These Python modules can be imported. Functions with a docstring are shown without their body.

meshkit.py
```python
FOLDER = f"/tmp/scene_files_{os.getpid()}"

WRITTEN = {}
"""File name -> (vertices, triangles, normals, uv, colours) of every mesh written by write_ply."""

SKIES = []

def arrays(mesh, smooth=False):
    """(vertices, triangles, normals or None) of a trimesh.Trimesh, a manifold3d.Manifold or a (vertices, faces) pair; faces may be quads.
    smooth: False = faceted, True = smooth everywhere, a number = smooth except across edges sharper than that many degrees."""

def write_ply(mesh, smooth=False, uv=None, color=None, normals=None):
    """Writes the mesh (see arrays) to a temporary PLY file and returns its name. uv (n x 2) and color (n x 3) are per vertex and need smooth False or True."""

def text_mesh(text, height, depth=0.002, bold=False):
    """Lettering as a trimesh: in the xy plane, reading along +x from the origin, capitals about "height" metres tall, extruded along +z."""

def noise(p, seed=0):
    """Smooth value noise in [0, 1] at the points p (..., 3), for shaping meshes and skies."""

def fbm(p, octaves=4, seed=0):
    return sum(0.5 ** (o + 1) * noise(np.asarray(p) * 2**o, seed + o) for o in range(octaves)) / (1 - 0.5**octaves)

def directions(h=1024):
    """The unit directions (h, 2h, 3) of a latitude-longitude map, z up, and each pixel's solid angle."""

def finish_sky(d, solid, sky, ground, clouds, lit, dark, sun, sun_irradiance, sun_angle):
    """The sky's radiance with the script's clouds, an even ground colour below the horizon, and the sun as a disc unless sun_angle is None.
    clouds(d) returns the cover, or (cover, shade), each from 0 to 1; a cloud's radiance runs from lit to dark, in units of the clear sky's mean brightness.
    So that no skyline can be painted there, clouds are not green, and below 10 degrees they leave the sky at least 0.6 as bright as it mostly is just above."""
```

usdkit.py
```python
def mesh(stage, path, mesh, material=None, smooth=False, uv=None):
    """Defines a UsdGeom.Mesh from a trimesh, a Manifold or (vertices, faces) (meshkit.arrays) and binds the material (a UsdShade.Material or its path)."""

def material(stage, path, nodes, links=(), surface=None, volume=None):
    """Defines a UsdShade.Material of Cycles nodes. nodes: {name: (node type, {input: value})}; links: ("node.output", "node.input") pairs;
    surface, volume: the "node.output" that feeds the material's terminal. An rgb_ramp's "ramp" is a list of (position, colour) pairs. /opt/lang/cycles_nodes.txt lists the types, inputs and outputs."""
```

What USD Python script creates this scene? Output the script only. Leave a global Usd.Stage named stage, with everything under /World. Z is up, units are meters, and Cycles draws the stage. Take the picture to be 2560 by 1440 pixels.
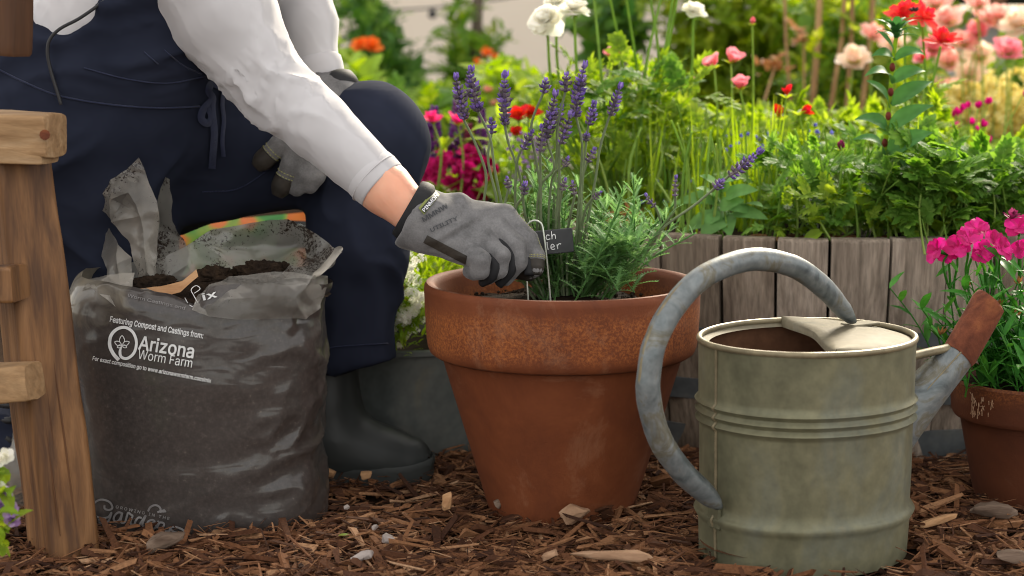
import math, random
import numpy as np, trimesh
from scipy.interpolate import LinearNDInterpolator
from scipy.spatial import Delaunay, ConvexHull
from pxr import Usd, UsdGeom, UsdLux, UsdShade, Sdf, Gf, Vt
import usdkit, meshkit

stage = Usd.Stage.CreateInMemory()
UsdGeom.SetStageUpAxis(stage, UsdGeom.Tokens.z)
UsdGeom.SetStageMetersPerUnit(stage, 1.0)
UsdGeom.Xform.Define(stage, '/World')

# ---------------------------------------------------------------- camera, sky, sun, exposure
CAM_H, FPX = 0.74, 4800.0                       # eye height; focal length in pixels of the 2560 px wide picture
TH = math.atan(720 / FPX)                       # pitch: the horizon lies on the top edge
CAM = np.array([0, 0, CAM_H])
FWD, UPV = np.array([0, math.cos(TH), -math.sin(TH)]), np.array([0, math.sin(TH), math.cos(TH)])
cam = UsdGeom.Camera.Define(stage, '/World/camera')
cam.CreateHorizontalApertureAttr(36.0)
cam.CreateVerticalApertureAttr(36.0 * 9 / 16)
cam.CreateFocalLengthAttr(36.0 * FPX / 2560)
cam.CreateFStopAttr(3.8)
cam.CreateFocusDistanceAttr(2.68)
cam.CreateExposureAttr(1.32)
cam.AddTransformOp().Set(Gf.Matrix4d(1, 0, 0, 0, *UPV.tolist(), 0, *(-FWD).tolist(), 0, *CAM.tolist(), 1))

SUN = np.array([0.30, 0.80, 0.50]); SUN /= np.linalg.norm(SUN)      # direction towards the sun
dome = UsdLux.DomeLight.Define(stage, '/World/sky')
dome.GetPrim().SetCustomDataByKey('kind', 'structure')
sky_mat = usdkit.material(stage, '/World/Looks/sky_look', {
    'sky': ('sky_texture', {'sky_type': 'single_scattering', 'sun_disc': False, 'sun_elevation': math.asin(SUN[2]), 'sun_rotation': math.atan2(SUN[0], SUN[1]),
                            'altitude': 100.0, 'air_density': 1.0, 'aerosol_density': 2.5, 'ozone_density': 1.0}),
    'cloud': ('mix', {'mix_type': 'mix', 'fac': 0.62, 'color2': (8.3, 7.8, 7.0)}),
    'bg': ('background_shader', {'strength': 0.096})},
    [('sky.color', 'cloud.color1'), ('cloud.color', 'bg.color')], surface='bg.background')
UsdShade.MaterialBindingAPI.Apply(dome.GetPrim()).Bind(sky_mat)
sun = UsdLux.DistantLight.Define(stage, '/World/sun')
sun.CreateNormalizeAttr(True); sun.CreateIntensityAttr(1.0); sun.CreateAngleAttr(22.0); sun.CreateColorAttr(Gf.Vec3f(1.0, 0.90, 0.72))
_z = SUN; _x = np.cross([0, 1, 0], _z); _x /= np.linalg.norm(_x); _y = np.cross(_z, _x)
sun.AddTransformOp().Set(Gf.Matrix4d(*_x.tolist(), 0, *_y.tolist(), 0, *_z.tolist(), 0, 0, 0, 0, 1))

# ---------------------------------------------------------------- helpers
R = random.Random(7)
NR = np.random.default_rng(7)
def A(*v): return np.array(v, float)
def unit(v):
    v = np.asarray(v, float); return v / (np.linalg.norm(v, axis=-1, keepdims=True) + 1e-12)
def P(px, py, d):
    """The point at distance d (along y) that the photograph shows at pixel (px, py)."""
    r = FWD + (px - 1280) / FPX * A(1, 0, 0) + (720 - py) / FPX * UPV
    return CAM + r * (d / r[1])
def to_px(v):
    q = np.asarray(v, float) - CAM; z = q @ FWD
    return np.stack([1280 + q[..., 0] / z * FPX, 720 - (q @ UPV) / z * FPX], -1)
def G(px, py):
    r = FWD + (px - 1280) / FPX * A(1, 0, 0) + (720 - py) / FPX * UPV
    return CAM - r * (CAM[2] / r[2])
def S(r, g, b):
    """sRGB 0-255 to linear"""
    c = np.array([r, g, b]) / 255.0
    return tuple(np.where(c < 0.04045, c / 12.92, ((c + 0.055) / 1.055) ** 2.4))

_used, BASE = {}, {}
def uniq(parent, name):
    k = (parent, name); n = _used.get(k, -1) + 1; _used[k] = n
    return f'{parent}/{name}' + (f'_{n:03d}' if n else '')
def tag(path, label=None, cat=None, group=None, kind=None):
    p = stage.GetPrimAtPath(path)
    for k, v in (('label', label), ('category', cat), ('group', group), ('kind', kind)):
        if v: p.SetCustomDataByKey(k, v)
    return path
def thing(name, label=None, cat=None, base=(0, 0, 0), group=None, kind=None):
    path = uniq('/World', name)
    x = UsdGeom.Xform.Define(stage, path); x.AddTranslateOp().Set(Gf.Vec3d(*map(float, base)))
    BASE[path] = np.asarray(base, float)
    return tag(path, label, cat, group, kind)
RND = set()
def islands(m, mat):
    """Gives every separate piece of a mesh its own random number (primvar rnd), which the leaf, petal and chip materials read."""
    if mat.GetPath().name not in RND: return
    from scipy.sparse import coo_matrix; from scipy.sparse.csgraph import connected_components
    f = np.array(m.GetFaceVertexIndicesAttr().Get()).reshape(-1, 3); n = len(m.GetPointsAttr().Get())
    k, lab = connected_components(coo_matrix((np.ones(2 * len(f)), (np.r_[f[:, 0], f[:, 1]], np.r_[f[:, 1], f[:, 2]])), shape=(n, n)), directed=False)
    val = np.random.default_rng(n).random(k)[lab].astype(np.float32)
    UsdGeom.PrimvarsAPI(m).CreatePrimvar('rnd', Sdf.ValueTypeNames.FloatArray, 'vertex').Set(Vt.FloatArray.FromNumpy(val))
def part(parent, name, mesh, mat, smooth=35, label=None, kind=None):
    """A mesh (world coordinates) as a child of the thing or part."""
    path = uniq(parent, name); b = BASE[parent]
    v, f = (mesh.V(), mesh.Fc()) if isinstance(mesh, MB) else meshkit.arrays(mesh)[:2]
    islands(usdkit.mesh(stage, path, (v - b, f), mat, smooth=smooth), mat)
    BASE[path] = b
    return tag(path, label, kind=kind)
def solo(name, mesh, mat, label=None, cat=None, base=(0, 0, 0), smooth=35, group=None, kind=None):
    """A thing that is one mesh."""
    path = uniq('/World', name)
    v, f = (mesh.V(), mesh.Fc()) if isinstance(mesh, MB) else meshkit.arrays(mesh)[:2]
    m = usdkit.mesh(stage, path, (v - np.asarray(base, float), f), mat, smooth=smooth)
    islands(m, mat); m.AddTranslateOp().Set(Gf.Vec3d(*map(float, base))); BASE[path] = np.asarray(base, float)
    return tag(path, label, cat, group, kind)

class MB:
    def __init__(s): s.v, s.f, s.n = [], [], 0
    def add(s, v, f):
        v, f = np.asarray(v, float), np.asarray(f, int)
        if f.shape[1] == 4: f = np.vstack([f[:, [0, 1, 2]], f[:, [0, 2, 3]]])
        s.v.append(v); s.f.append(f + s.n); s.n += len(v); return s
    def V(s): return np.vstack(s.v)
    def Fc(s): return np.vstack(s.f)
    def tm(s): return trimesh.Trimesh(s.V(), s.Fc(), process=False)

def gridf(nu, nv, wrap=False):
    i, j = np.meshgrid(np.arange(nu - 1), np.arange(nv if wrap else nv - 1), indexing='ij'); i, j = i.ravel(), j.ravel()
    k = (j + 1) % nv
    return np.stack([i * nv + j, i * nv + k, (i + 1) * nv + k, (i + 1) * nv + j], -1)
_gf = {}
def gf(nu, nv):
    if (nu, nv) not in _gf:
        q = gridf(nu, nv); _gf[nu, nv] = np.vstack([q[:, [0, 1, 2]], q[:, [0, 2, 3]]])
    return _gf[nu, nv]
def tube(pts, rad, n=8, cap=True, flat=None, up=None):
    """Tube along a polyline; flat scales the section's second axis."""
    p = np.asarray(pts, float); r = np.broadcast_to(np.asarray(rad, float), (len(p),))
    t = unit(np.gradient(p, axis=0))
    u = np.asarray(up if up is not None else (A(0, 0, 1) if abs(t[0][2]) < .8 else A(0, 1, 0)), float)
    a = np.zeros_like(p); a[0] = unit(np.cross(t[0], u))
    for i in range(1, len(p)): a[i] = unit(a[i - 1] - t[i] * (a[i - 1] @ t[i]))
    b = np.cross(t, a); th = np.arange(n) * 2 * np.pi / n
    fl = 1.0 if flat is None else np.broadcast_to(np.asarray(flat, float), (len(p),))[:, None, None]
    v = p[:, None] + r[:, None, None] * (np.cos(th)[None, :, None] * a[:, None] + fl * np.sin(th)[None, :, None] * b[:, None])
    f = gridf(len(p), n, True); v = v.reshape(-1, 3)
    f = np.vstack([f[:, [0, 1, 2]], f[:, [0, 2, 3]]])
    if cap:
        m = len(v); v = np.vstack([v, p[:1], p[-1:]]); j = np.arange(n); k = (j + 1) % n; o = (len(p) - 1) * n
        f = np.vstack([f, np.stack([np.full(n, m), k, j], 1), np.stack([np.full(n, m + 1), o + j, o + k], 1)])
    return v, f
def spline(pts, n=24):
    """Catmull-Rom through the points (any width of rows)."""
    p = np.asarray(pts, float); p = np.vstack([2 * p[0] - p[1], p, 2 * p[-1] - p[-2]])
    t = np.linspace(0, len(p) - 3 - 1e-9, n); i = t.astype(int); t = (t - i)[:, None]
    a, b, c, d = p[i], p[i + 1], p[i + 2], p[i + 3]
    return .5 * (2 * b + (c - a) * t + (2 * a - 5 * b + 4 * c - d) * t ** 2 + (3 * b - 3 * c + d - a) * t ** 3)
def lathe(prof, n=96, center=(0, 0, 0)):
    pr = np.asarray(prof, float); th = np.arange(n) * 2 * np.pi / n
    v = np.stack([pr[:, None, 0] * np.cos(th), pr[:, None, 0] * np.sin(th), np.repeat(pr[:, 1:2], n, 1)], -1).reshape(-1, 3) + center
    f = gridf(len(pr), n, True)
    return v, np.vstack([f[:, [0, 1, 2]], f[:, [0, 2, 3]]])
def frame(pos, d, up=(0, 0, 1)):
    d = unit(d); s = np.cross(up, d)
    if np.linalg.norm(s) < 1e-4: s = np.cross((0, 1, .01), d)
    s = unit(s); return np.asarray(pos, float), np.stack([d, s, np.cross(d, s)])
def put(v, fr): return np.asarray(v) @ fr[1] + fr[0]
_prof = {'lance': lambda u: np.sin(np.pi * u ** .7) ** .9, 'ovate': lambda u: np.sin(np.pi * u ** .55) ** .75, 'blade': lambda u: (1 - u ** 2.5) * np.minimum(1, .45 + 3 * u),
         'petal': lambda u: np.minimum(1, .25 + 1.4 * u) * np.sqrt(np.maximum(0, 1 - np.maximum(0, (u - .55) / .45) ** 2.2)), 'lobe': lambda u: np.sin(np.pi * u ** .9) ** .7}
def leaf(L, W, nu=6, nv=3, prof='lance', fold=.25, droop=.6, a0=0.0, wave=0.0, cup=0.0, ragged=0.0):
    """A leaf or petal along +x, normal +z. fold: raised margins; droop: bend downwards (radians); cup: across."""
    u = np.linspace(0, 1, nu); v = np.linspace(-1, 1, nv)
    ang = a0 - droop * u; c, s = np.cos(ang), np.sin(ang); du = L / (nu - 1)
    x = np.concatenate([[0], np.cumsum((c[1:] + c[:-1]) / 2 * du)]); z = np.concatenate([[0], np.cumsum((s[1:] + s[:-1]) / 2 * du)])
    w = W / 2 * _prof[prof](np.clip(u, .02, .985))
    if ragged: w = w * (1 + ragged * np.array([R.uniform(-1, 1) for _ in u]))
    y = w[:, None] * v[None]; h = fold * w[:, None] * np.abs(v)[None] + cup * w[:, None] * (v ** 2)[None]
    if wave: h = h + wave * W * np.sin(u * 11 + R.uniform(0, 6))[:, None] * v[None]
    X = x[:, None] - s[:, None] * h; Z = z[:, None] + c[:, None] * h
    if ragged: X = X + (np.array([R.uniform(-1, 1) for _ in v]) * ragged * L * .35)[None] * (u ** 4)[:, None]
    return np.stack([X, y, Z], -1).reshape(-1, 3), gf(nu, nv)
def blob(center, r, sub=2, seed=0, amp=.2, freq=1.5, scale=(1, 1, 1)):
    m = trimesh.creation.icosphere(sub); v = np.array(m.vertices)
    k = 1 + amp * 2 * (meshkit.fbm(v * freq + seed * 3.7, 3, seed) - .5)
    return v * k[:, None] * np.asarray(scale) * r + center, np.array(m.faces)
def rounded_box(sx, sy, sz, b=.006, n=1):
    """A box with chamfered edges about the origin."""
    pts = []
    for x in (-1, 1):
        for y in (-1, 1):
            for z in (-1, 1):
                pts += [(x * sx / 2, y * (sy / 2 - b), z * (sz / 2 - b)), (x * (sx / 2 - b), y * sy / 2, z * (sz / 2 - b)), (x * (sx / 2 - b), y * (sy / 2 - b), z * sz / 2)]
    m = trimesh.convex.convex_hull(np.array(pts)); return np.array(m.vertices), np.array(m.faces)

def surface_nets(fn, lo, hi, h):
    lo, hi = np.asarray(lo, float), np.asarray(hi, float)
    n = np.ceil((hi - lo) / h).astype(int) + 1
    g = np.stack(np.meshgrid(*[lo[k] + h * np.arange(n[k]) for k in range(3)], indexing='ij'), -1)
    V = fn(g.reshape(-1, 3)).reshape(n); Sg = V < 0
    acc, cnt = np.zeros((*(n - 1), 3)), np.zeros(n - 1)
    for ax in range(3):
        o = [k for k in range(3) if k != ax]
        for d1 in (0, 1):
            for d2 in (0, 1):
                sl = [None] * 3; sl[o[0]] = slice(d1, n[o[0]] - 1 + d1); sl[o[1]] = slice(d2, n[o[1]] - 1 + d2)
                sa, sb = list(sl), list(sl); sa[ax] = slice(0, n[ax] - 1); sb[ax] = slice(1, n[ax])
                a, b = V[tuple(sa)], V[tuple(sb)]; c = (a < 0) != (b < 0)
                t = np.where(c, a / np.where(c, a - b, 1), 0)
                acc[..., ax] += np.where(c, t, 0); acc[..., o[0]] += c * d1; acc[..., o[1]] += c * d2; cnt += c
    m = cnt > 0; idx = -np.ones(n - 1, int); idx[m] = np.arange(m.sum())
    verts = lo + h * (np.argwhere(m) + acc[m] / cnt[m][:, None])
    F = []
    for ax in range(3):
        o1, o2 = (ax + 1) % 3, (ax + 2) % 3
        sa = [slice(1, n[k] - 1) for k in range(3)]; sb = list(sa); sa[ax] = slice(0, n[ax] - 1); sb[ax] = slice(1, n[ax])
        a, b = Sg[tuple(sa)], Sg[tuple(sb)]; e = np.argwhere(a != b); e = e + np.array([0 if k == ax else 1 for k in range(3)])
        inside = Sg[tuple(e.T)]
        q = []
        for d1, d2 in ((0, 0), (1, 0), (1, 1), (0, 1)):
            c = e.copy(); c[:, o1] -= 1 - d1; c[:, o2] -= 1 - d2; q.append(idx[tuple(c.T)])
        q = np.stack(q, 1); q[~inside] = q[~inside][:, ::-1]
        F.append(q)
    F = np.vstack(F); F = F[(F >= 0).all(1)]
    return verts, np.vstack([F[:, [0, 1, 2]], F[:, [0, 2, 3]]])
def seg(p, a, b, ra, rb):
    ab = b - a; t = np.clip(((p - a) @ ab) / (ab @ ab), 0, 1)
    return np.linalg.norm(p - a - t[:, None] * ab, axis=1) - (ra + (rb - ra) * t)
def smin(a, b, k):
    h = np.clip(.5 + .5 * (b - a) / k, 0, 1); return b + (a - b) * h - k * h * (1 - h)
def chain(p, pts, k=.02):
    d = None
    for (a, ra), (b, rb) in zip(pts[:-1], pts[1:]):
        e = seg(p, a, b, ra, rb); d = e if d is None else smin(d, e, k)
    return d
def vnormals(v, f):
    n = np.zeros_like(v); c = np.cross(v[f[:, 1]] - v[f[:, 0]], v[f[:, 2]] - v[f[:, 0]])
    for k in range(3): np.add.at(n, f[:, k], c)
    return unit(n)
def push(m, fn):
    v, f = m; return v + vnormals(v, f) * fn(v)[:, None], f
def taubin(m, it=8):
    from scipy.sparse import coo_matrix, diags
    v, f = m; e = np.vstack([f[:, [0, 1]], f[:, [1, 2]], f[:, [2, 0]]]); e = np.vstack([e, e[:, ::-1]])
    W = coo_matrix((np.ones(len(e)), (e[:, 0], e[:, 1])), shape=(len(v),) * 2).tocsr(); W.data[:] = 1; W = diags(1 / np.maximum(1, np.asarray(W.sum(1)).ravel())) @ W
    for k in range(it * 2): v = v + (W @ v - v) * (.5 if k % 2 == 0 else -.51)
    return v, f
def folds(v, d, freq, seed, sharp=3.0, stretch=.15, warp=.35):
    """Cloth folds that run along the direction d: 0..1, sharp crests."""
    d = unit(d); q = v - np.outer(v @ d, d) * (1 - stretch)
    q = q + warp * (meshkit.fbm(v * freq * .5 + 9.1, 2, seed + 5)[:, None] - .5) / freq * 4
    return (1 - np.abs(2 * meshkit.fbm(q * freq, 2, seed) - 1)) ** sharp

class Front:
    """The side of a mesh that faces the camera, as a depth over the picture plane: lays flat prints and seams on a surface."""
    def __init__(s, v, f, box=None):
        n = vnormals(v, f); m = ((CAM - v) * n).sum(1) > 0
        q = to_px(v)
        if box: m &= (q[:, 0] > box[0]) & (q[:, 0] < box[2]) & (q[:, 1] > box[1]) & (q[:, 1] < box[3])
        c = np.round(q[m] / 6).astype(int); dd = np.linalg.norm(v[m] - CAM, axis=1)
        o = np.argsort(dd); _, first = np.unique(c[o], axis=0, return_index=True); k = o[first]
        nb = trimesh.grouping.group_rows(c) if False else None
        qq, d2 = q[m][k], dd[k]
        from scipy.spatial import cKDTree
        t = cKDTree(qq); near = t.query(qq, 6)[1]; keep = d2 < np.median(d2[near], 1) + .02
        s.d = LinearNDInterpolator(qq[keep], d2[keep]); s.alt = cKDTree(qq[keep]); s.dv = d2[keep]
    def __call__(s, pts, lift=.0015):
        pts = np.asarray(pts, float); d = s.d(pts); bad = np.isnan(d); 
        if bad.any(): d[bad] = s.dv[s.alt.query(pts[bad])[1]]
        r = unit(FWD + ((pts[:, :1] - 1280) / FPX) * A(1, 0, 0) + ((720 - pts[:, 1:2]) / FPX) * UPV)
        return CAM + r * (d - lift)[:, None]
def print_text(text, at, along, height, italic=0.0, maxlen=None, bold=False, step=9):
    """Lettering as flat triangles in picture coordinates: starts at 'at', baseline runs towards 'along', capitals 'height' high."""
    m = meshkit.text_mesh(text, 1.0, .01, bold); v, f = np.array(m.vertices), np.array(m.faces)
    top = v[f][:, :, 2].min(1) > .005; m = trimesh.Trimesh(v, f[top], process=False); m.remove_unreferenced_vertices()
    a, b = A(*at), A(*along); L = np.linalg.norm(b - a); u = (b - a) / L; w = A(u[1], -u[0])
    x = np.array(m.vertices); k = L / x[:, 0].max() if maxlen is None else maxlen
    p = np.stack([x[:, 0] * k + x[:, 1] * height * italic, x[:, 1] * height], 1)
    vv, ff = trimesh.remesh.subdivide_to_size(np.column_stack([p, np.zeros(len(p))]), np.array(m.faces), step)
    return a + vv[:, :1] * u + vv[:, 1:2] * w, ff
def print_stroke(pts, width, n=40):
    p = spline(pts, n); t = unit(np.gradient(p, axis=0)); w = np.stack([-t[:, 1], t[:, 0]], 1) * np.broadcast_to(np.asarray(width, float) / 2, (n,))[:, None]
    v = np.stack([p - w, p + w], 1).reshape(-1, 2); return v, gf(n, 2)

# ---------------------------------------------------------------- materials
LOOK = {}
def mat(name, nodes, links, surface='p.BSDF'):
    LOOK[name] = usdkit.material(stage, f'/World/Looks/{name}', nodes, links, surface=surface); return LOOK[name]
def two_tone(name, stops, scale=6.0, detail=5, rough=.7, bump=0.0, bscale=80.0, stretch=(1, 1, 1), distortion=0.0, metallic=0.0, spec=.4, rough2=None, sheen=0.0, coat=0.0, bdist=.002, bstretch=(1, 1, 1), sss=0.0, fine=0.0):
    n = {'tc': ('texture_coordinate', {}), 'mp': ('mapping', {'scale': stretch}), 'n': ('noise_texture', {'scale': scale, 'detail': detail, 'roughness': .6, 'distortion': distortion}),
         'r': ('rgb_ramp', {'ramp': stops}), 'mb': ('mapping', {'scale': bstretch}), 'nb': ('noise_texture', {'scale': bscale, 'detail': 4, 'roughness': .6}), 'b': ('bump', {'strength': bump, 'distance': bdist}),
         'p': ('principled_bsdf', {'roughness': rough, 'metallic': metallic, 'specular_ior_level': spec, 'sheen_weight': sheen, 'sheen_roughness': .4, 'coat_weight': coat, 'coat_roughness': .2, 'subsurface_weight': sss, 'subsurface_scale': .01})}
    l = [('tc.object', 'mp.vector'), ('mp.vector', 'n.vector'), ('n.fac', 'r.fac'), ('r.color', 'p.base_color')]
    if fine:
        n['fm'] = ('mix', {'mix_type': 'overlay', 'fac': fine}); l[-1] = ('r.color', 'fm.color1'); l += [('nb.fac', 'fm.color2'), ('fm.color', 'p.base_color'), ('tc.object', 'mb.vector'), ('mb.vector', 'nb.vector')]
    if bump:
        l += [('tc.object', 'mb.vector'), ('mb.vector', 'nb.vector'), ('nb.fac', 'b.height'), ('b.normal', 'p.normal')]
    if rough2 is not None:
        n['rr'] = ('map_range', {'from_min': .35, 'from_max': .65, 'to_min': rough, 'to_max': rough2}); l += [('n.fac', 'rr.value'), ('rr.result', 'p.roughness')]
    return mat(name, n, l)
def leafy(name, stops, trans=.35, rough=.55, spec=.18, vein=0.0, scale=60.0):
    stops = [(q, tuple(min(.9, x * 1.12) for x in c)) for q, c in stops] if name.startswith(('leaf', 'stem')) else stops
    RND.add(name); n = {'g': ('attribute', {'attribute': 'rnd'}), 'r': ('rgb_ramp', {'ramp': stops}), 'tc': ('texture_coordinate', {}), 'nz': ('noise_texture', {'scale': scale, 'detail': 3}), 'm': ('mix', {'mix_type': 'overlay', 'fac': .35}),
         'h': ('hsv', {'hue': .485, 'saturation': 1.1, 'value': 1.7}), 'p': ('principled_bsdf', {'roughness': rough, 'specular_ior_level': spec}), 't': ('translucent_bsdf', {}), 'x': ('mix_closure', {'fac': trans})}
    l = [('g.fac', 'r.fac'), ('r.color', 'm.color1'), ('tc.object', 'nz.vector'), ('nz.fac', 'm.color2'), ('m.color', 'p.base_color'), ('m.color', 'h.color'), ('h.color', 't.color'), ('p.BSDF', 'x.closure1'), ('t.BSDF', 'x.closure2')]
    return mat(name, n, l, 'x.closure')
def petal(name, stops, trans=.3): return leafy(name, stops, trans, .6, .2, scale=120.0)

# terracotta: the rim keeps a mottled orange bloom in a band of its own height
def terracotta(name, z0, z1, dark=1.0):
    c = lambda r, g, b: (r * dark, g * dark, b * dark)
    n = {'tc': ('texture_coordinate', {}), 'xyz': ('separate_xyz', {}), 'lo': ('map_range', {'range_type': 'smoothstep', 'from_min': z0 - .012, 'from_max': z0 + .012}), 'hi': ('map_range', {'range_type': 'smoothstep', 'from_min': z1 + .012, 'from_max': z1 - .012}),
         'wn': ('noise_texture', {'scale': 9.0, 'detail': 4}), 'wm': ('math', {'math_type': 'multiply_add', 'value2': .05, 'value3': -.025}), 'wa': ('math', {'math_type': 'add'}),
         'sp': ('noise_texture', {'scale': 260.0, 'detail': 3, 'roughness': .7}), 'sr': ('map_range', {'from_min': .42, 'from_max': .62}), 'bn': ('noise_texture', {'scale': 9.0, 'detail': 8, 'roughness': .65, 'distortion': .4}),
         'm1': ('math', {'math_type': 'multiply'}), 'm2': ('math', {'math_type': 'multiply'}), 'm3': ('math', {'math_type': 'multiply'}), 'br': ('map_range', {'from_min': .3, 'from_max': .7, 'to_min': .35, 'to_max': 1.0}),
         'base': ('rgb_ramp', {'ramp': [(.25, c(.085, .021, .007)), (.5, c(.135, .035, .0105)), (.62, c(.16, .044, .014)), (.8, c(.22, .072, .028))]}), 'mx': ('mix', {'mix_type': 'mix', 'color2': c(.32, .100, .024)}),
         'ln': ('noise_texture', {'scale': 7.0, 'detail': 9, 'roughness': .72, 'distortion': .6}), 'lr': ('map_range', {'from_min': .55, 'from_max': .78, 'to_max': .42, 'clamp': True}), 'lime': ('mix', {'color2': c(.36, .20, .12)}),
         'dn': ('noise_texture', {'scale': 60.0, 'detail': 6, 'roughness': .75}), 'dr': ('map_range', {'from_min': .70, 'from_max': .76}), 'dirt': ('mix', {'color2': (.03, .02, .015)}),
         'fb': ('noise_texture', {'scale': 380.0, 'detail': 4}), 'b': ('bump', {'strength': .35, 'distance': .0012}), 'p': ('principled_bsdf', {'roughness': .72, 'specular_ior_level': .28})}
    l = [('tc.object', 'xyz.vector'), ('tc.object', 'wn.vector'), ('wn.fac', 'wm.value1'), ('wm.value', 'wa.value1'), ('xyz.z', 'wa.value2'), ('wa.value', 'lo.value'), ('wa.value', 'hi.value'), ('tc.object', 'sp.vector'), ('sp.fac', 'sr.value'),
         ('tc.object', 'bn.vector'), ('bn.fac', 'base.fac'), ('bn.fac', 'br.value'), ('lo.result', 'm1.value1'), ('hi.result', 'm1.value2'), ('m1.value', 'm2.value1'), ('sr.result', 'm2.value2'), ('m2.value', 'm3.value1'), ('br.result', 'm3.value2'),
         ('base.color', 'mx.color1'), ('m3.value', 'mx.fac'), ('tc.object', 'dn.vector'), ('dn.fac', 'dr.value'), ('dr.result', 'dirt.fac'), ('mx.color', 'lime.color1'), ('tc.object', 'ln.vector'), ('ln.fac', 'lr.value'), ('lr.result', 'lime.fac'), ('lime.color', 'dirt.color1'), ('dirt.color', 'p.base_color'), ('tc.object', 'fb.vector'), ('fb.fac', 'b.height'), ('b.normal', 'p.normal')]
    mat(name, n, l)
terracotta('terracotta', .250, .312)
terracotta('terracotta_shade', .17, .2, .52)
two_tone('soil', [(.3, (.012, .008, .006)), (.6, (.03, .019, .012)), (.8, (.06, .035, .02))], 60, rough=.95, bump=.9, bscale=160, bdist=.006, spec=.1)
two_tone('mulch_bed', [(.3, (.018, .010, .006)), (.6, (.045, .024, .013)), (.8, (.085, .045, .022))], 40, rough=.95, bump=.8, bscale=120, bdist=.006, spec=.1)
RND.add('mulch_chip'); mat('mulch_chip', {'g': ('attribute', {'attribute': 'rnd'}), 'r': ('rgb_ramp', {'ramp': [(0, (.028, .011, .006)), (.3, (.080, .031, .014)), (.55, (.145, .060, .026)), (.8, (.21, .096, .043)), (.95, (.29, .15, .075)), (1, (.40, .24, .14))]}), 'tc': ('texture_coordinate', {}),
     'n': ('noise_texture', {'scale': 220.0, 'detail': 4}), 'm': ('mix', {'mix_type': 'overlay', 'fac': .6}), 'b': ('bump', {'strength': .5, 'distance': .002}), 'p': ('principled_bsdf', {'roughness': .85, 'specular_ior_level': .2})},
    [('g.fac', 'r.fac'), ('r.color', 'm.color1'), ('tc.object', 'n.vector'), ('n.fac', 'm.color2'), ('m.color', 'p.base_color'), ('n.fac', 'b.height'), ('b.normal', 'p.normal')])
two_tone('pale_chunk', [(.3, (.19, .105, .06)), (.5, (.34, .205, .125)), (.7, (.46, .31, .205))], 30, stretch=(.4, 1, 1), rough=.9, bump=.7, bscale=140, bstretch=(.25, 1, 1), bdist=.003, spec=.15)
two_tone('grey_chunk', [(.3, (.075, .048, .034)), (.5, (.19, .135, .10)), (.7, (.31, .235, .185))], 40, stretch=(.15, 1, 1), rough=.9, bump=.8, bscale=130, bstretch=(.2, 1, 1), bdist=.003, spec=.15)
two_tone('pebble', [(.3, (.20, .16, .145)), (.6, (.34, .29, .265))], 40, rough=.6, bump=.2, bscale=200)
two_tone('chip_tan', [(.3, (.30, .15, .065)), (.6, (.52, .30, .15))], 40, stretch=(.3, 1, 1), rough=.8, bump=.4, bscale=160)
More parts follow.
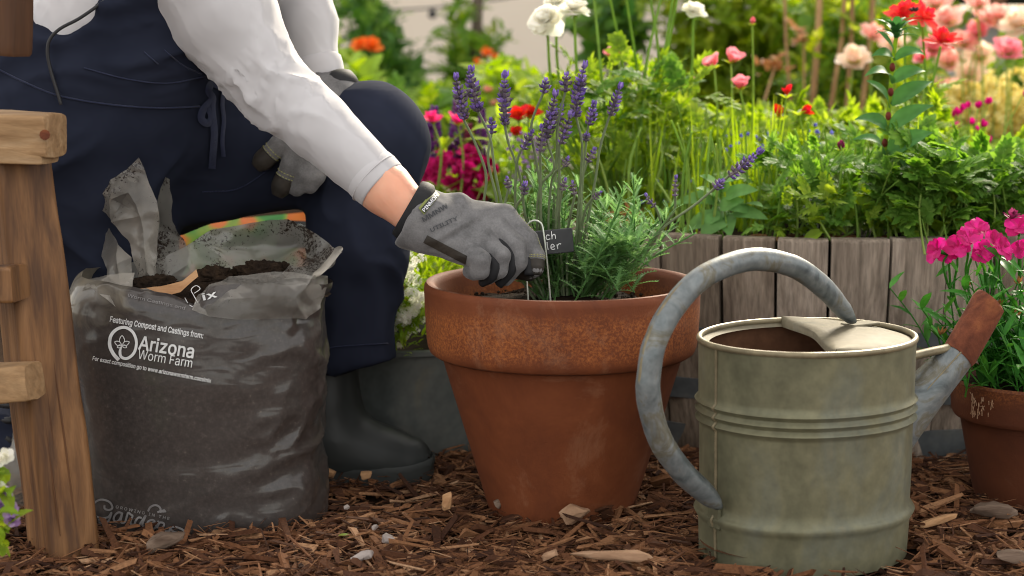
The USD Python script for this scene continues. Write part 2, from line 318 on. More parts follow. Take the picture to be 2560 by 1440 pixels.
# galvanised can: olive-brown bloom over zinc
two_tone('zinc_olive', [(.25, (.075, .074, .047)), (.42, (.118, .114, .069)), (.52, (.148, .140, .084)), (.62, (.130, .132, .095)), (.74, (.185, .160, .095)), (.88, (.12, .116, .078))], 8, detail=10, distortion=.5, rough=.42, rough2=.58, metallic=.5, bump=.18, bscale=60, spec=.5, fine=.4, stretch=(1, 1, .55))
two_tone('zinc_lid', [(.28, (.085, .07, .042)), (.45, (.14, .118, .075)), (.58, (.175, .15, .10)), (.72, (.125, .12, .09)), (.85, (.21, .17, .10))], 16, detail=8, distortion=.5, rough=.7, rough2=.8, metallic=.08, bump=.12, bscale=80, fine=.3)
two_tone('zinc_blue', [(.27, (.05, .06, .064)), (.40, (.105, .12, .124)), (.52, (.155, .168, .17)), (.60, (.125, .115, .085)), (.68, (.19, .20, .20)), (.8, (.32, .33, .32))], 20, detail=8, distortion=1.0, rough=.36, rough2=.55, metallic=.5, bump=.2, bscale=90, fine=.45)
two_tone('zinc_edge', [(.3, (.115, .095, .057)), (.6, (.20, .165, .10))], 30, rough=.45, metallic=.4, bump=.1, bscale=100, fine=.3)
two_tone('rust', [(.3, (.075, .022, .012)), (.5, (.14, .042, .02)), (.68, (.22, .075, .028)), (.85, (.36, .15, .06))], 22, detail=7, distortion=.8, rough=.85, bump=.5, bscale=160, bdist=.002, spec=.2, fine=.4)
two_tone('rust_inside', [(.3, (.05, .022, .012)), (.6, (.13, .06, .03)), (.85, (.24, .16, .10))], 14, detail=6, rough=.85, bump=.3, bscale=120, spec=.2)
two_tone('hoop_steel', [(.3, (.055, .062, .066)), (.55, (.105, .115, .12)), (.8, (.16, .155, .14))], 14, detail=6, rough=.5, rough2=.7, metallic=.35, bump=.15, bscale=90, fine=.3)
two_tone('tub_steel', [(.3, (.045, .052, .050)), (.48, (.085, .095, .09)), (.62, (.12, .125, .115)), (.82, (.20, .165, .10))], 7, detail=7, distortion=.9, rough=.45, rough2=.7, metallic=.3, bump=.15, bscale=60, fine=.3)
for k, (a, b, c) in enumerate([((.085, .062, .046), (.20, .155, .118), (.33, .265, .21)), ((.06, .044, .032), (.15, .115, .086), (.25, .20, .155)), ((.11, .083, .063), (.25, .20, .158), (.40, .33, .27))]):
    two_tone(f'stave_wood_{"abc"[k]}', [(.28, a), (.5, b), (.75, c)], 26 + 5 * k, detail=7, stretch=(1, 1, .07), distortion=.4, rough=.85, bump=1.0, bscale=170, bstretch=(1, 1, .05), bdist=.004, spec=.15, fine=.8)
two_tone('bench_wood', [(.25, (.028, .011, .005)), (.40, (.080, .034, .012)), (.54, (.145, .066, .023)), (.66, (.20, .096, .037)), (.8, (.115, .05, .018))], 46, detail=8, stretch=(1, 1, .035), distortion=.5, rough=.55, bump=.6, bscale=110, bstretch=(1, 1, .05), bdist=.003, spec=.35, fine=.45)
two_tone('bench_wood_pale', [(.25, (.10, .052, .022)), (.42, (.22, .125, .058)), (.56, (.31, .19, .095)), (.72, (.38, .255, .145))], 34, detail=8, stretch=(.06, 1, 1), distortion=.6, rough=.7, bump=.5, bscale=110, bstretch=(.1, 1, 1), bdist=.003, spec=.25, fine=.4)
two_tone('bench_wood_dark', [(.25, (.035, .014, .006)), (.5, (.075, .03, .011)), (.75, (.12, .05, .018))], 18, stretch=(1, 1, .08), rough=.65, bump=.4, bscale=110, bstretch=(1, 1, .06), spec=.3, fine=.4)
# cloth
two_tone('navy_cloth', [(.3, (.0150, .0180, .031)), (.7, (.0225, .0265, .044))], 9, rough=.95, bump=.15, bscale=700, spec=.05, sheen=.0, bdist=.0006)
two_tone('navy_tape', [(.3, (.015, .019, .045)), (.7, (.024, .03, .065))], 60, rough=.8, bump=.3, bscale=700, spec=.2, sheen=.2)
two_tone('white_knit', [(.3, (.43, .415, .425)), (.7, (.49, .475, .485))], 5, rough=.9, bump=.15, bscale=650, spec=.15, sheen=.3, sss=.0, bdist=.0008, bstretch=(1, 1, 1))
two_tone('skin', [(.3, (.50, .235, .145)), (.7, (.60, .31, .21))], 14, rough=.5, bump=.12, bscale=260, spec=.35, sss=.25)
two_tone('glove_grey', [(.30, (.025, .024, .022)), (.40, (.095, .093, .094)), (.5, (.135, .131, .133)), (.65, (.17, .166, .167)), (.8, (.21, .19, .175))], 20, detail=6, rough=.85, bump=.3, bscale=420, spec=.15, sheen=.2, fine=.35, bdist=.001)
two_tone('glove_black', [(.3, (.007, .007, .008)), (.7, (.016, .016, .018))], 30, rough=.7, bump=.2, bscale=400, spec=.25)
two_tone('glove_leather', [(.3, (.012, .010, .008)), (.7, (.035, .028, .022))], 30, rough=.6, bump=.4, bscale=250, spec=.3)
two_tone('stitch', [(.3, (.25, .24, .08)), (.7, (.34, .33, .14))], 30, rough=.8)
two_tone('glove_mark', [(.3, (.035, .037, .042)), (.7, (.055, .057, .062))], 30, rough=.8)
two_tone('badge_black', [(.3, (.01, .012, .008)), (.7, (.02, .024, .014))], 30, rough=.5)
two_tone('badge_olive', [(.3, (.11, .13, .02)), (.7, (.18, .20, .05))], 60, rough=.6)
two_tone('badge_white', [(.3, (.50, .50, .53)), (.7, (.66, .66, .70))], 60, rough=.6)
two_tone('rubber_boot', [(.3, (.007, .009, .0085)), (.6, (.011, .0135, .013)), (.8, (.020, .022, .020))], 10, detail=6, rough=.42, rough2=.58, bump=.06, bscale=90, spec=.45)
two_tone('rubber_sole', [(.3, (.018, .021, .020)), (.7, (.032, .035, .033))], 20, rough=.65, bump=.2, bscale=150)
two_tone('dark_hair', [(.3, (.02, .012, .008)), (.7, (.05, .03, .018))], 40, rough=.5)
two_tone('cord_black', [(.3, (.012, .012, .014)), (.7, (.02, .02, .022))], 40, rough=.5)
two_tone('print_white', [(.3, (.52, .52, .52)), (.7, (.68, .68, .68))], 60, rough=.6)
two_tone('print_grey', [(.35, (.13, .12, .12)), (.7, (.24, .23, .23))], 30, rough=.6)
two_tone('slate', [(.3, (.022, .023, .025)), (.7, (.036, .037, .040))], 40, rough=.55)
two_tone('wire_steel', [(.3, (.42, .44, .38)), (.7, (.60, .62, .54))], 60, rough=.35, metallic=.6)
two_tone('house_wall', [(.3, (.66, .56, .45)), (.7, (.72, .62, .51))], 1.2, rough=.9, bump=.2, bscale=30)
two_tone('shed_grey', [(.3, (.40, .37, .34)), (.7, (.48, .45, .42))], 2, rough=.9)
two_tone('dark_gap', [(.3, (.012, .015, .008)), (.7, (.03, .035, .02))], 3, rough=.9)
two_tone('bark', [(.3, (.07, .05, .035)), (.7, (.16, .12, .09))], 20, stretch=(1, 1, .15), rough=.9, bump=.6, bscale=60)
two_tone('cane', [(.3, (.16, .07, .03)), (.5, (.30, .17, .07)), (.75, (.50, .32, .14))], 9, stretch=(1, 1, .6), rough=.6)
# bag of compost: clear film over dark compost, milky where it stands off
mat('bag_film', {'tc': ('texture_coordinate', {}), 'xyz': ('separate_xyz', {}), 'n': ('noise_texture', {'scale': 17.0, 'detail': 6, 'distortion': 1.5, 'roughness': .6}), 'z': ('map_range', {'from_min': .235, 'from_max': .40, 'to_min': -.22, 'to_max': .52}),
     'x': ('map_range', {'from_min': -.12, 'from_max': -.20, 'to_min': 0.0, 'to_max': .30}), 'ad': ('math', {'math_type': 'add'}), 'ad2': ('math', {'math_type': 'add'}), 'cl': ('map_range', {'from_min': .48, 'from_max': .95, 'clamp': True}),
     'cn': ('noise_texture', {'scale': 140.0, 'detail': 5, 'roughness': .7}), 'comp': ('rgb_ramp', {'ramp': [(.3, (.015, .0115, .010)), (.5, (.024, .0185, .0165)), (.64, (.034, .027, .024)), (.73, (.075, .06, .05)), (.78, (.03, .024, .021))]}),
     'tn': ('noise_texture', {'scale': 6.0, 'detail': 3}), 'tint': ('rgb_ramp', {'ramp': [(.35, (.14, .135, .13)), (.55, (.20, .17, .12)), (.7, (.16, .15, .14))]}), 'm': ('mix', {}),
     'wm': ('mapping', {'scale': (1.0, 1.0, 3.2), 'rotation': (0, .25, 0)}), 'w': ('noise_texture', {'scale': 16.0, 'detail': 3, 'distortion': 1.2, 'type': 'ridged_multifractal'}), 'b': ('bump', {'strength': .22, 'distance': .005}),
     'p': ('principled_bsdf', {'roughness': .55, 'specular_ior_level': .3, 'coat_weight': .8, 'coat_roughness': .15})},
    [('tc.object', 'xyz.vector'), ('tc.object', 'n.vector'), ('xyz.z', 'z.value'), ('xyz.x', 'x.value'), ('n.fac', 'ad.value1'), ('z.result', 'ad.value2'), ('ad.value', 'ad2.value1'), ('x.result', 'ad2.value2'), ('ad2.value', 'cl.value'), ('cl.result', 'm.fac'),
     ('tc.object', 'cn.vector'), ('cn.fac', 'comp.fac'), ('tc.object', 'tn.vector'), ('tn.fac', 'tint.fac'), ('comp.color', 'm.color1'), ('tint.color', 'm.color2'), ('m.color', 'p.base_color'),
     ('tc.object', 'wm.vector'), ('wm.vector', 'w.vector'), ('w.fac', 'b.height'), ('b.normal', 'p.coat_normal')])
def film(name, thin, milk, soil_lo, soil_hi):
    mat(name, {'tc': ('texture_coordinate', {}), 'n': ('noise_texture', {'scale': 230.0, 'detail': 4, 'roughness': .7}), 'big': ('noise_texture', {'scale': 14.0, 'detail': 3}), 'ad': ('math', {'math_type': 'add'}), 'sr': ('map_range', {'from_min': soil_lo, 'from_max': soil_hi, 'clamp': True}),
         'mn': ('noise_texture', {'scale': 12.0, 'detail': 4}), 'mc': ('rgb_ramp', {'ramp': [(.35, milk), (.65, tuple(1.35 * x for x in milk))]}), 'c': ('mix', {'color2': (.030, .018, .012)}),
         'op': ('map_range', {'from_min': .3, 'from_max': .7, 'to_min': thin, 'to_max': thin + .35}), 'mx': ('math', {'math_type': 'maximum'}),
         'p': ('principled_bsdf', {'roughness': .4, 'specular_ior_level': .5, 'coat_weight': .9, 'coat_roughness': .1}), 'tl': ('translucent_bsdf', {}), 't': ('transparent_bsdf', {'color': (.9, .9, .88)}), 'pt': ('mix_closure', {'fac': .3}), 'x': ('mix_closure', {})},
        [('tc.object', 'n.vector'), ('tc.object', 'big.vector'), ('n.fac', 'ad.value1'), ('big.fac', 'ad.value2'), ('ad.value', 'sr.value'), ('tc.object', 'mn.vector'), ('mn.fac', 'mc.fac'), ('mc.color', 'c.color1'), ('sr.result', 'c.fac'), ('c.color', 'p.base_color'), ('c.color', 'tl.color'),
         ('mn.fac', 'op.value'), ('op.result', 'mx.value1'), ('sr.result', 'mx.value2'), ('p.BSDF', 'pt.closure1'), ('tl.BSDF', 'pt.closure2'), ('mx.value', 'x.fac'), ('t.BSDF', 'x.closure1'), ('pt.closure', 'x.closure2')], 'x.closure')
film('film_clear', .36, (.30, .275, .24), 1.20, 1.24)
film('film_front', .20, (.20, .185, .165), 1.22, 1.26)
film('film_dirty', .5, (.31, .285, .25), 1.13, 1.18)
film('film_back', .66, (.21, .20, .178), 1.06, 1.13)
# printed sack: big out of focus flower colours
mat('sack_print', {'tc': ('texture_coordinate', {}), 'n': ('noise_texture', {'scale': 13.0, 'detail': 2}), 'v': ('voronoi_texture', {'scale': 22.0}), 'r': ('rgb_ramp', {'ramp': [(.35, (.012, .11, .02)), (.47, (.03, .19, .02)), (.53, (.18, .26, .02)), (.57, (.55, .12, .012)), (.68, (.6, .18, .02)), (.74, (.35, .02, .03))]}),
     'xyz': ('separate_xyz', {}), 'g': ('map_range', {'from_min': -.12, 'from_max': .12, 'to_min': -.09, 'to_max': .10}), 'a': ('math', {'math_type': 'add'}), 'p': ('principled_bsdf', {'roughness': .35})},
    [('tc.object', 'n.vector'), ('tc.object', 'xyz.vector'), ('xyz.x', 'g.value'), ('n.fac', 'a.value1'), ('g.result', 'a.value2'), ('a.value', 'r.fac'), ('r.color', 'p.base_color')])
two_tone('sack_black', [(.3, (.008, .008, .008)), (.7, (.014, .014, .014))], 20, rough=.4)
# plants
leafy('leaf_lavender', [(0, (.075, .165, .050)), (.5, (.11, .23, .075)), (1, (.17, .29, .12))], .4, rough=.55)
leafy('leaf_fresh', [(0, (.125, .215, .016)), (.5, (.19, .295, .026)), (1, (.28, .37, .05))], .52)
leafy('leaf_lime', [(0, (.17, .30, .022)), (.5, (.25, .38, .035)), (1, (.36, .47, .08))], .5)
leafy('leaf_hedge', [(0, (.20, .29, .02)), (.5, (.29, .37, .035)), (1, (.42, .48, .10))], .6)
leafy('leaf_parsley', [(0, (.075, .175, .020)), (.5, (.115, .235, .034)), (1, (.175, .30, .052))], .5)
leafy('leaf_deep', [(0, (.025, .085, .014)), (.5, (.045, .125, .020)), (1, (.075, .17, .03))], .4)
leafy('leaf_lily', [(0, (.026, .10, .030)), (.5, (.040, .125, .034)), (1, (.06, .16, .042))], .3, rough=.5, spec=.2)
leafy('leaf_sage', [(0, (.085, .20, .055)), (.5, (.115, .25, .070)), (1, (.15, .30, .09))], .4, rough=.6)
leafy('leaf_dianthus', [(0, (.030, .13, .022)), (.5, (.045, .18, .028)), (1, (.08, .25, .04))], .35, rough=.35)
leafy('stem_green', [(0, (.15, .27, .045)), (.5, (.21, .33, .06)), (1, (.29, .38, .10))], .3)
leafy('stem_silver', [(0, (.16, .20, .11)), (.5, (.21, .26, .15)), (1, (.27, .31, .20))], .15, rough=.7)
leafy('stem_red', [(0, (.16, .03, .02)), (1, (.25, .05, .03))], .1)
leafy('leaf_dry', [(0, (.28, .12, .04)), (1, (.48, .26, .10))], .3)
petal('petal_violet', [(0, (.17, .115, .33)), (.5, (.26, .175, .44)), (1, (.40, .29, .58))], .4)
petal('petal_calyx', [(0, (.11, .085, .125)), (.5, (.19, .155, .20)), (1, (.29, .25, .25))], .3)
petal('petal_lilac', [(0, (.32, .18, .42)), (1, (.52, .36, .62))])
petal('petal_white', [(0, (.70, .69, .60)), (.5, (.80, .79, .72)), (1, (.86, .85, .80))], .35)
petal('petal_cream', [(0, (.72, .56, .42)), (1, (.84, .72, .58))], .35)
petal('petal_blush', [(0, (.72, .36, .29)), (.5, (.80, .50, .42)), (1, (.85, .62, .53))], .35)
petal('petal_pink', [(0, (.72, .20, .23)), (.5, (.78, .29, .31)), (1, (.82, .42, .42))], .35)
petal('petal_coral', [(0, (.62, .045, .030)), (.5, (.74, .075, .045)), (1, (.80, .16, .10))], .3)
petal('petal_red', [(0, (.55, .025, .012)), (.5, (.70, .055, .018)), (1, (.75, .12, .03))], .3)
petal('petal_magenta', [(0, (.38, .008, .095)), (.5, (.50, .014, .15)), (1, (.62, .03, .22))], .25)
petal('petal_crimson', [(0, (.44, .010, .11)), (.5, (.58, .018, .16)), (1, (.70, .04, .24))], .25)
petal('petal_hotpink', [(0, (.70, .05, .17)), (1, (.80, .13, .28))], .3)
petal('petal_orange', [(0, (.75, .16, .02)), (1, (.85, .30, .06))], .3)
petal('petal_yellow', [(0, (.62, .56, .16)), (.5, (.72, .66, .26)), (1, (.80, .74, .38))], .3)
petal('petal_blue', [(0, (.10, .09, .34)), (1, (.20, .18, .48))], .3)
petal('petal_purple', [(0, (.13, .035, .22)), (.5, (.20, .05, .30)), (1, (.30, .07, .30))], .25)
petal('petal_wine', [(0, (.20, .02, .07)), (1, (.34, .06, .14))], .2)
# ---------------------------------------------------------------- ground
def ground_z(x, y):
    p = np.stack([np.asarray(x, float) * 2.2, np.asarray(y, float) * 2.2, np.zeros_like(np.asarray(x, float))], -1)
    return .030 * (meshkit.fbm(p, 3, 3) - .5)
xs = np.concatenate([np.linspace(-30, -2.2, 20), np.linspace(-2, 2, 110), np.linspace(2.2, 30, 20)]); ys = np.concatenate([np.linspace(-6, 1.8, 12), np.linspace(1.9, 4.2, 70), np.linspace(4.4, 45, 24)])
gx, gy = np.meshgrid(xs, ys, indexing='ij')
solo('ground', (np.stack([gx, gy, ground_z(gx, gy) - .012], -1).reshape(-1, 3), gf(len(xs), len(ys))), LOOK['mulch_bed'], kind='structure', smooth=True)

# ---------------------------------------------------------------- barrel planter
BC, BR0, BR1, BH = A(0.575, 3.70, 0), .67, .735, .372       # centre, radius at the ground, radius at the rim, height
barrel = thing('barrel_planter', 'large round weathered wooden barrel planter with grey steel hoops, full of flowers', 'planter', BC)
NS = 52; edges = np.cumsum([R.uniform(.75, 1.3) for _ in range(NS)]); edges = np.concatenate([[0], edges]) / edges[-1] * 2 * np.pi
def brad(z): return BR0 + (BR1 - BR0) * (1 - (1 - np.clip(z / BH, 0, 1)) ** 1.5)
for k in range(NS):
    gap = R.uniform(.0016, .0045); a0, a1 = edges[k] + gap, edges[k + 1] - gap
    dz, dr = R.uniform(-.006, .004), R.uniform(-.004, .004)
    zz = np.array([-.02, .10, .2, .3, BH - .006 + dz, BH + dz]); m = MB(); nth = 4; th = np.linspace(a0, a1, nth); V = []
    for side in (0, 1):
        for z in zz:
            r = brad(z) + dr - (.032 if side else 0) - (.004 if (z > BH + dz - .001 and not side) else 0)
            for j, t in enumerate(th):
                rr = r - (.0035 if (j in (0, nth - 1) and not side) else 0)
                V.append((BC[0] + rr * math.cos(t), BC[1] + rr * math.sin(t), z))
    V = np.array(V); nz = len(zz); q = gf(nz, nth); o = nz * nth
    F = [q[:, ::-1], q + o]
    top = [[(nz - 1) * nth + j, (nz - 1) * nth + j + 1, o + (nz - 1) * nth + j + 1, o + (nz - 1) * nth + j] for j in range(nth - 1)]
    sd = []
    for j, fl in ((0, 0), (nth - 1, 1)):
        for i in range(nz - 1):
            c = [i * nth + j, (i + 1) * nth + j, o + (i + 1) * nth + j, o + i * nth + j]; sd.append(c if fl else c[::-1])
    F = np.vstack(F + [np.array([[a, b, c] for a, b, c, d in top + sd] + [[a, c, d] for a, b, c, d in top + sd])])
    part(barrel, 'stave', (V, F), LOOK[f'stave_wood_{"abc"[R.randrange(3)]}'], smooth=40)
for z0, z1 in ((.004, .055), (.098, .135), (.196, .222)):
    pr = [(brad(z0) + .0005, z0), (brad(z0) + .0045, z0 + .001), (brad(z1) + .0045, z1 - .001), (brad(z1) + .0005, z1)]
    part(barrel, 'hoop', lathe(pr, 128, BC), LOOK['hoop_steel'], smooth=30)
th = np.linspace(0, 2 * np.pi, 60, endpoint=False); rr = np.linspace(.02, 1, 14)
sv = np.stack([BC[0] + np.outer(rr, np.cos(th)) * (BR1 - .03), BC[1] + np.outer(rr, np.sin(th)) * (BR1 - .03), np.zeros((14, 60))], -1)
sv[..., 2] = BH - .022 + .02 * (meshkit.fbm(sv * 14, 3, 4) - .5) + .02 * (1 - rr[:, None] ** 2)
q = gridf(14, 60, True); part(barrel, 'soil', (sv.reshape(-1, 3), np.vstack([q[:, [0, 2, 1]], q[:, [0, 3, 2]]])), LOOK['soil'], smooth=True)

# ---------------------------------------------------------------- steel tub
TC = A(-.185, 3.20, 0)
tub = thing('metal_tub', 'low round stained grey metal tub holding white alyssum, between the boot and the large pot', 'planter', TC)
part(tub, 'wall', lathe([(.150, -.02), (.158, .05), (.168, .13), (.172, .172), (.176, .174), (.176, .182), (.171, .184), (.166, .178), (.160, .12), (.15, .05)], 96, TC), LOOK['tub_steel'], smooth=35)
part(tub, 'soil', lathe([(.001, .165), (.08, .163), (.1635, .158)][::-1], 48, TC), LOOK['soil'])

# ---------------------------------------------------------------- large terracotta pot
PD = 2.74; PC = P(1405, 706, PD); PCX = A(PC[0], PD, 0); zr = PC[2]
pot = thing('terracotta_pot', 'large orange terracotta pot with thick rim, planted with lavender', 'pot', PCX)
zb = P(1405, 868, PD)[2]
prof = [(.001, -.01), (.095, -.01), (.104, -.004), (.108, .01)] + [(.108 + (.176 - .108) * t, .01 + (zb - .004 - .01) * t) for t in np.linspace(.04, 1, 14)] + \
       [(.186, zb - .006), (.1915, zb - .002), (.1945, zb + .006), (.196, zb + .016), (.198, zb + .05), (.1992, zr - .008), (.1985, zr - .002), (.1955, zr + .0025), (.190, zr + .003), (.184, zr), (.1800, zr - .008), (.1775, zr - .03), (.172, zb), (.165, zb - .04)]
wob = lathe(prof, 160, PCX); wv = wob[0]; wv[:, :2] += (wv[:, :2] - PCX[:2]) * (.010 * (meshkit.fbm(wv * 5, 2, 2) - .5))[:, None]
part(pot, 'pot_body', (wv, wob[1]), LOOK['terracotta'], smooth=50)
rr = np.linspace(.02, 1, 12); sv = np.stack([PCX[0] + np.outer(rr, np.cos(th)) * .1745, PCX[1] + np.outer(rr, np.sin(th)) * .1745, np.zeros((12, 60))], -1)
sv[..., 2] = zr - .036 + .022 * (meshkit.fbm(sv * 25, 3, 8) - .5) + .014 * (1 - rr[:, None]) ** 1
q = gridf(12, 60, True); part(pot, 'soil', (sv.reshape(-1, 3), np.vstack([q[:, [0, 2, 1]], q[:, [0, 3, 2]]])), LOOK['soil'], smooth=True)
m = MB()
for k in range(420):
    a, r = R.uniform(0, 6.3), .172 * math.sqrt(R.random()); m.add(*blob(A(PCX[0] + r * math.cos(a), PCX[1] + r * math.sin(a), zr - .0345 + .012 * (1 - r / .17)), R.uniform(.001, .0035), 1, k, .8, 2.5))
part(pot, 'soil_crumbs', m, LOOK['soil'], kind='stuff')
SOILZ = zr - .028

# ---------------------------------------------------------------- small terracotta pot on the right
D2 = 2.78; C2 = A(*P(2590, 1000, D2)[:2], 0); z2 = P(2590, 945, D2)[2]; z2b = P(2590, 1030, D2)[2]
pot2 = thing('terracotta_pot', 'smaller dark terracotta pot with scratched rim, holding magenta dianthus, at the right edge', 'pot', C2)
k = 1.0; rim = .126
prof = [(.001, -.01), (.075, -.01), (.082, .0)] + [(.083 + .027 * t, .002 + (z2b - .006) * t) for t in np.linspace(0, 1, 8)] + [(.118, z2b - .004), (.122, z2b + .003), (rim - .001, z2 - .008), (rim, z2 - .002), (rim - .004, z2 + .002), (.117, z2), (.114, z2 - .01), (.108, z2b)]
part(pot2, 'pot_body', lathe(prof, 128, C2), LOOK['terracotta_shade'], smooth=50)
part(pot2, 'soil', lathe([(.112, z2 - .014), (.06, z2 - .008), (.001, z2 - .006)], 40, C2), LOOK['soil'])
m = MB(); fr2 = lambda u, v: C2 + A((rim + .0008) * math.cos(u), (rim + .0008) * math.sin(u), v)
for k in range(26):
    u0 = -2.62 + R.uniform(-.02, .30); v0 = z2 - .03 + R.uniform(-.012, .014); du = R.uniform(-.05, .05); m.add(*tube([fr2(u0, v0), fr2(u0 + du * .5, v0 + .006), fr2(u0 + du, v0 + R.uniform(-.012, .012))], .0005, 4))
part(pot2, 'scratches', m, LOOK['pale_chunk'], kind='stuff')

# ---------------------------------------------------------------- watering can
PHI = math.radians(30); CZ = .012; _d = CAM_H - CZ; _g = G(2008, 1432); CC = A(*(_g[:2] * (_d / CAM_H)), 0) + A(0, .1385, 0); CC = A(P(2008, 1300, CC[1])[0], CC[1], 0); CC = A(CC[0], CC[1], CZ); CA, CB = A(math.cos(PHI), math.sin(PHI), 0), A(-math.sin(PHI), math.cos(PHI), 0)
AX, BX = .149, .131
can = thing('watering_can', 'old oval galvanized metal watering can with arched handle and rusty spout end', 'watering can', CC)
def cpt(px, py):
    """On the upright plane through the can's long axis."""
    r = unit(P(px, py, 1) - CAM); ph = math.radians(37 if px < 2150 else 17); n = A(-math.sin(ph), math.cos(ph), 0); t = ((CC - CAM) @ n) / (r @ n); return CAM + r * t
zt = P(2010, 842, CC[1])[2] - CZ
def cwall(zlist, inset=0.0, n=120):
    th = np.arange(n) * 2 * np.pi / n; V = []
    for z, e in zlist:
        k = 1 - .030 * (1 - z / zt)
        c, s = np.cos(th), np.sin(th); V.append(CC + np.outer((AX * k + e - inset) * np.sign(c) * np.abs(c) ** .96, CA) + np.outer((BX * k + e - inset) * np.sign(s) * np.abs(s) ** .96, CB) + A(0, 0, z))
    return np.vstack(V), len(zlist), n
def cmesh(zlist, inset=0.0, flip=False, n=120):
    v, a, b = cwall(zlist, inset, n); q = gridf(a, b, True); f = np.vstack([q[:, [0, 1, 2]], q[:, [0, 2, 3]]])
    return v, (f[:, ::-1] if flip else f)
zband = P(2010, 1012, CC[1])[2] - CZ; zfoot = .052
zs = [(-.01, 0), (0.0, .0), (zfoot - .012, .0012), (zfoot - .006, .0045), (zfoot, .0075), (zfoot + .005, .0045), (zfoot + .009, .0005)]
zs += [(z, 0) for z in np.linspace(zfoot + .02, zband - .022, 12)]
for k in range(3):
    zc = zband - .0135 + .0125 * k; zs += [(zc - .005, .0002), (zc - .0022, .0034), (zc, .0052), (zc + .0022, .0034), (zc + .005, .0002)]
zs += [(z, 0) for z in np.linspace(zband + .024, zt - .004, 8)] + [(zt - .003, .0)]
b = cmesh(zs); bv = b[0] + vnormals(*b) * ((.004 * (meshkit.fbm(b[0] * 9, 3, 4) - .5)))[:, None]
body = part(can, 'can_body', (bv, b[1]), LOOK['zinc_olive'], smooth=60)
part(can, 'inner_wall', cmesh([(.01, 0), (zt * .5, 0), (zt - .004, 0)], .0035, True, 80), LOOK['rust_inside'], smooth=True)
th = np.arange(80) * 2 * np.pi / 80
fl = np.vstack([CC + np.outer(.15 * np.cos(th), CA) + np.outer(.115 * np.sin(th), CB) + A(0, 0, .012), [CC + A(0, 0, .012)]])
part(can, 'inner_floor', (fl, np.stack([np.arange(80), (np.arange(80) + 1) % 80, np.full(80, 80)], 1)), LOOK['rust_inside'])
th = np.linspace(0, 2 * np.pi, 121); rim_p = CC + np.outer((AX + .0005) * np.cos(th), CA) + np.outer((BX + .0005) * np.sin(th), CB) + A(0, 0, zt)
part(can, 'rim_bead', tube(rim_p, .0042, 8, False), LOOK['zinc_edge'], smooth=True)
seam = [CC + CA * (-(AX * (1 - .03 * (1 - z / zt)) + e + .0006)) + A(0, 0, z) for z, e in zs[1:]]
part(can, 'side_seam', tube(seam, .0022, 6), LOOK['zinc_edge'], smooth=True)
# lid: the half towards the spout, with a curved free edge
edge = spline([(.052, .138), (.045, .10), (.030, .03), (-.005, -.036), (-.040, -.098), (-.055, -.140)], 60)
def inside(p, k=1.0): return (p[0] / (AX * k)) ** 2 + (p[1] / (BX * k)) ** 2 < 1
edge = np.array([p for p in edge if inside(p, .97)])
aa = math.atan2(edge[0][1] / BX, edge[0][0] / AX); ab = math.atan2(edge[-1][1] / BX, edge[-1][0] / AX)
arc = np.array([(AX * .975 * math.cos(t), BX * .975 * math.sin(t)) for t in np.linspace(ab, aa, 60)])
nl = 60; ee = np.stack([np.interp(np.linspace(0, 1, nl), np.linspace(0, 1, len(edge)), edge[::-1, k]) for k in (0, 1)], 1)
V = []
for w in np.linspace(0, 1, 9):
    p = ee * (1 - w) + arc * w; hump = .008 * np.sin(np.pi * w) ** .8
    V.append(CC + np.outer(p[:, 0], CA) + np.outer(p[:, 1], CB) + np.outer(zt - .004 + hump + .006 * (1 - w), A(0, 0, 1)))
lid_in = [V[0] - A(0, 0, .010)]; V = np.vstack(lid_in + V)
part(can, 'lid', (V, gf(10, nl)[:, ::-1]), LOOK['zinc_lid'], smooth=45)
fw = np.linspace(aa, ab + 2 * np.pi, 50); fi, fo = .915, .985
V = np.vstack([CC + np.outer(AX * k * np.cos(fw), CA) + np.outer(BX * k * np.sin(fw), CB) + A(0, 0, zt - .003 - (.004 if k == fi else 0)) for k in (fo, fi)])
part(can, 'lip', (V, gf(2, 50)), LOOK['zinc_lid'], smooth=True)
# handle
hp = [(1794, 1266), (1762, 1232), (1705, 1178), (1650, 1098), (1622, 1000), (1622, 930), (1640, 850), (1685, 765), (1755, 695), (1840, 656), (1920, 650), (1995, 672), (2055, 715), (2100, 765), (2128, 803)]
hw = spline([cpt(*p) for p in hp], 70); hr = np.interp(np.linspace(0, 1, 70), [0, .03, .08, .3, .5, .7, .86, .95, 1], [.009, .0138, .0156, .0155, .0152, .0150, .0148, .0138, .0095])
hv, hf = tube(hw, hr, 20, flat=np.interp(np.linspace(0, 1, 70), [0, .05, .12, .85, .95, 1], [.55, .85, 1, 1, .85, .5])); hv = hv + vnormals(hv, hf) * (.0024 * (meshkit.fbm(hv * 32, 3, 6) - .5))[:, None]
part(can, 'handle', (hv, hf), LOOK['zinc_blue'], smooth=True)
part(can, 'handle_ridge', tube(hw[8:62] + unit(hw[8:62] - (CC + A(0, 0, .16))) * (hr[8:62] - .0012)[:, None], .0032, 6, flat=.5), LOOK['zinc_edge'], smooth=True)
lug = rounded_box(.006, .026, .036, .002); part(can, 'handle_lug', (lug[0] @ np.stack([CA, CB, A(0, 0, 1)]) + CC - CA * (AX - .0010) + A(0, 0, P(1786, 1288, 2.45)[2] - CZ), lug[1]), LOOK['zinc_olive'])
tp = cpt(2140, 803); lg = rounded_box(.05, .026, .003, .001); part(can, 'handle_plate', (lg[0] @ np.stack([CA, CB, A(0, 0, 1)]) + A(tp[0], tp[1], zt + .0075 + CZ) + CA * .008, lg[1]), LOOK['zinc_lid'])
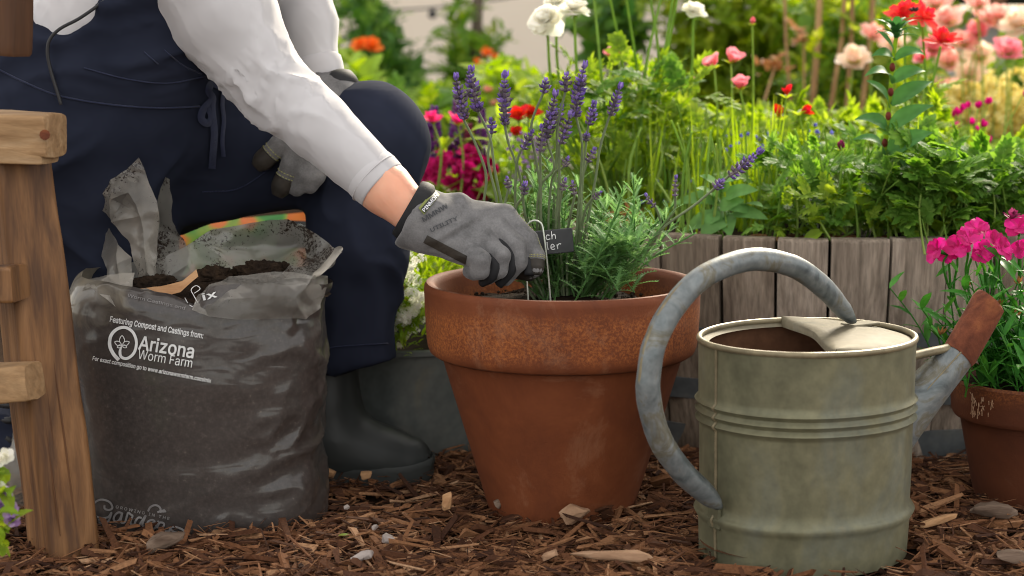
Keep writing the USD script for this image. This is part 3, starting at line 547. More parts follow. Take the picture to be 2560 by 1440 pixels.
# spout
s0, s1, s2 = cpt(2215, 1085), cpt(2400, 884), cpt(2476, 752); sd = unit(s1 - s0)
part(can, 'spout', tube([s0 - sd * .03, s0, s0 + (s1 - s0) * .5, s1, s1 + sd * .01], [.042, .040, .030, .0225, .022], 32), LOOK['zinc_blue'], smooth=40)
cv, cf = tube([s1 - sd * .004, s1, s1 + (s2 - s1) * .3, s1 + (s2 - s1) * .65, s2 - sd * .004, s2, s2 - sd * .003, s1 + (s2 - s1) * .5], [.0236, .0244, .0242, .0240, .0238, .0224, .0185, .018], 32, cap=False)
part(can, 'spout_sleeve', (cv, cf), LOOK['rust'], smooth=40)
part(can, 'sleeve_plug', tube([s2 - sd * .006, s2 - sd * .003], .0184, 24), LOOK['rust'], smooth=30)
b0, b1 = cpt(2268, 893), cpt(2376, 868)
part(can, 'brace', tube(spline([b0 - CA * .01, b0, b0 * .45 + b1 * .55, b1, b1 + sd * .012], 14), np.interp(np.linspace(0, 1, 14), [0, .7, 1], [.0095, .0095, .012]), 12, flat=.6), LOOK['zinc_edge'], smooth=True)
part(can, 'spout_seam', tube([s0 + sd * .02 - A(.0, .0305, -.013), s1 - A(.0, .0205, -.010)], .0012, 5), LOOK['zinc_edge'], smooth=True)

# ---------------------------------------------------------------- wooden bench at the left edge
def beam(p0, p1, w, h, roll=0.0, n=14, seed=0, taper=1.0, wav=.004, up=(0, 0, 1)):
    """A worn timber from p0 to p1 with rounded corners."""
    p0, p1 = np.asarray(p0, float), np.asarray(p1, float); o, M = frame(p0, p1 - p0, up); L = np.linalg.norm(p1 - p0)
    c, s = math.cos(roll), math.sin(roll); th = np.arange(20) * 2 * np.pi / 20; e = 8.0
    sec = np.stack([np.sign(np.cos(th)) * np.abs(np.cos(th)) ** (2 / e) * w / 2, np.sign(np.sin(th)) * np.abs(np.sin(th)) ** (2 / e) * h / 2], 1) @ np.array([[c, s], [-s, c]])
    us = np.concatenate([[0, .012], np.linspace(.05, .95, n), [.988, 1]]); V = []
    for u in us:
        k = (1 + (taper - 1) * u) * (.93 if u in (0, 1) else 1); V.append(np.column_stack([np.full(20, u * L), sec * k]))
    V = np.vstack(V); V[:, 1:] += V[:, 1:] * (wav / max(w, h) * 8 * (meshkit.fbm(np.column_stack([V[:, 0] * 5, V[:, 1:] * 25]), 3, seed) - .5))[:, None]
    q = gridf(len(us), 20, True); f = np.vstack([q[:, [0, 1, 2]], q[:, [0, 2, 3]]]); k = len(V); V = np.vstack([V, [[0, 0, 0], [L, 0, 0]]]); j = np.arange(20); l = (j + 1) % 20; o2 = (len(us) - 1) * 20
    f = np.vstack([f, np.stack([np.full(20, k), l, j], 1), np.stack([np.full(20, k + 1), o2 + j, o2 + l], 1)]); return put(V, (o, M)), f
LB = P(168, 1408, 2.52); bench = thing('wooden_bench', 'rustic brown wooden bench frame with slanted post and rungs, cropped by the left edge', 'bench', A(LB[0], LB[1], 0))
LT = P(30, 380, 2.56); part(bench, 'leg', beam(LB - A(0, 0, .02), LT, .074, .090, .62, 18, 3, up=(0, 1, 0)), LOOK['bench_wood'], smooth=50)
m = MB()
for k in range(7):
    t0, t1 = R.uniform(.02, .5), R.uniform(.55, .98); off = A(.002 + .006 * k - .012, -.0455 + abs(k - 3) * .004, 0); a, b = LB + (LT - LB) * t0 + off, LB + (LT - LB) * t1 + off
    m.add(*tube(spline([a, (a + b) / 2 + A(R.uniform(-.002, .002), 0, 0), b], 8), [.0005] + [.0014] * 6 + [.0005], 5))
part(bench, 'leg_grain', m, LOOK['bench_wood_dark'], kind='stuff', smooth=True)
part(bench, 'arm', beam(P(-420, 322, 2.56), P(140, 340, 2.50), .075, .058, 0, 14, 5), LOOK['bench_wood_pale'], smooth=50)
part(bench, 'arm_ledge', beam(P(-420, 372, 2.55), P(126, 387, 2.50), .060, .024, 0, 10, 6), LOOK['bench_wood_pale'], smooth=50)
part(bench, 'nail', tube([P(112, 337, 2.470), P(112, 337, 2.459)], .0068, 10), LOOK['rust'])
part(bench, 'rung', beam(P(-400, 722, 2.56), P(50, 706, 2.475), .046, .050, 0, 10, 7), LOOK['bench_wood'], smooth=50)
part(bench, 'rung', beam(P(-400, 985, 2.56), P(88, 950, 2.455), .046, .049, 0, 10, 9), LOOK['bench_wood_pale'], smooth=50)
part(bench, 'brace', beam(P(40, -500, 2.52), P(14, 138, 2.52), .05, .055, .3, 10, 11, up=(0, 1, 0)), LOOK['bench_wood_dark'], smooth=50)
part(bench, 'leg', beam(A(-1.16, 2.62, -.02), A(-1.12, 2.62, 1.05), .07, .085, .2, 12, 12, up=(0, 1, 0)), LOOK['bench_wood'], smooth=50)
part(bench, 'top_rail', beam(A(-1.18, 2.60, .985), A(-.58, 2.50, .985), .07, .05, 0, 8, 13), LOOK['bench_wood'], smooth=50)

# ---------------------------------------------------------------- bag of compost
BD = 2.715; BX0 = P(490, 1300, BD)[0]; BASEB = A(BX0, BD, 0)
bag = thing('compost_bag', 'open clear plastic bag of dark compost with white printing, before the kneeling person', 'bag', BASEB)
rows = np.array([(1345, 262, 770), (1334, 245, 786), (1300, 232, 793), (1250, 222, 790), (1200, 214, 788), (1130, 206, 786), (1080, 201, 786), (1010, 194, 792), (950, 186, 800), (880, 172, 805), (820, 162, 806), (770, 163, 800), (735, 176, 800), (712, 190, 812), (700, 205, 815)], float)
def bag_pt(u, t):
    """u: angle, t: height fraction"""
    y = np.interp(t, np.linspace(0, 1, len(rows)), rows[:, 0]); xl = np.interp(t, np.linspace(0, 1, len(rows)), rows[:, 1]); xr = np.interp(t, np.linspace(0, 1, len(rows)), rows[:, 2])
    z = np.interp(y, [P(500, k, BD)[2] * 0 + k for k in range(680, 1360, 5)], [P(500, k, BD)[2] for k in range(680, 1360, 5)])
    X0 = (xl - 1280) / FPX * BD * 1.0; X1 = (xr - 1280) / FPX * BD
    k = np.interp(y, [690, 1355], [1.0, 1.0]); cx, hw = (X0 + X1) / 2, (X1 - X0) / 2
    dep = np.interp(t, [0, .05, .2, .6, .85, 1], [.075, .092, .108, .112, .100, .085]); c, s = np.cos(u), np.sin(u)
    x = cx + hw * np.sign(c) * np.abs(c) ** .75; yy = BD + dep * np.sign(s) * np.abs(s) ** .85
    return x, yy, z
ts = np.concatenate([[0, .012, .03], np.linspace(.06, 1, 76)]); us = np.linspace(0, 2 * np.pi, 200, endpoint=False)
TT, UU = np.meshgrid(ts, us, indexing='ij'); x, y, z = bag_pt(UU, TT)
# perspective: rows were measured on the picture, widths there grow with depth along the ray
V = np.stack([x, y, z], -1)
kx = (V[..., 1] * 0 + BD); V[..., 0] = V[..., 0]
front = np.clip(-(V[..., 1] - BD) / .1, 0, 1)
# the front lip dips where the mouth folds in
lip = np.interp(to_px(V)[..., 0], [150, 200, 330, 420, 490, 530, 600, 700, 830], [.000, .010, -.006, -.014, -.032, -.002, .006, .004, -.002])
V[..., 2] += lip * np.clip((TT - .8) / .2, 0, 1) * (.3 + .7 * front)
shp = TT.shape; v = V.reshape(-1, 3); q = gridf(shp[0], shp[1], True); f = np.vstack([q[:, [0, 1, 2]], q[:, [0, 2, 3]]])
pxv = to_px(v); n0 = vnormals(v, f)
right = np.clip((pxv[:, 0] - 570) / 180, 0, 1) * np.clip((1340 - pxv[:, 1]) / 120, 0, 1) * np.clip((pxv[:, 1] - 760) / 150, 0, 1); topw = np.clip((800 - pxv[:, 1]) / 90, 0, 1)
w1 = folds(v, A(1, 0, .25), 20, 3, 3.5, .10, .5); w2 = folds(v, A(.5, 0, 1), 11, 8, 4, .15, .6); w3 = folds(v, A(1, 0, 0), 26, 12, 3, .12)
dv = .016 * (meshkit.fbm(v * 6, 3, 5) - .5) + .010 * right * w1 + .009 * topw * w2 + .0022 * w3 * np.clip((pxv[:, 1] - 950) / 300, 0, 1) + .002 * w2
crease = np.exp(-((pxv[:, 0] - 745 + (pxv[:, 1] - 740) * .25) / 14) ** 2) * np.clip((860 - pxv[:, 1]) / 80, 0, 1); dv += .008 * crease
dv -= .010 * np.exp(-(((pxv[:, 0] - 750) / 40) ** 2 + ((pxv[:, 1] - 790) / 14) ** 2))
v = v + n0 * dv[:, None]
# bottom cap and inner compost
m = MB(); m.add(v, f); o = shp[1]; c = v[:o].mean(0) - A(0, 0, .004); m.add(np.vstack([v[:o], c]), np.stack([np.full(o, o), (np.arange(o) + 1) % o, np.arange(o)], 1))
bagb = part(bag, 'bag_body', m, LOOK['bag_film'], smooth=True)
BAGF = Front(v, f, (100, 640, 900, 1400))
ring = v[-o:]; cen = ring.mean(0); rings = [cen + (ring - cen) * k for k in (.985, .8, .55, .3, .05)]
for k, rg in enumerate(rings): rg[:, 2] = ring[:, 2] * (1 - k / 4) + (cen[2] + .012) * (k / 4) - .018 + .018 * (meshkit.fbm(rg * 22, 3, 4) - .5)
cv = np.vstack(rings); q = gridf(5, o, True); part(bag, 'compost', (cv, np.vstack([q[:, [0, 1, 2]], q[:, [0, 2, 3]]])), LOOK['soil'], smooth=True)
def sheet(outline, inner, levels=3, amp=.010, seed=0):
    """A crumpled sheet of film through points (px, py, depth): outline in order, then inner points."""
    pts = np.array(list(outline) + list(inner), float); from shapely.geometry import Polygon, Point
    poly = Polygon(pts[:len(outline), :2]).buffer(.5); tri = Delaunay(pts[:, :2]).simplices
    tri = np.array([t for t in tri if poly.contains(Point(*pts[t, :2].mean(0)))])
    V = np.array([P(*p) for p in pts]); a = np.cross(V[tri[:, 1]] - V[tri[:, 0]], V[tri[:, 2]] - V[tri[:, 0]]); flip = (a * (CAM - V[tri[:, 0]])).sum(1) < 0; tri[flip] = tri[flip][:, ::-1]
    mm = trimesh.Trimesh(V, tri, process=False)
    for k in range(levels): 
        mm = mm.subdivide(); v, ff = np.array(mm.vertices), np.array(mm.faces); n = vnormals(v, ff); fr = 16 * 2 ** k
        v = v + n * (amp / 1.9 ** k * (np.abs(meshkit.fbm(v * fr, 1, seed + k) - .5) * 2 - .5))[:, None]; mm = trimesh.Trimesh(v, ff, process=False)
    return np.array(mm.vertices), np.array(mm.faces)
part(bag, 'back_peak', sheet([(345, 393, 2.80), (385, 430, 2.80), (415, 450, 2.79), (420, 555, 2.78), (455, 600, 2.78), (475, 640, 2.78), (440, 720, 2.76), (340, 735, 2.76), (262, 700, 2.77), (258, 690, 2.77), (249, 632, 2.78), (268, 560, 2.79), (260, 470, 2.80), (300, 440, 2.81)], [(340, 480, 2.82), (350, 600, 2.80), (390, 560, 2.81)], 3, .012, 3), LOOK['film_back'], smooth=28)
part(bag, 'front_peak', sheet([(345, 394, 2.755), (366, 440, 2.75), (392, 500, 2.735), (398, 560, 2.74), (400, 640, 2.735), (398, 712, 2.72), (340, 712, 2.725), (333, 640, 2.735), (318, 600, 2.74), (272, 556, 2.735), (243, 522, 2.75), (252, 484, 2.745), (277, 450, 2.75), (318, 425, 2.76)], [(320, 480, 2.735), (350, 540, 2.725), (300, 510, 2.745), (360, 620, 2.715), (270, 500, 2.73), (365, 680, 2.70)], 3, .010, 7), LOOK['film_dirty'], smooth=26)
part(bag, 'peak_side', sheet([(258, 560, 2.765), (285, 600, 2.75), (330, 640, 2.735), (336, 700, 2.72), (300, 725, 2.70), (262, 700, 2.73), (250, 640, 2.76)], [(290, 660, 2.72)], 3, .010, 12), LOOK['film_clear'], smooth=26)
part(bag, 'left_shoulder', sheet([(205, 698, 2.70), (270, 686, 2.67), (335, 676, 2.66), (332, 715, 2.635), (318, 742, 2.618), (290, 766, 2.612), (262, 742, 2.618), (225, 716, 2.64), (190, 735, 2.665)], [(262, 712, 2.635), (296, 716, 2.628)], 3, .008, 5), LOOK['film_clear'], smooth=26)
part(bag, 'back_flap', sheet([(392, 660, 2.74), (430, 632, 2.75), (480, 604, 2.77), (530, 574, 2.79), (620, 562, 2.80), (718, 549, 2.80), (770, 574, 2.79), (815, 602, 2.77), (852, 618, 2.745), (830, 650, 2.72), (785, 690, 2.68), (690, 690, 2.74), (560, 700, 2.75), (500, 722, 2.74), (440, 730, 2.73), (410, 700, 2.72)], [(560, 620, 2.79), (640, 620, 2.815), (735, 610, 2.81), (470, 660, 2.74), (520, 660, 2.76), (790, 640, 2.77), (650, 670, 2.79)], 3, .011, 9), LOOK['film_back'], smooth=26)
part(bag, 'front_flap', sheet([(495, 735, 2.635), (480, 772, 2.606), (520, 790, 2.600), (600, 800, 2.600), (700, 800, 2.603), (772, 800, 2.625), (800, 770, 2.66), (828, 690, 2.70), (785, 690, 2.64), (720, 682, 2.625), (650, 676, 2.63), (570, 684, 2.64), (520, 705, 2.645)], [(560, 745, 2.606), (650, 740, 2.598), (660, 700, 2.612), (740, 745, 2.606), (765, 720, 2.622)], 3, .009, 15), LOOK['film_front'], smooth=26)
part(bag, 'rolled_edge', tube(spline([P(850, 618, 2.742), P(835, 640, 2.715), P(812, 668, 2.685), P(786, 691, 2.655)], 16), [.004] + [.0065] * 14 + [.003], 8, flat=.5), LOOK['film_clear'], smooth=40)
part(bag, 'edge_strip', sheet([(330, 722, 2.66), (400, 716, 2.655), (455, 700, 2.66), (490, 672, 2.67), (495, 690, 2.655), (450, 728, 2.645), (400, 742, 2.64), (345, 738, 2.642)], [(420, 724, 2.648)], 2, .003, 2), LOOK['chip_tan'], smooth=30)
m = MB()
for px, py, dd, s in ((650, 678, 2.765, .020), (700, 676, 2.77, .016), (605, 686, 2.755, .014), (400, 712, 2.71, .020), (360, 718, 2.705, .018), (530, 694, 2.735, .020), (650, 682, 2.735, .024)): m.add(*blob(P(px, py, dd), s, 4, int(px), .55, 3, (1.3, .7, .75)))
part(bag, 'loose_compost', m, LOOK['soil'], smooth=True)
def bag_print(name, pieces, look, label=None):
    m = MB()
    for p, f in pieces:
        w = BAGF(p, .0022); n = np.cross(w[f[:, 1]] - w[f[:, 0]], w[f[:, 2]] - w[f[:, 0]]); fl = ((CAM - w[f[:, 0]]) * n).sum(1) < 0; f = f.copy(); f[fl] = f[fl][:, ::-1]; m.add(w, f)
    part(bag, name, m, LOOK[look], smooth=False, label=label)
bag_print('printed_lettering', [print_text('Featuring Compost and Castings from:', (273, 804), (507, 846), 14, bold=True)], 'print_white', 'printed line Featuring Compost and Castings from:')
bag_print('printed_lettering', [print_text('Arizona', (344, 872), (483, 895), 33, bold=True)], 'print_white', 'printed name Arizona in bold letters')
bag_print('printed_lettering', [print_text('Worm Farm', (343, 896), (479, 919), 23)], 'print_white', 'printed words Worm Farm')
bag_print('printed_lettering', [print_text('For exact composition go to www.arizonawormfarm.com/mix', (230, 900), (527, 957), 10, bold=True)], 'print_white', 'printed web address line')
bag_print('printed_lettering', [print_text('Worm Castings and', (318, 742), (462, 774), 8)], 'print_grey', 'half folded printed line at the mouth')
bag_print('printed_lettering', [print_text('ix', (505, 752), (543, 742), 17, bold=True), print_stroke([(494, 756), (484, 738), (478, 724), (490, 714), (500, 722), (486, 733)], 2), print_stroke([(462, 744), (470, 758), (481, 766), (490, 756)], 2)], 'print_white', 'folded printed word ending in ix')
ringp = [(297, 900), (283, 884), (274, 862), (278, 838), (294, 822), (315, 819), (333, 832), (341, 856), (335, 882), (318, 896), (303, 892), (300, 878), (304, 866)]
leafs = []
for a, L in ((-90, 24), (-25, 20), (-155, 20), (25, 13), (155, 13)):
    c, s = math.cos(math.radians(a)), math.sin(math.radians(a)); o = A(305, 863); l = [o, o + L * .5 * A(c, s) + L * .27 * A(-s, c), o + L * A(c, s), o + L * .5 * A(c, s) - L * .27 * A(-s, c), o]; leafs.append(print_stroke(l, 2.0, 20))
bag_print('printed_emblem', [print_stroke(ringp, np.interp(np.linspace(0, 1, 70), [0, .06, .5, .9, 1], [9, 9, 7, 7, 4]), 70)] + leafs, 'print_white', 'printed ring emblem with a five-part leaf')
k = 2560 / 300
gp = lambda l: [(200 + x / k * 1.0, 1220 + y / k) for x, y in l]
gw = 5
garden = [[(520, 370), (530, 440), (620, 470), (690, 420), (640, 310), (520, 255), (400, 260), (290, 340), (270, 470), (330, 590), (470, 640), (600, 620), (670, 530), (620, 680), (540, 760), (430, 740), (350, 680), (430, 680)],
          [(900, 540), (820, 520), (740, 590), (720, 680), (780, 720), (850, 660), (900, 540), (870, 690), (900, 745), (960, 720), (1000, 600), (1030, 530), (1090, 570), (1120, 600), (1080, 700), (1090, 770), (1150, 785)],
          [(1320, 640), (1250, 630), (1190, 700), (1170, 790), (1240, 810), (1310, 720), (1400, 590), (1340, 740), (1340, 810), (1420, 820), (1500, 760), (1590, 720), (1540, 680), (1450, 720), (1440, 810), (1510, 860), (1590, 860), (1640, 760), (1670, 720), (1640, 860)],
          [(1650, 830), (1700, 740), (1780, 750), (1790, 800), (1740, 880), (1790, 915), (1900, 920), (1930, 850), (2030, 830), (2190, 890), (2280, 990), (2230, 1050), (2170, 1040)], [(1930, 870), (1990, 930), (2100, 960), (2180, 1000)]]
bag_print('printed_script', [print_stroke(gp(l), gw, 12 * len(l)) for l in garden], 'print_grey', 'printed script word Garden with swirls')
bag_print('printed_lettering', [print_text('G R O W I N G   I N   T H E', (288, 1270), (423, 1300), 7, bold=True)], 'print_grey', 'small printed words GROWING IN THE')
bag_print('printed_emblem', [print_stroke(gp([(1450, 500), (1500, 410), (1600, 365), (1690, 400), (1720, 480), (1650, 520)]), 5), print_stroke(gp([(1700, 520), (1780, 490), (1840, 510)]), np.interp(np.linspace(0, 1, 40), [0, .6, 1], [3, 9, 2]))], 'print_grey', 'small printed worm and leaf emblem')

# second bag, folded plastic behind the bench post
solo('plastic_bag', blob(P(118, 1190, 2.74), .10, 4, 21, .35, 1.6, (.62, .7, 1.0)), LOOK['film_clear'], 'crumpled clear plastic bag half hidden behind the bench post', 'bag', P(118, 1300, 2.70) * A(1, 1, 0), smooth=30)
# printed sack seen under the thigh
sk = P(605, 700, 3.34); SKB = A(sk[0], 3.34, 0)
sack = thing('printed_sack', 'bright green and orange printed sack seen under the raised thigh', 'sack', SKB)
ztop = P(600, 545, 3.34)[2]; nu, nv = 26, 26; U, W = np.meshgrid(np.linspace(-1, 1, nu), np.linspace(0, 1, nv), indexing='ij')
m = MB()
for s in (-1, 1):
    th = .05 * (1 - U ** 4) * (1 - (2 * W - 1) ** 6) * (1.2 - .5 * W); vv = np.stack([SKB[0] + .135 * U, 3.34 + s * (th + .002), ztop * W + .012 * U * W], -1).reshape(-1, 3); m.add(vv, gf(nu, nv) if s < 0 else gf(nu, nv)[:, ::-1])
part(sack, 'sack_body', m, LOOK['sack_print'], smooth=True)
sv = np.array([P(*p) for p in ((700, 550, 3.278), (772, 553, 3.30), (770, 620, 3.28), (690, 620, 3.27))]); part(sack, 'label_panel', (sv, np.array([[0, 2, 1], [0, 3, 2]])), LOOK['sack_black'])
p, f = print_text('lor', (728, 570), (772, 576), 16); r = np.array([P(a, b, 3.27) for a, b in p]); part(sack, 'printed_lettering', (r, f), LOOK['print_white'], smooth=False)
# ---------------------------------------------------------------- person
PB = A(P(800, 1180, 2.95)[0], 2.95, 0)
person = thing('person', 'kneeling person in navy overalls and white shirt reaching a gloved hand to the pot', 'person', PB)
def J(px, py, d, r): return (P(px, py, d), r)
# joints measured on the picture: (pixel, depth, radius in metres)
SH, EL, MID, HEM, WR = J(450, -170, 2.76, .088), J(670, 200, 2.74, .0535), J(794, 314, 2.715, .0495), J(942, 452, 2.685, .0395), J(1052, 548, 2.660, .033)
FS, FE, FW, FH = J(640, -260, 3.06, .075), J(735, -70, 3.03, .052), J(800, 178, 2.985, .034), J(838, 232, 2.965, .032)
HIPN, HIPF, KNF, HEMF = J(190, 385, 2.87, .128), J(270, 412, 3.02, .120), J(924, 350, 2.965, .088), J(886, 905, 2.935, .060)
KNN, FTN = J(345, 1075, 2.92, .078), J(-190, 1150, 2.98, .062)
TOR = [J(130, 320, 2.945, .155), J(330, 120, 2.93, .140), J(480, -190, 2.92, .150)]
def torso(p, g=0.0):
    d = None
    for off in (-.065, .065):
        e = chain(p, [(a + A(0, off, 0), r + g) for a, r in TOR], .04); d = e if d is None else smin(d, e, .05)
    return d
HEAD = P(760, -640, 2.93)
def head_sdf(p):
    d = smin(torso(p, -.012), seg(p, P(560, -330, 2.92), P(690, -520, 2.92), .065, .058), .05)
    q = (p - HEAD) * A(1, 1.18, .92); d = smin(d, np.linalg.norm(q, axis=1) - .098, .03)
    d = smin(d, np.linalg.norm(p - HEAD - A(.085, 0, -.065), axis=1) - .035, .04)                       # jaw
    d = smin(d, np.linalg.norm((p - HEAD - A(.100, 0, -.012)) * A(.8, 1.3, .8), axis=1) - .013, .014)   # nose
    for s in (-1, 1):
        d = np.maximum(d, -(np.linalg.norm(p - HEAD - A(.106, s * .032, .012), axis=1) - .016))
        d = smin(d, np.linalg.norm(p - HEAD - A(.080, s * .031, .012), axis=1) - .0165, .004)
        d = smin(d, np.linalg.norm((p - HEAD - A(-.005, s * .083, -.01)) * A(1, 2.2, .7), axis=1) - .024, .006)
    return d
def body_sdf(p):
    d = head_sdf(p)
    for c in ([(SH[0], .062), (EL[0], .038), (MID[0], .036), (P(960, 468, 2.682), .0345), (WR[0], .0305)], [(FS[0], .06), (FE[0], .042), (FW[0], .029), (P(846, 240, 2.962), .026)]): d = smin(d, chain(p, c, .02), .02)
    for c in ([(HIPF[0], .095), (KNF[0], .064), (P(850, 700, 2.95), .052), (P(812, 1040, 2.93), .036)], [(HIPN[0], .10), (KNN[0], .060), (FTN[0], .045)]): d = smin(d, chain(p, c, .03), .04)
    return d
lo, hi = P(-260, 1230, 2.95), P(1090, -900, 2.95)
body_m = taubin(surface_nets(body_sdf, A(lo[0], 2.60, .02), A(hi[0], 3.20, hi[2]), .0085), 6)
part(person, 'body', body_m, LOOK['skin'], smooth=True)
# finer forearm is the part of the body in view: it is remeshed at the wrist by the same field
# ---- shirt
def sleeve_n(p):
    d = chain(p, [SH, J(562, 40, 2.75, .078), EL, MID, HEM], .008)
    n = unit(HEM[0] - MID[0]); return np.maximum(d, (p - HEM[0]) @ n - .006)
def sleeve_f(p):
    d = chain(p, [FS, FE, J(770, 60, 3.01, .045), FW], .02); n = unit(FW[0] - FE[0]); return np.maximum(d, (p - FW[0]) @ n - .010)
def shirt_sdf(p):
    d = torso(p, -.004); d = np.maximum(d, -(p - TOR[1][0]) @ unit(TOR[2][0] - TOR[1][0]) - .10); d = smin(d, sleeve_n(p), .03); d = smin(d, sleeve_f(p), .03)
    return np.maximum(d, (p - P(560, -330, 2.92)) @ unit(TOR[2][0] - TOR[1][0]) - .005)
sm = taubin(surface_nets(shirt_sdf, A(P(-60, 0, 2.9)[0], 2.60, P(0, 560, 2.75)[2]), A(P(1010, 0, 2.9)[0], 3.20, P(0, -420, 2.9)[2]), .0062), 5)
def shirt_fold(v):
    q = to_px(v); w = .0045 * folds(v, A(.75, .1, -.45), 17, 31, 10, .12, .4) + .0040 * folds(v, A(.35, 0, .9), 20, 33, 11, .12, .45)
    el = np.exp(-(((q[:, 0] - 640) / 130) ** 2 + ((q[:, 1] - 230) / 95) ** 2)); w = w * (.35 + 1.9 * el)
    ln = (q[:, 0] - 560) * .38 - (q[:, 1] - 268); w += .007 * np.exp(-(ln / 16) ** 2) * np.exp(-((q[:, 0] - 625) / 75) ** 2)
    near_hem = np.clip((q[:, 0] - 800) / 130, 0, 1) * (v[:, 1] < 2.85); return (w - .003) * (1 - .8 * near_hem) + .0022 * (meshkit.fbm(v * 7, 2, 3) - .5)
sm = push(sm, shirt_fold); part(person, 'shirt', sm, LOOK['white_knit'], smooth=True)
m = MB(); n = unit(HEM[0] - MID[0])
for off, rr in ((-.006, .0412),):
    c = HEM[0] + n * off; a = unit(np.cross(n, A(0, 0, 1))); b = np.cross(n, a); t = np.linspace(0, 2 * np.pi, 49); m.add(*tube(c + rr * (np.outer(np.cos(t), a) + np.outer(np.sin(t), b)), .0011 if off < 0 else .0016, 6, False))
part(person, 'cuff_hem', m, LOOK['white_knit'], smooth=True)
def cuff(h0, h1, r0, r1, L):
    n = unit(h1 - h0); a = unit(np.cross(n, A(0, 0, 1))); b = np.cross(n, a); t = np.linspace(0, 2 * np.pi, 65)[:-1]; rg = []
    for s, r in ((-L, r0 - .006), (-L * .8, r0 - .001), (-L * .45, (r0 + r1) / 2 + .0012), (0, r1 + .0012), (.003, r1 + .0002), (.002, r1 - .003), (-.01, r1 - .004)): rg.append(h1 + n * s + (r + .0007 * np.sin(t * 3 + 1))[:, None] * (np.outer(np.cos(t), a) + np.outer(np.sin(t), b)))
    q = gridf(len(rg), 64, True); return np.vstack(rg), np.vstack([q[:, [0, 1, 2]], q[:, [0, 2, 3]]])
part(person, 'cuff', cuff(MID[0], HEM[0] + unit(HEM[0] - MID[0]) * .008, .0415, .0386, .030), LOOK['white_knit'], smooth=True)
part(person, 'cuff', cuff(FE[0], FW[0] + unit(FW[0] - FE[0]) * .012, .0385, .0350, .034), LOOK['white_knit'], smooth=True)
# ---- overalls
def overalls_sdf(p):
    d = torso(p, .008)
    d = np.maximum(d, (p - P(520, -260, 2.9)) @ unit(TOR[2][0] - TOR[1][0]) + .0)
    hole = np.linalg.norm((p - P(165, -95, 2.80)) * A(1.0, .35, .82), axis=1) - .092                     # armhole: the shirt shows through
    d = np.maximum(d, -hole)
    legf = chain(p, [HIPF, KNF, J(889, 600, 2.945, .0715), HEMF, J(884, 1000, 2.93, .060)], .03)
    legn = chain(p, [HIPN, KNN, FTN], .03)
    cut = (p - P(884, 905, 2.935)) @ unit(A(.07, 0, -1)); legf = np.maximum(legf, cut)
    d = smin(d, smin(legf, legn, .05), .07)
    d = smin(d, seg(p, P(400, 250, 2.90), P(400, 250, 2.99), .115, .115), .06)
    return np.maximum(d, .004 - p[:, 2])
lo, hi = P(-230, 1240, 2.95), P(1080, -300, 2.95)
om = taubin(surface_nets(overalls_sdf, A(lo[0], 2.66, .02), A(hi[0], 3.20, hi[2]), .0068), 5)
def overall_fold(v):
    q = to_px(v); w = np.zeros(len(v))
    up = np.clip((300 - q[:, 1]) / 160, 0, 1) * np.clip((720 - q[:, 0]) / 200, 0, 1)
    w += up * (.014 * folds(v, A(1, 0, .28), 13, 41, 3.2, .10, .55) + .006 * folds(v, A(1, 0, .22), 24, 44, 3, .12))
    th = np.clip((q[:, 1] - 280) / 120, 0, 1) * np.clip((620 - q[:, 0]) / 250, 0, 1)
    w += th * (.020 * folds(v, A(1, .1, -.12), 8, 47, 4, .12, .6) + .004 * folds(v, A(1, 0, -.3), 16, 49, 3, .12))
    kn = np.exp(-(((q[:, 0] - 900) / 190) ** 2 + ((q[:, 1] - 420) / 170) ** 2)); w += kn * .014 * folds(v, A(.7, 0, .55), 9, 52, 4, .14, .6)
    sh = np.clip((q[:, 1] - 480) / 200, 0, 1) * np.clip((q[:, 0] - 700) / 80, 0, 1); w += sh * .014 * folds(v, A(.12, 0, 1), 9, 55, 4, .14, .5)
    w += .008 * np.exp(-((q[:, 1] - 885 + .03 * (q[:, 0] - 880)) / 12) ** 2) * np.clip((q[:, 0] - 700) / 80, 0, 1) * 0
    return w - .004 + .008 * (meshkit.fbm(v * 5, 2, 9) - .5)
om = push(om, overall_fold); part(person, 'overalls', om, LOOK['navy_cloth'], smooth=True)
OMF = Front(*om, box=(-60, -60, 1100, 930))
def seam_line(name, pts, look, r=.0015, lift=.001, n=40, flat=None):
    w = OMF(spline(pts, n), lift); part(person, name, tube(w, r, 6, flat=flat), LOOK[look], smooth=True)
seam_line('waist_seam', [(-20, 165), (60, 205), (150, 240), (280, 262), (400, 270), (500, 266)], 'navy_tape', .0013)
seam_line('waist_seam', [(210, 170), (320, 198), (420, 208), (520, 190)], 'navy_tape', .0010)
seam_line('pocket_seam', [(360, 130), (395, 160)], 'navy_tape', .0010)
seam_line('pocket_seam', [(410, 125), (460, 165), (505, 185)], 'navy_tape', .0010)
seam_line('side_seam', [(505, 480), (600, 470), (700, 400), (770, 330)], 'navy_tape', .0010)
seam_line('hem_seam', [(806, 872), (850, 866), (910, 862), (970, 858)], 'navy_tape', .0009)
cd = OMF(np.array([(150, 200), (140, 240), (120, 160.)]), 0)[:, 1].min() - .004; part(person, 'cord', tube([P(x, y, cd) for x, y in spline([(262, 2), (200, 45), (150, 72), (124, 100), (119, 135), (128, 180), (142, 225), (153, 262)], 40)], .0026, 6), LOOK['cord_black'], smooth=True)
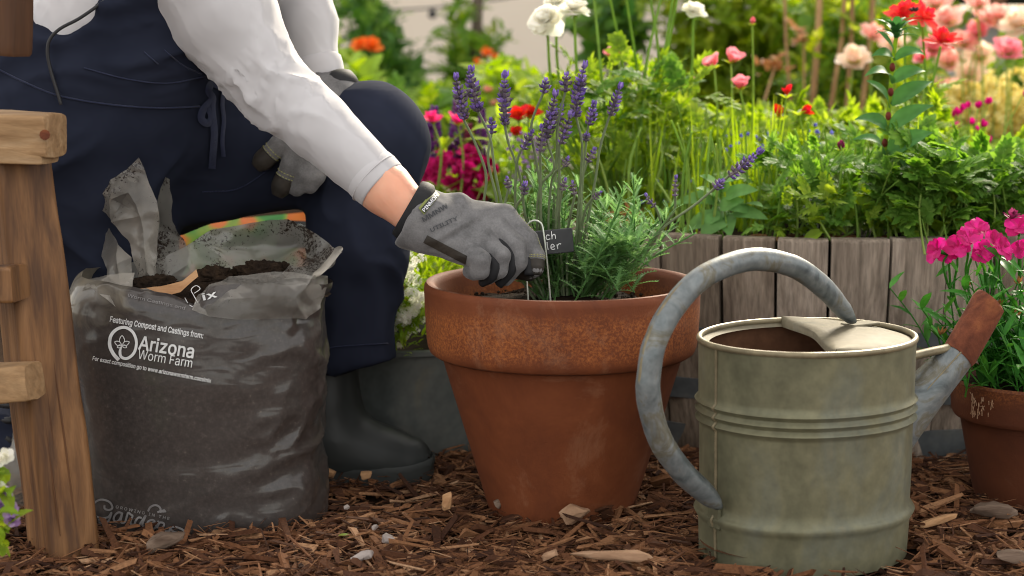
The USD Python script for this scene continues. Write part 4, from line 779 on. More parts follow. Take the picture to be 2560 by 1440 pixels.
def tape(pts, w=.010, n=30):
    c = spline(pts, n); k = c.copy(); t = unit(np.gradient(c, axis=0)); o = np.stack([-t[:, 1], t[:, 0]], 1); s = w / 2 / 2.8 * FPX
    a, b, mid = OMF(c - o * s, .004), OMF(c + o * s, .004), OMF(c, .0065); V = np.stack([a, mid, b], 1).reshape(-1, 3); f = gf(n, 3); nn = np.cross(V[f[:, 1]] - V[f[:, 0]], V[f[:, 2]] - V[f[:, 0]]); fl = ((CAM - V[f[:, 0]]) * nn).sum(1) < 0; f = f.copy(); f[fl] = f[fl][:, ::-1]
    return V, f
m = MB()
for pts, w in (([(548, 215), (530, 208), (522, 228), (532, 245), (530, 270), (536, 330), (533, 380), (530, 422)], .0105), ([(548, 218), (558, 225), (556, 262), (560, 300), (556, 350), (559, 392)], .0062), ([(531, 250), (508, 275), (504, 298), (520, 308), (530, 292), (522, 268)], .011), ([(545, 212), (562, 222), (568, 238)], .010)): m.add(*tape(pts, w))
part(person, 'drawstring', m, LOOK['navy_tape'], smooth=True)
# ---- hair, lips, brows (above the picture)
def hair_sdf(p):
    d = np.linalg.norm((p - HEAD - A(-.018, 0, .02)) * A(1, 1.12, .95), axis=1) - .108; d = np.maximum(d, -(np.linalg.norm(p - HEAD - A(.10, 0, -.04), axis=1) - .085))
    return smin(d, np.linalg.norm(p - HEAD - A(-.115, 0, -.01), axis=1) - .042, .03)
hm = surface_nets(hair_sdf, HEAD - .2, HEAD + .2, .009); hm = push(hm, lambda v: .005 * folds(v, A(1, 0, -.5), 30, 4, 2, .1)); part(person, 'hair', hm, LOOK['dark_hair'], smooth=True)
for s in (-1, 1):
    e = HEAD + A(.0935, s * .031, .012); part(person, 'eye', blob(e, .0065, 2, 0, 0, 1, (.6, 1, .8)), LOOK['cord_black'], smooth=True); part(person, 'brow', tube([e + A(.002, -s * .014, .018), e + A(.004, 0, .022), e + A(-.004, s * .016, .017)], .0028, 6), LOOK['dark_hair'], smooth=True)
part(person, 'mouth', tube([HEAD + A(.103, -.022, -.052), HEAD + A(.113, 0, -.050), HEAD + A(.103, .022, -.052)], .0045, 6), LOOK['petal_pink'], smooth=True)
# ---- reaching glove
K = [J(1262, 540, 2.690, .0165), J(1240, 572, 2.672, .0165), J(1208, 602, 2.654, .0158), J(1172, 630, 2.640, .0150)]
WRP = J(1052, 545, 2.664, .036)
FG = [[K[0], J(1322, 598, 2.668, .0130), J(1340, 640, 2.655, .0122), J(1340, 672, 2.648, .0112)],
      [K[1], J(1290, 612, 2.652, .0134), J(1296, 655, 2.645, .0126), J(1264, 696, 2.655, .0108)],
      [K[2], J(1252, 640, 2.632, .0132), J(1247, 674, 2.632, .0122), J(1222, 692, 2.652, .0105)],
      [K[3], J(1204, 650, 2.618, .0122), J(1202, 676, 2.622, .0116), J(1180, 678, 2.645, .0105)]]
TH_ = [J(1120, 585, 2.705, .022), J(1190, 640, 2.725, .0175), J(1268, 668, 2.700, .0140), J(1326, 682, 2.672, .0112)]
def glove_sdf(p):
    d = None
    for k in K:
        e = seg(p, WRP[0] + (k[0] - K[1][0]) * .45, k[0], .026, k[1]); d = e if d is None else smin(d, e, .018)
    d = smin(d, seg(p, P(1030, 525, 2.664), P(1085, 553, 2.664), .0355, .033), .02)
    d = smin(d, seg(p, P(1085, 575, 2.66), P(1160, 624, 2.665), .0215, .019), .015)      # heel of the hand
    d = smin(d, np.linalg.norm(p - P(1152, 512, 2.675), axis=1) - .013, .012)            # wrist bone
    for f in FG: d = smin(d, chain(p, f, .004), .0045)
    d = smin(d, chain(p, TH_, .006), .010)
    return np.maximum(d, (P(1034, 529, 2.664) - p) @ unit(P(1085, 560, 2.664) - P(1030, 528, 2.664)))
gm = taubin(surface_nets(glove_sdf, P(995, 740, 2.76) * A(1, 0, 1) + A(0, 2.57, 0), P(1385, 440, 2.76) * A(1, 0, 1) + A(0, 2.78, 0), .0024), 4)
def glove_fold(v):
    q = to_px(v); w = .0034 * folds(v, A(.8, 0, .45), 28, 61, 3, .15, .5) * np.clip((1240 - q[:, 0]) / 80, 0, 1) + .0012 * (meshkit.fbm(v * 60, 3, 2) - .5)
    for (x, y), a in (((1262, 532), .0), ((1205, 585), .0)): pass
    w += .0028 * np.exp(-(((q[:, 0] - 1160) * .55 + (q[:, 1] - 560)) / 9) ** 2) * np.exp(-((q[:, 0] - 1150) / 60) ** 2) - .0025 * np.exp(-(((q[:, 0] - 1150) * .55 + (q[:, 1] - 580)) / 8) ** 2) * np.exp(-((q[:, 0] - 1140) / 60) ** 2)
    return w
gm = push(gm, glove_fold)
gl = part(person, 'glove', gm, LOOK['glove_grey'], smooth=True, label='grey work glove with black trim on the reaching hand')
GMF = Front(*gm, box=(990, 430, 1400, 760))
ax = unit(P(1085, 560, 2.664) - P(1030, 528, 2.664)); a1 = unit(np.cross(ax, A(0, 0, 1))); b1 = np.cross(ax, a1); t = np.linspace(0, 2 * np.pi, 61)
cc = P(1037, 529, 2.664); cuffs = []
for s, r in ((-.013, .035), (-.012, .0385), (-.004, .0410), (.005, .0410), (.010, .037)): cuffs.append(cc + ax * s + r * (np.outer(np.cos(t[:-1]), a1) * .97 + np.outer(np.sin(t[:-1]), b1) * 1.10))
q = gridf(5, 60, True); part(person, 'glove_cuff', (np.vstack(cuffs), np.vstack([q[:, [0, 1, 2]], q[:, [0, 2, 3]]])), LOOK['glove_black'], smooth=True)
def flat_on(fm, pieces, lift=.0012):
    m = MB()
    for p, f in pieces:
        w = fm(p, lift); nn = np.cross(w[f[:, 1]] - w[f[:, 0]], w[f[:, 2]] - w[f[:, 0]]); fl = ((CAM - w[f[:, 0]]) * nn).sum(1) < 0; f = f.copy(); f[fl] = f[fl][:, ::-1]; m.add(w, f)
    return m
def quad(a, b, c, d, n=8):
    u, w = np.meshgrid(np.linspace(0, 1, n), np.linspace(0, 1, n), indexing='ij'); u, w = u[..., None], w[..., None]
    return ((1 - u) * (1 - w) * A(*a) + u * (1 - w) * A(*b) + u * w * A(*c) + (1 - u) * w * A(*d)).reshape(-1, 2), gf(n, n)
part(gl, 'badge', flat_on(GMF, [quad((1046, 520), (1086, 472), (1100, 487), (1060, 537))], .0016), LOOK['badge_olive'], smooth=True)
part(gl, 'badge_panel', flat_on(GMF, [quad((1052, 522), (1089, 478), (1098, 488), (1061, 534))], .0026), LOOK['badge_black'], smooth=True)
part(gl, 'badge_lettering', flat_on(GMF, [print_text('PINMON', (1061, 531), (1097, 489), 9, bold=True)], .0036), LOOK['badge_white'], smooth=False)
part(gl, 'hand_lettering', flat_on(GMF, [print_text('UTILITY', (1077, 581), (1146, 549), 10, bold=True)], .0016), LOOK['glove_mark'], smooth=False)
part(gl, 'hand_lettering', flat_on(GMF, [print_text('MMNW', (1058, 556), (1122, 518), 12, bold=True)], .0016), LOOK['glove_mark'], smooth=False)
# dark inner faces between the fingers, leather tip of the forefinger, stitches
def strip_chain(pts, r): 
    ps = spline([np.append(p, rr) for p, rr in pts], 16); return tube(ps[:, :3], ps[:, 3] * r, 12)
for pts, off in ((FG[0], A(-.0095, -.006, -.0085)), (FG[1], A(-.0095, -.006, -.0080)), (FG[2], A(-.0090, -.006, -.0075))):
    part(gl, 'finger_gusset', strip_chain([(p + off, r * .62) for p, r in pts], 1.0), LOOK['glove_black'], smooth=True)
tp = [(FG[0][2][0] + (FG[0][3][0] - FG[0][2][0]) * t, .0128 - .0010 * t) for t in (.35, .7, 1.0)] + [(FG[0][3][0] + unit(FG[0][3][0] - FG[0][2][0]) * .010, .0075)]
part(gl, 'fingertip', strip_chain(tp, 1.0), LOOK['glove_leather'], smooth=True, label='black leather tip of the forefinger')
part(gl, 'fingertip', strip_chain([(TH_[2][0] * .5 + TH_[3][0] * .5, .0138), (TH_[3][0], .0122), (TH_[3][0] + unit(TH_[3][0] - TH_[2][0]) * .009, .007)], 1.0), LOOK['glove_leather'], smooth=True)
m = MB(); dn = unit(FG[0][3][0] - FG[0][2][0]); aa_ = unit(np.cross(dn, A(0, 1, 0))); bb_ = np.cross(dn, aa_)
for s, o in ((.20, 0), (.05, 0)):
    c = FG[0][2][0] + (FG[0][3][0] - FG[0][2][0]) * s
    for t in np.linspace(0, 2 * np.pi, 20)[:-1]: m.add(*tube([c + .0131 * (math.cos(t) * aa_ + math.sin(t) * bb_), c + .0131 * (math.cos(t + .2) * aa_ + math.sin(t + .2) * bb_)], .00055, 4))
for a, b in zip(FG[0][:-1], FG[0][1:]):
    for u in np.linspace(0, 1, 12)[:-1]: p0 = a[0] + (b[0] - a[0]) * u; r0 = a[1] + (b[1] - a[1]) * u; o = unit(A(.75, -.25, .6)); m.add(*tube([p0 + o * (r0 + .0003), p0 + (b[0] - a[0]) * .05 + o * (r0 + .0003)], .0006, 4))
part(gl, 'stitching', m, LOOK['stitch'], kind='stuff')
part(gl, 'palm_leather', flat_on(GMF, [quad((1058, 607), (1163, 662), (1168, 640), (1068, 588), 12)], .0012), LOOK['glove_leather'], smooth=True)
# ---- resting glove on the raised thigh
k2 = [J(752, 318, 2.885, .019), J(772, 345, 2.882, .019), J(790, 372, 2.882, .018), J(805, 395, 2.884, .016)]
f2 = [[k2[0], J(698, 362, 2.868, .0150), J(655, 404, 2.868, .0135)], [k2[1], J(728, 412, 2.866, .0155), J(702, 470, 2.868, .0135)], [k2[2], J(762, 440, 2.868, .0150), J(742, 470, 2.870, .0130)], [k2[3], J(790, 440, 2.872, .0140), J(775, 465, 2.872, .0120)]]
t2 = [J(800, 290, 2.93, .024), J(730, 262, 2.95, .017), J(690, 262, 2.95, .014)]
def glove2_sdf(p):
    d = None
    for k in k2:
        e = seg(p, FH[0] * .75 + k[0] * .25, k[0], .031, k[1]); d = e if d is None else smin(d, e, .02)
    d = smin(d, seg(p, P(826, 215, 2.967), FH[0], .034, .036), .02)
    for f in f2: d = smin(d, chain(p, f, .004), .005)
    return smin(d, chain(p, t2, .008), .012)
g2 = taubin(surface_nets(glove2_sdf, A(P(620, 0, 2.9)[0], 2.83, P(0, 500, 2.87)[2]), A(P(900, 0, 2.95)[0], 3.02, P(0, 180, 2.95)[2]), .0032), 4)
g2p = part(person, 'glove', g2, LOOK['glove_grey'], smooth=True, label='grey work glove resting on the raised thigh')
ax = unit(FH[0] - P(800, 178, 2.985)); a1 = unit(np.cross(ax, A(0, 1, 0))); b1 = np.cross(ax, a1); cc = P(836, 226, 2.965); cuffs = []
for s, r in ((-.014, .034), (-.008, .039), (.002, .040), (.010, .039), (.014, .035)): cuffs.append(cc + ax * s + r * (np.outer(np.cos(t_ := np.linspace(0, 2 * np.pi, 61)[:-1]), a1) + np.outer(np.sin(t_), b1)))
part(person, 'glove_cuff', (np.vstack(cuffs), np.vstack([q[:, [0, 1, 2]], q[:, [0, 2, 3]]])), LOOK['glove_black'], smooth=True)
for k in range(2):
    a, b = f2[k][1], f2[k][2]; part(g2p, 'fingertip', strip_chain([(a[0] * .45 + b[0] * .55, .0158), (b[0], .0156), (b[0] + unit(b[0] - a[0]) * .013, .009)], 1.0), LOOK['glove_leather'], smooth=True)
    m = MB(); c = a[0] * .5 + b[0] * .5; dn = unit(b[0] - a[0]); u1 = unit(np.cross(dn, A(0, 1, 0))); u2 = np.cross(dn, u1)
    for o in (0, .006):
        for tt in np.linspace(0, 2 * np.pi, 20)[:-1]: m.add(*tube([c - dn * o + .0156 * (math.cos(tt) * u1 + math.sin(tt) * u2), c - dn * o + .0156 * (math.cos(tt + .2) * u1 + math.sin(tt + .2) * u2)], .0007, 4))
    part(g2p, 'stitching', m, LOOK['stitch'], kind='stuff')
# ---- boots
BDp = 2.93
def boot_sdf(p):
    d = chain(p, [J(818, 890, BDp, .050), J(812, 1000, BDp, .047), J(800, 1075, BDp, .052)], .03)
    d = smin(d, chain(p, [J(770, 1135, BDp, .046), J(850, 1125, BDp, .050), J(940, 1140, BDp - .004, .044), J(1020, 1152, BDp - .008, .036)], .03), .045)
    d = smin(d, seg(p, P(985, 1140, BDp + .012), P(1025, 1158, BDp + .004), .034, .030), .02)
    d = np.maximum(d, .018 - p[:, 2]); return np.maximum(d, p[:, 2] - P(818, 905, BDp)[2])
bm = taubin(surface_nets(boot_sdf, A(P(680, 0, BDp)[0], 2.82, -.01), A(P(1100, 0, BDp)[0], 3.03, P(0, 880, BDp)[2]), .0045), 8)
bm = push(bm, lambda v: .003 * folds(v, A(.2, 1, .1), 10, 71, 3, .2) * np.exp(-((to_px(v)[:, 1] - 1050) / 70) ** 2))
bt = part(person, 'boot', bm, LOOK['rubber_boot'], smooth=True, label='dark green rubber boot')
out = [(742, 1150, .0), (760, 1120, .040), (860, 1120, .048), (950, 1120, .050), (1030, 1130, .046), (1075, 1160, .028), (1085, 1170, .0)]
top = np.array([(P(x, 1160, BDp)[0], BDp - w - .004) for x, _, w in out] + [(P(x, 1160, BDp)[0], BDp + w) for x, _, w in out[::-1]][1:-1]); top = spline(np.vstack([top, top[:1]]), 72)[:-1]
c2 = top.mean(0); V = []
for k, z in ((.97, -.006), (1.0, .0), (1.0, .016), (1.02, .019), (1.02, .026), (.98, .029)): V.append(np.column_stack([c2 + (top - c2) * k, np.full(71, z) + .012 * np.clip((top[:, 0] - P(960, 0, BDp)[0]) / .08, 0, 1) ** 2]))
V = np.vstack(V); q71 = gridf(6, 71, True); part(bt, 'sole', (V, np.vstack([q71[:, [0, 1, 2]], q71[:, [0, 2, 3]]])), LOOK['rubber_sole'], smooth=40)
m = MB()
for k in range(140):
    px, py = R.gauss(1000, 28), 0; py = 1122 + (px - 1000) * .30; w = P(px, py, BDp - .004 + R.uniform(-.022, .022)); w[2] += R.uniform(-.001, .004) - .0005; m.add(*blob(w, R.uniform(.0008, .0024), 1, k, .5))
part(bt, 'soil_crumbs', m, LOOK['soil'], kind='stuff')
def boot2(p): return np.maximum(chain(p, [J(-110, 1140, 2.975, .070), J(-260, 1150, 2.99, .058), J(-330, 1180, 2.99, .048), J(-350, 1230, 2.99, .036)], .03), -.0 - p[:, 2])
b2 = surface_nets(boot2, A(-1.16, 2.86, -.01), A(-.74, 3.10, .22), .007); part(person, 'boot', b2, LOOK['rubber_boot'], smooth=True)
m = MB()
for a in ((0, 1010, 42, 1005), (4, 1050, 46, 1040), (10, 1090, 44, 1100)): m.add(*tube([P(a[0], a[1], 2.90), P((a[0] + a[2]) / 2, (a[1] + a[3]) / 2 + 6, 2.885), P(a[2], a[3], 2.90)], .006, 6))
part(person, 'boot_strap', m, LOOK['cord_black'], smooth=True)
# ---------------------------------------------------------------- foliage kit
def merge_proto(items):
    m = MB()
    for v, f in items: m.add(v, f)
    return m.V(), m.Fc()
def rnd_unit(z0=-.2): 
    while True:
        v = NR.normal(size=3); v /= np.linalg.norm(v)
        if v[2] > z0: return v
def lobes(o, d, up, L, n, spread, W=.42, nu=4):
    """A fan of lobes at o."""
    out = []
    fr = frame(o, d, up)
    for k in range(n):
        a = (k - (n - 1) / 2) * spread / max(1, n - 1); l = L * (1 - .35 * abs(a) / (spread / 2 + 1e-6)) * R.uniform(.85, 1.1)
        v, f = leaf(l, l * W, nu, 3, 'lobe', .12, R.uniform(-.1, .5)); c, s = math.cos(a), math.sin(a); v = v @ np.array([[c, s, 0], [-s, c, 0], [0, 0, 1]]); v[:, 2] += .002 * k
        out.append((put(v, fr), f))
    return out
def proto_parsley(seed):
    R.seed(seed); it = []; dr = R.uniform(.3, 1.0); t = np.linspace(0, 1, 6); ang = .35 - dr * t; x = np.cumsum(np.cos(ang)) / 6; z = np.cumsum(np.sin(ang)) / 6; pth = np.column_stack([x, 0 * x, z])
    it.append(tube(pth, np.linspace(.016, .008, 6), 3, False))
    for u, L in ((.35, .30), (.62, .32), (.82, .27)):
        p = A(np.interp(u, t, x), 0, np.interp(u, t, z))
        for s in (-1, 1): d = unit(A(.62, s * R.uniform(.7, 1), R.uniform(-.2, .25))); it += lobes(p + d * .03, d, (0, 0, 1), L * R.uniform(.95, 1.25), 4, 1.8, .56)
    it += lobes(pth[-1] - A(.02, 0, 0), unit(A(1, R.uniform(-.2, .2), -.2)), (0, 0, 1), .42, 5, 2.0, .56)
    return merge_proto(it)
def proto_feather(seed):
    """Finer, narrower fingers than parsley: ranunculus and delphinium foliage."""
    R.seed(seed); it = []; pth = spline([(0, 0, 0), (.3, 0, .10), (.6, 0, .12)], 5); it.append(tube(pth, [.014, .012, .011, .010, .008], 3, False))
    for u, L in ((2, .34), (3, .36)):
        for s in (-1, 1): d = unit(A(.7, s * .85, R.uniform(-.1, .3))); it += lobes(pth[u], d, (0, 0, 1), L, 4, 1.4, .32)
    it += lobes(pth[-1], A(1, 0, R.uniform(-.3, .1)), (0, 0, 1), .52, 5, 1.7, .30); return merge_proto(it)
def proto_simple(seed, W=.45, prof='lance', n=1, nu=6):
    R.seed(seed); it = [leaf(1, W * R.uniform(.85, 1.15), nu, 3, prof, R.uniform(.1, .4), R.uniform(.3, 1.2), R.uniform(.1, .5), wave=R.uniform(0, .06))]; return merge_proto(it)
def proto_sprig(seed, n=7, W=.35):
    R.seed(seed); it = [tube([(0, 0, 0), (.5, 0, .02), (.95, 0, 0)], [.014, .012, .006], 3, False)]
    for k in range(n):
        u = .15 + .8 * k / n; s = 1 if k % 2 else -1; v, f = leaf(.42 * (1.1 - .5 * u), .42 * W * 1.2, 5, 3, 'ovate', .2, R.uniform(.2, .9), .3); it.append((put(v, frame((u, 0, .01), A(.6, s, R.uniform(-.1, .5)))), f))
    it.append((put(leaf(.35, .14, 5, 3, 'ovate', .2, .5)[0], frame((.93, 0, 0), A(1, 0, .1))), gf(5, 3))); return merge_proto(it)
PARS = [proto_parsley(k) for k in range(7)]; FEAT = [proto_feather(k + 20) for k in range(6)]; LANC = [proto_simple(k + 40, .24, 'lance') for k in range(6)]; OVAT = [proto_simple(k + 60, .52, 'ovate') for k in range(6)]; BLAD = [proto_simple(k + 80, .07, 'blade') for k in range(6)]; SPRG = [proto_sprig(k + 100) for k in range(6)]
def proto_lav(seed):
    R.seed(seed); n = 11; it = []; cur = R.uniform(.2, .9); u = np.linspace(0, 1, n); a = .25 - cur * u; x = np.concatenate([[0], np.cumsum(np.cos(a[1:])) / (n - 1)]); z = np.concatenate([[0], np.cumsum(np.sin(a[1:])) / (n - 1)]); w = .045 * np.sin(np.pi * (.12 + .85 * u)) ** .6
    v = np.stack([np.column_stack([x, -w, z]), np.column_stack([x, 0 * w, z - .012]), np.column_stack([x, w, z])], 1).reshape(-1, 3); it.append((v, gf(n, 3)))
    V, F = [], []
    for s in (-1, 1):
        for k in range(n - 1):
            b = len(V); L = .055 + .05 * math.sin(math.pi * (k + .5) / n); V += [(x[k], s * w[k], z[k]), (x[k + 1] * .6 + x[k] * .4, s * w[k + 1], z[k + 1] * .6 + z[k] * .4), ((x[k] + x[k + 1]) / 2 + .035, s * (w[k] + L), z[k] + .02)]; F.append((b, b + 1, b + 2) if s > 0 else (b, b + 2, b + 1))
    vv, ff = np.array(V), np.array(F); return np.vstack([it[0][0], vv]), np.vstack([it[0][1], ff + len(v)])
LAVL = [proto_lav(k + 130) for k in range(8)]
R.seed(7)
KEEP_CLEAR = []
def strew(m, protos, pos, d, up, size):
    if KEEP_CLEAR and any(o[0] < q[0] < o[2] and o[1] < q[1] < o[3] and pos[1] < o[4] for o in KEEP_CLEAR for q in [to_px(np.asarray(pos) + np.asarray(d) * size * .5)]): return
    v, f = protos[R.randrange(len(protos))]; m.add(put(v * size, frame(pos, d, up)), f)
def stemtube(m, p0, p1, r=.0025, bend=None, n=9, sides=5, r1=None):
    p0, p1 = np.asarray(p0, float), np.asarray(p1, float); L = np.linalg.norm(p1 - p0); b = A(R.gauss(0, .05), R.gauss(0, .05), R.gauss(0, .02)) * L if bend is None else np.asarray(bend, float)
    c = spline([p0, p0 * .66 + p1 * .34 + b * .8, p0 * .33 + p1 * .67 + b, p1], n); m.add(*tube(c, np.linspace(r, r1 or r * .7, n), sides, False)); return c
def rosette(m, pos, axis, rad, layers=6, per=7, inc0=12, inc1=88, W=.75, cup=.5, jit=.15, lmin=.45, ragged=.12, nu=5, nv=5, curl=-.5, seed=0):
    axis = unit(axis); a = unit(np.cross(axis, (.3, 1, .2))); b = np.cross(axis, a)
    for i in range(layers):
        t = i / max(1, layers - 1); inc = math.radians(inc0 + (inc1 - inc0) * t); L = rad * (lmin + (1 - lmin) * t); n = per + i // 2; ph = R.uniform(0, 6)
        for k in range(n):
            th = ph + 2 * math.pi * k / n + R.gauss(0, jit); r = a * math.cos(th) + b * math.sin(th); ii = inc + R.gauss(0, jit * .8); l = L * R.uniform(.85, 1.1)
            v, f = leaf(l, l * W, nu, nv, 'petal', 0, curl * (1.2 - t), .2, wave=R.uniform(.0, .09), cup=cup * (1.1 - .6 * t), ragged=ragged)
            m.add(put(v, frame(pos + axis * rad * .10 * (1 - t), axis * math.cos(ii) + r * math.sin(ii), axis * math.sin(ii) - r * math.cos(ii))), f)
SOIL_B = BH - .02
def barrel_base(px, d, spread=.0): 
    p = P(px, 500, d); return A(p[0] + R.gauss(0, spread), d + R.gauss(0, spread), SOIL_B)
def plant(name, label, cat, base, group=None): return thing(name, label, cat, base, group)
VIEW = unit(A(0, -1, .35))

# ---------------------------------------------------------------- lavender in the large pot
KEEP_CLEAR += [(960, 430, 1345, 712, 2.72), (1330, 545, 1445, 645, 2.70)]      # nothing grows through the hand or the marker
LVB = A(PCX[0] + .008, PD + .015, SOILZ); lav = plant('lavender', 'lavender with toothed leaves and violet flower spikes growing in the large pot', 'lavender', LVB)
for k in range(66):
    m = MB(); a = R.uniform(0, 2 * math.pi); r0 = .02 + .05 * R.random(); out = A(math.cos(a), math.sin(a), 0)
    x = R.gauss(.010, .046); x = max(x, -.055); base = LVB + A(x * .55, R.gauss(0, .03), 0); tall = R.uniform(.06, .215) * (1.0 - .25 * abs(x) / .1)
    tip = base + A(x * 1.0 + R.gauss(0, .03), R.gauss(0, .05), max(.035, tall)); 
    if to_px(tip)[0] < 1450 and tip[1] < 2.74: tip[1] = 2.74 + R.random() * .03; base[1] = max(base[1], 2.735)
    c = stemtube(m, base, tip, .0016, n=10)
    n = R.randrange(22, 34)
    for j in range(n):
        u = .10 + .9 * (j / n) ** .9; p = A(*[np.interp(u, np.linspace(0, 1, 10), c[:, q]) for q in range(3)]); th = j * 2.4 + R.uniform(-.5, .5); dd = unit(A(math.cos(th), math.sin(th), R.uniform(.1, .9) + (.8 if u > .85 else 0)))
        strew(m, LAVL, p, dd, (0, 0, 1), R.uniform(.026, .046) * (1.05 - .4 * u))
    part(lav, 'leafy_shoot', m, LOOK['leaf_lavender'], smooth=False)
for k in range(16):   # low front shoots that lie over the soil and hang over the rim on the right
    m = MB(); px, py = R.choice([(1480, 735), (1540, 725), (1560, 735), (1440, 742), (1500, 700), (1540, 690), (1590, 690), (1620, 660), (1480, 745), (1600, 620), (1580, 640)]); px += R.gauss(0, 18); py += R.gauss(0, 8)
    tip = P(px, py, PD + R.uniform(-.12, .02)); tip[2] = max(tip[2], SOILZ + .012); base = LVB + A(.02, -.02, .005); c = stemtube(m, base, tip, .0015, bend=A(0, 0, .03), n=10)
    for j in range(20):
        u = .25 + .75 * j / 20; p = A(*[np.interp(u, np.linspace(0, 1, 10), c[:, q]) for q in range(3)]); th = j * 2.4; strew(m, LAVL, p, unit(A(math.cos(th), math.sin(th), .35) + .5 * unit(tip - base)), (0, 0, 1), R.uniform(.030, .050))
    part(lav, 'leafy_shoot', m, LOOK['leaf_lavender'], smooth=False)
def bud(m, pos, d, L, w):
    v = np.array([(0, 0, 0), (.45, w, 0), (.45, 0, w), (.45, -w, 0), (.45, 0, -w), (1, 0, 0)]) * A(L, L, L); f = np.array([(0, 2, 1), (0, 3, 2), (0, 4, 3), (0, 1, 4), (5, 1, 2), (5, 2, 3), (5, 3, 4), (5, 4, 1)]); m.add(put(v, frame(pos, d)), f)
def spike(stem, tip_px, bot_px, d, width_px, violet=.5, tuft=False, seed=0):
    """A lavender flower head between two points of the picture."""
    a, b = P(*bot_px, d), P(*tip_px, d); ax = unit(b - a); L = np.linalg.norm(b - a); w = width_px / 2 / FPX * d * .72; u1 = unit(np.cross(ax, (0, 1, .1))); u2 = np.cross(ax, u1)
    mc, mv = MB(), MB(); n = max(3, int(L / .0062))
    for i in range(n):
        t = i / n; ww = w * (.75 + .55 * math.sin(math.pi * min(1, t * 1.05 + .12))) * (1 - .55 * t ** 3); k = 9 if t < .8 else 6
        for j in range(k):
            th = 2 * math.pi * (j + .5 * (i % 2)) / k + R.gauss(0, .12); r = u1 * math.cos(th) + u2 * math.sin(th); p = a + ax * (t * L) + r * ww * .35
            hv = R.random() < violet * (.5 + .9 * t)
            bud(mv if hv else mc, p, unit(r * (1.0 - .55 * t) + ax * R.uniform(.5, 1.0)), ww * R.uniform(.85, 1.25) + .002, .26)
    for j in range(5): bud(mv, b - ax * L * .12 + u1 * R.gauss(0, w * .25) + u2 * R.gauss(0, w * .25), unit(ax + u1 * R.gauss(0, .2)), L * .16 + .004, .2)
    core = tube([a - ax * .001, a + ax * L * .5, b - ax * L * .1], [w * .45, w * .5, w * .15], 8); mc.add(*core)
    h = part(stem, 'flower_head', mc, LOOK['petal_calyx'], smooth=False)
    if mv.v: part(stem, 'floret', mv, LOOK['petal_violet'], smooth=False, kind='stuff')
lavs = [  # tip, bottom, width, stalk points below, depth, violet
    ((1139, 190), (1160, 280), 32, [(1159, 298), (1175, 330), (1205, 400), (1216, 450), (1218, 560)], 2.70, .5, [((1158, 278), (1160, 298), 26)]),
    ((1172, 172), (1190, 254), 34, [(1194, 275), (1225, 345), (1236, 420), (1252, 500), (1265, 560)], 2.72, .65, [((1190, 256), (1195, 278), 32)]),
    ((1261, 184), (1262, 292), 32, [(1262, 312), (1272, 360), (1300, 440), (1318, 560)], 2.70, .45, [((1262, 290), (1262, 312), 26)]),
    ((1230, 300), (1229, 333), 24, [(1228, 340), (1220, 400), (1240, 490), (1252, 560)], 2.76, .7, []),
    ((1365, 200), (1360, 232), 26, [(1355, 240), (1328, 315), (1340, 400), (1352, 480), (1352, 580)], 2.70, .6, []),
    ((1416, 186), (1414, 228), 30, [(1412, 235), (1392, 330), (1400, 450), (1395, 580)], 2.69, .35, []),
    ((1461, 160), (1438, 272), 32, [(1440, 292), (1455, 360), (1452, 450), (1448, 580)], 2.71, .6, [((1442, 272), (1440, 292), 28)]),
    ((1389, 232), (1367, 345), 32, [(1366, 350), (1385, 420), (1350, 470), (1345, 590)], 2.68, .45, []),
    ((1551, 213), (1527, 288), 27, [(1522, 296), (1500, 370), (1488, 450), (1462, 590)], 2.73, .6, []),
    ((1486, 258), (1473, 312), 26, [(1470, 320), (1462, 390), (1455, 470), (1450, 580)], 2.74, .6, [((1467, 334), (1464, 352), 20)]),
    ((1427, 285), (1402, 358), 27, [(1398, 366), (1398, 440), (1390, 580)], 2.67, .3, []),
    ((1404, 266), (1398, 312), 18, [(1395, 330), (1390, 420), (1384, 590)], 2.72, .4, []),
    ((1357, 316), (1352, 378), 24, [(1350, 386), (1352, 450), (1356, 590)], 2.68, .35, []),
    ((1330, 330), (1308, 372), 24, [(1300, 380), (1290, 430), (1296, 560)], 2.70, .2, []),
    ((1486, 374), (1470, 404), 22, [(1466, 412), (1450, 470), (1440, 600)], 2.70, .1, []),
    ((1420, 396), (1410, 416), 18, [(1406, 420), (1380, 450), (1372, 590)], 2.69, .1, []),
    ((1412, 450), (1406, 476), 18, [(1404, 482), (1398, 530), (1400, 600)], 2.66, .0, []),
    ((1430, 458), (1436, 486), 18, [(1436, 492), (1426, 540), (1418, 600)], 2.66, .0, []),
    ((1312, 458), (1310, 486), 22, [(1306, 494), (1290, 520), (1284, 590)], 2.67, .3, []),
    ((1268, 446), (1272, 470), 18, [(1270, 476), (1262, 520), (1266, 590)], 2.70, .2, []),
    ((1500, 482), (1484, 496), 16, [(1478, 500), (1462, 530), (1450, 600)], 2.70, .0, []),
    ((1902, 378), (1824, 440), 30, [(1815, 446), (1740, 510), (1660, 568), (1600, 640), (1520, 700)], 2.66, .75, [((1806, 452), (1786, 470), 26)]),
    ((1688, 444), (1688, 490), 15, [(1688, 494), (1684, 530), (1650, 575), (1600, 650)], 2.68, .2, []),
    ((1614, 490), (1636, 516), 17, [(1640, 520), (1650, 550), (1648, 580), (1600, 650)], 2.68, .15, [])]
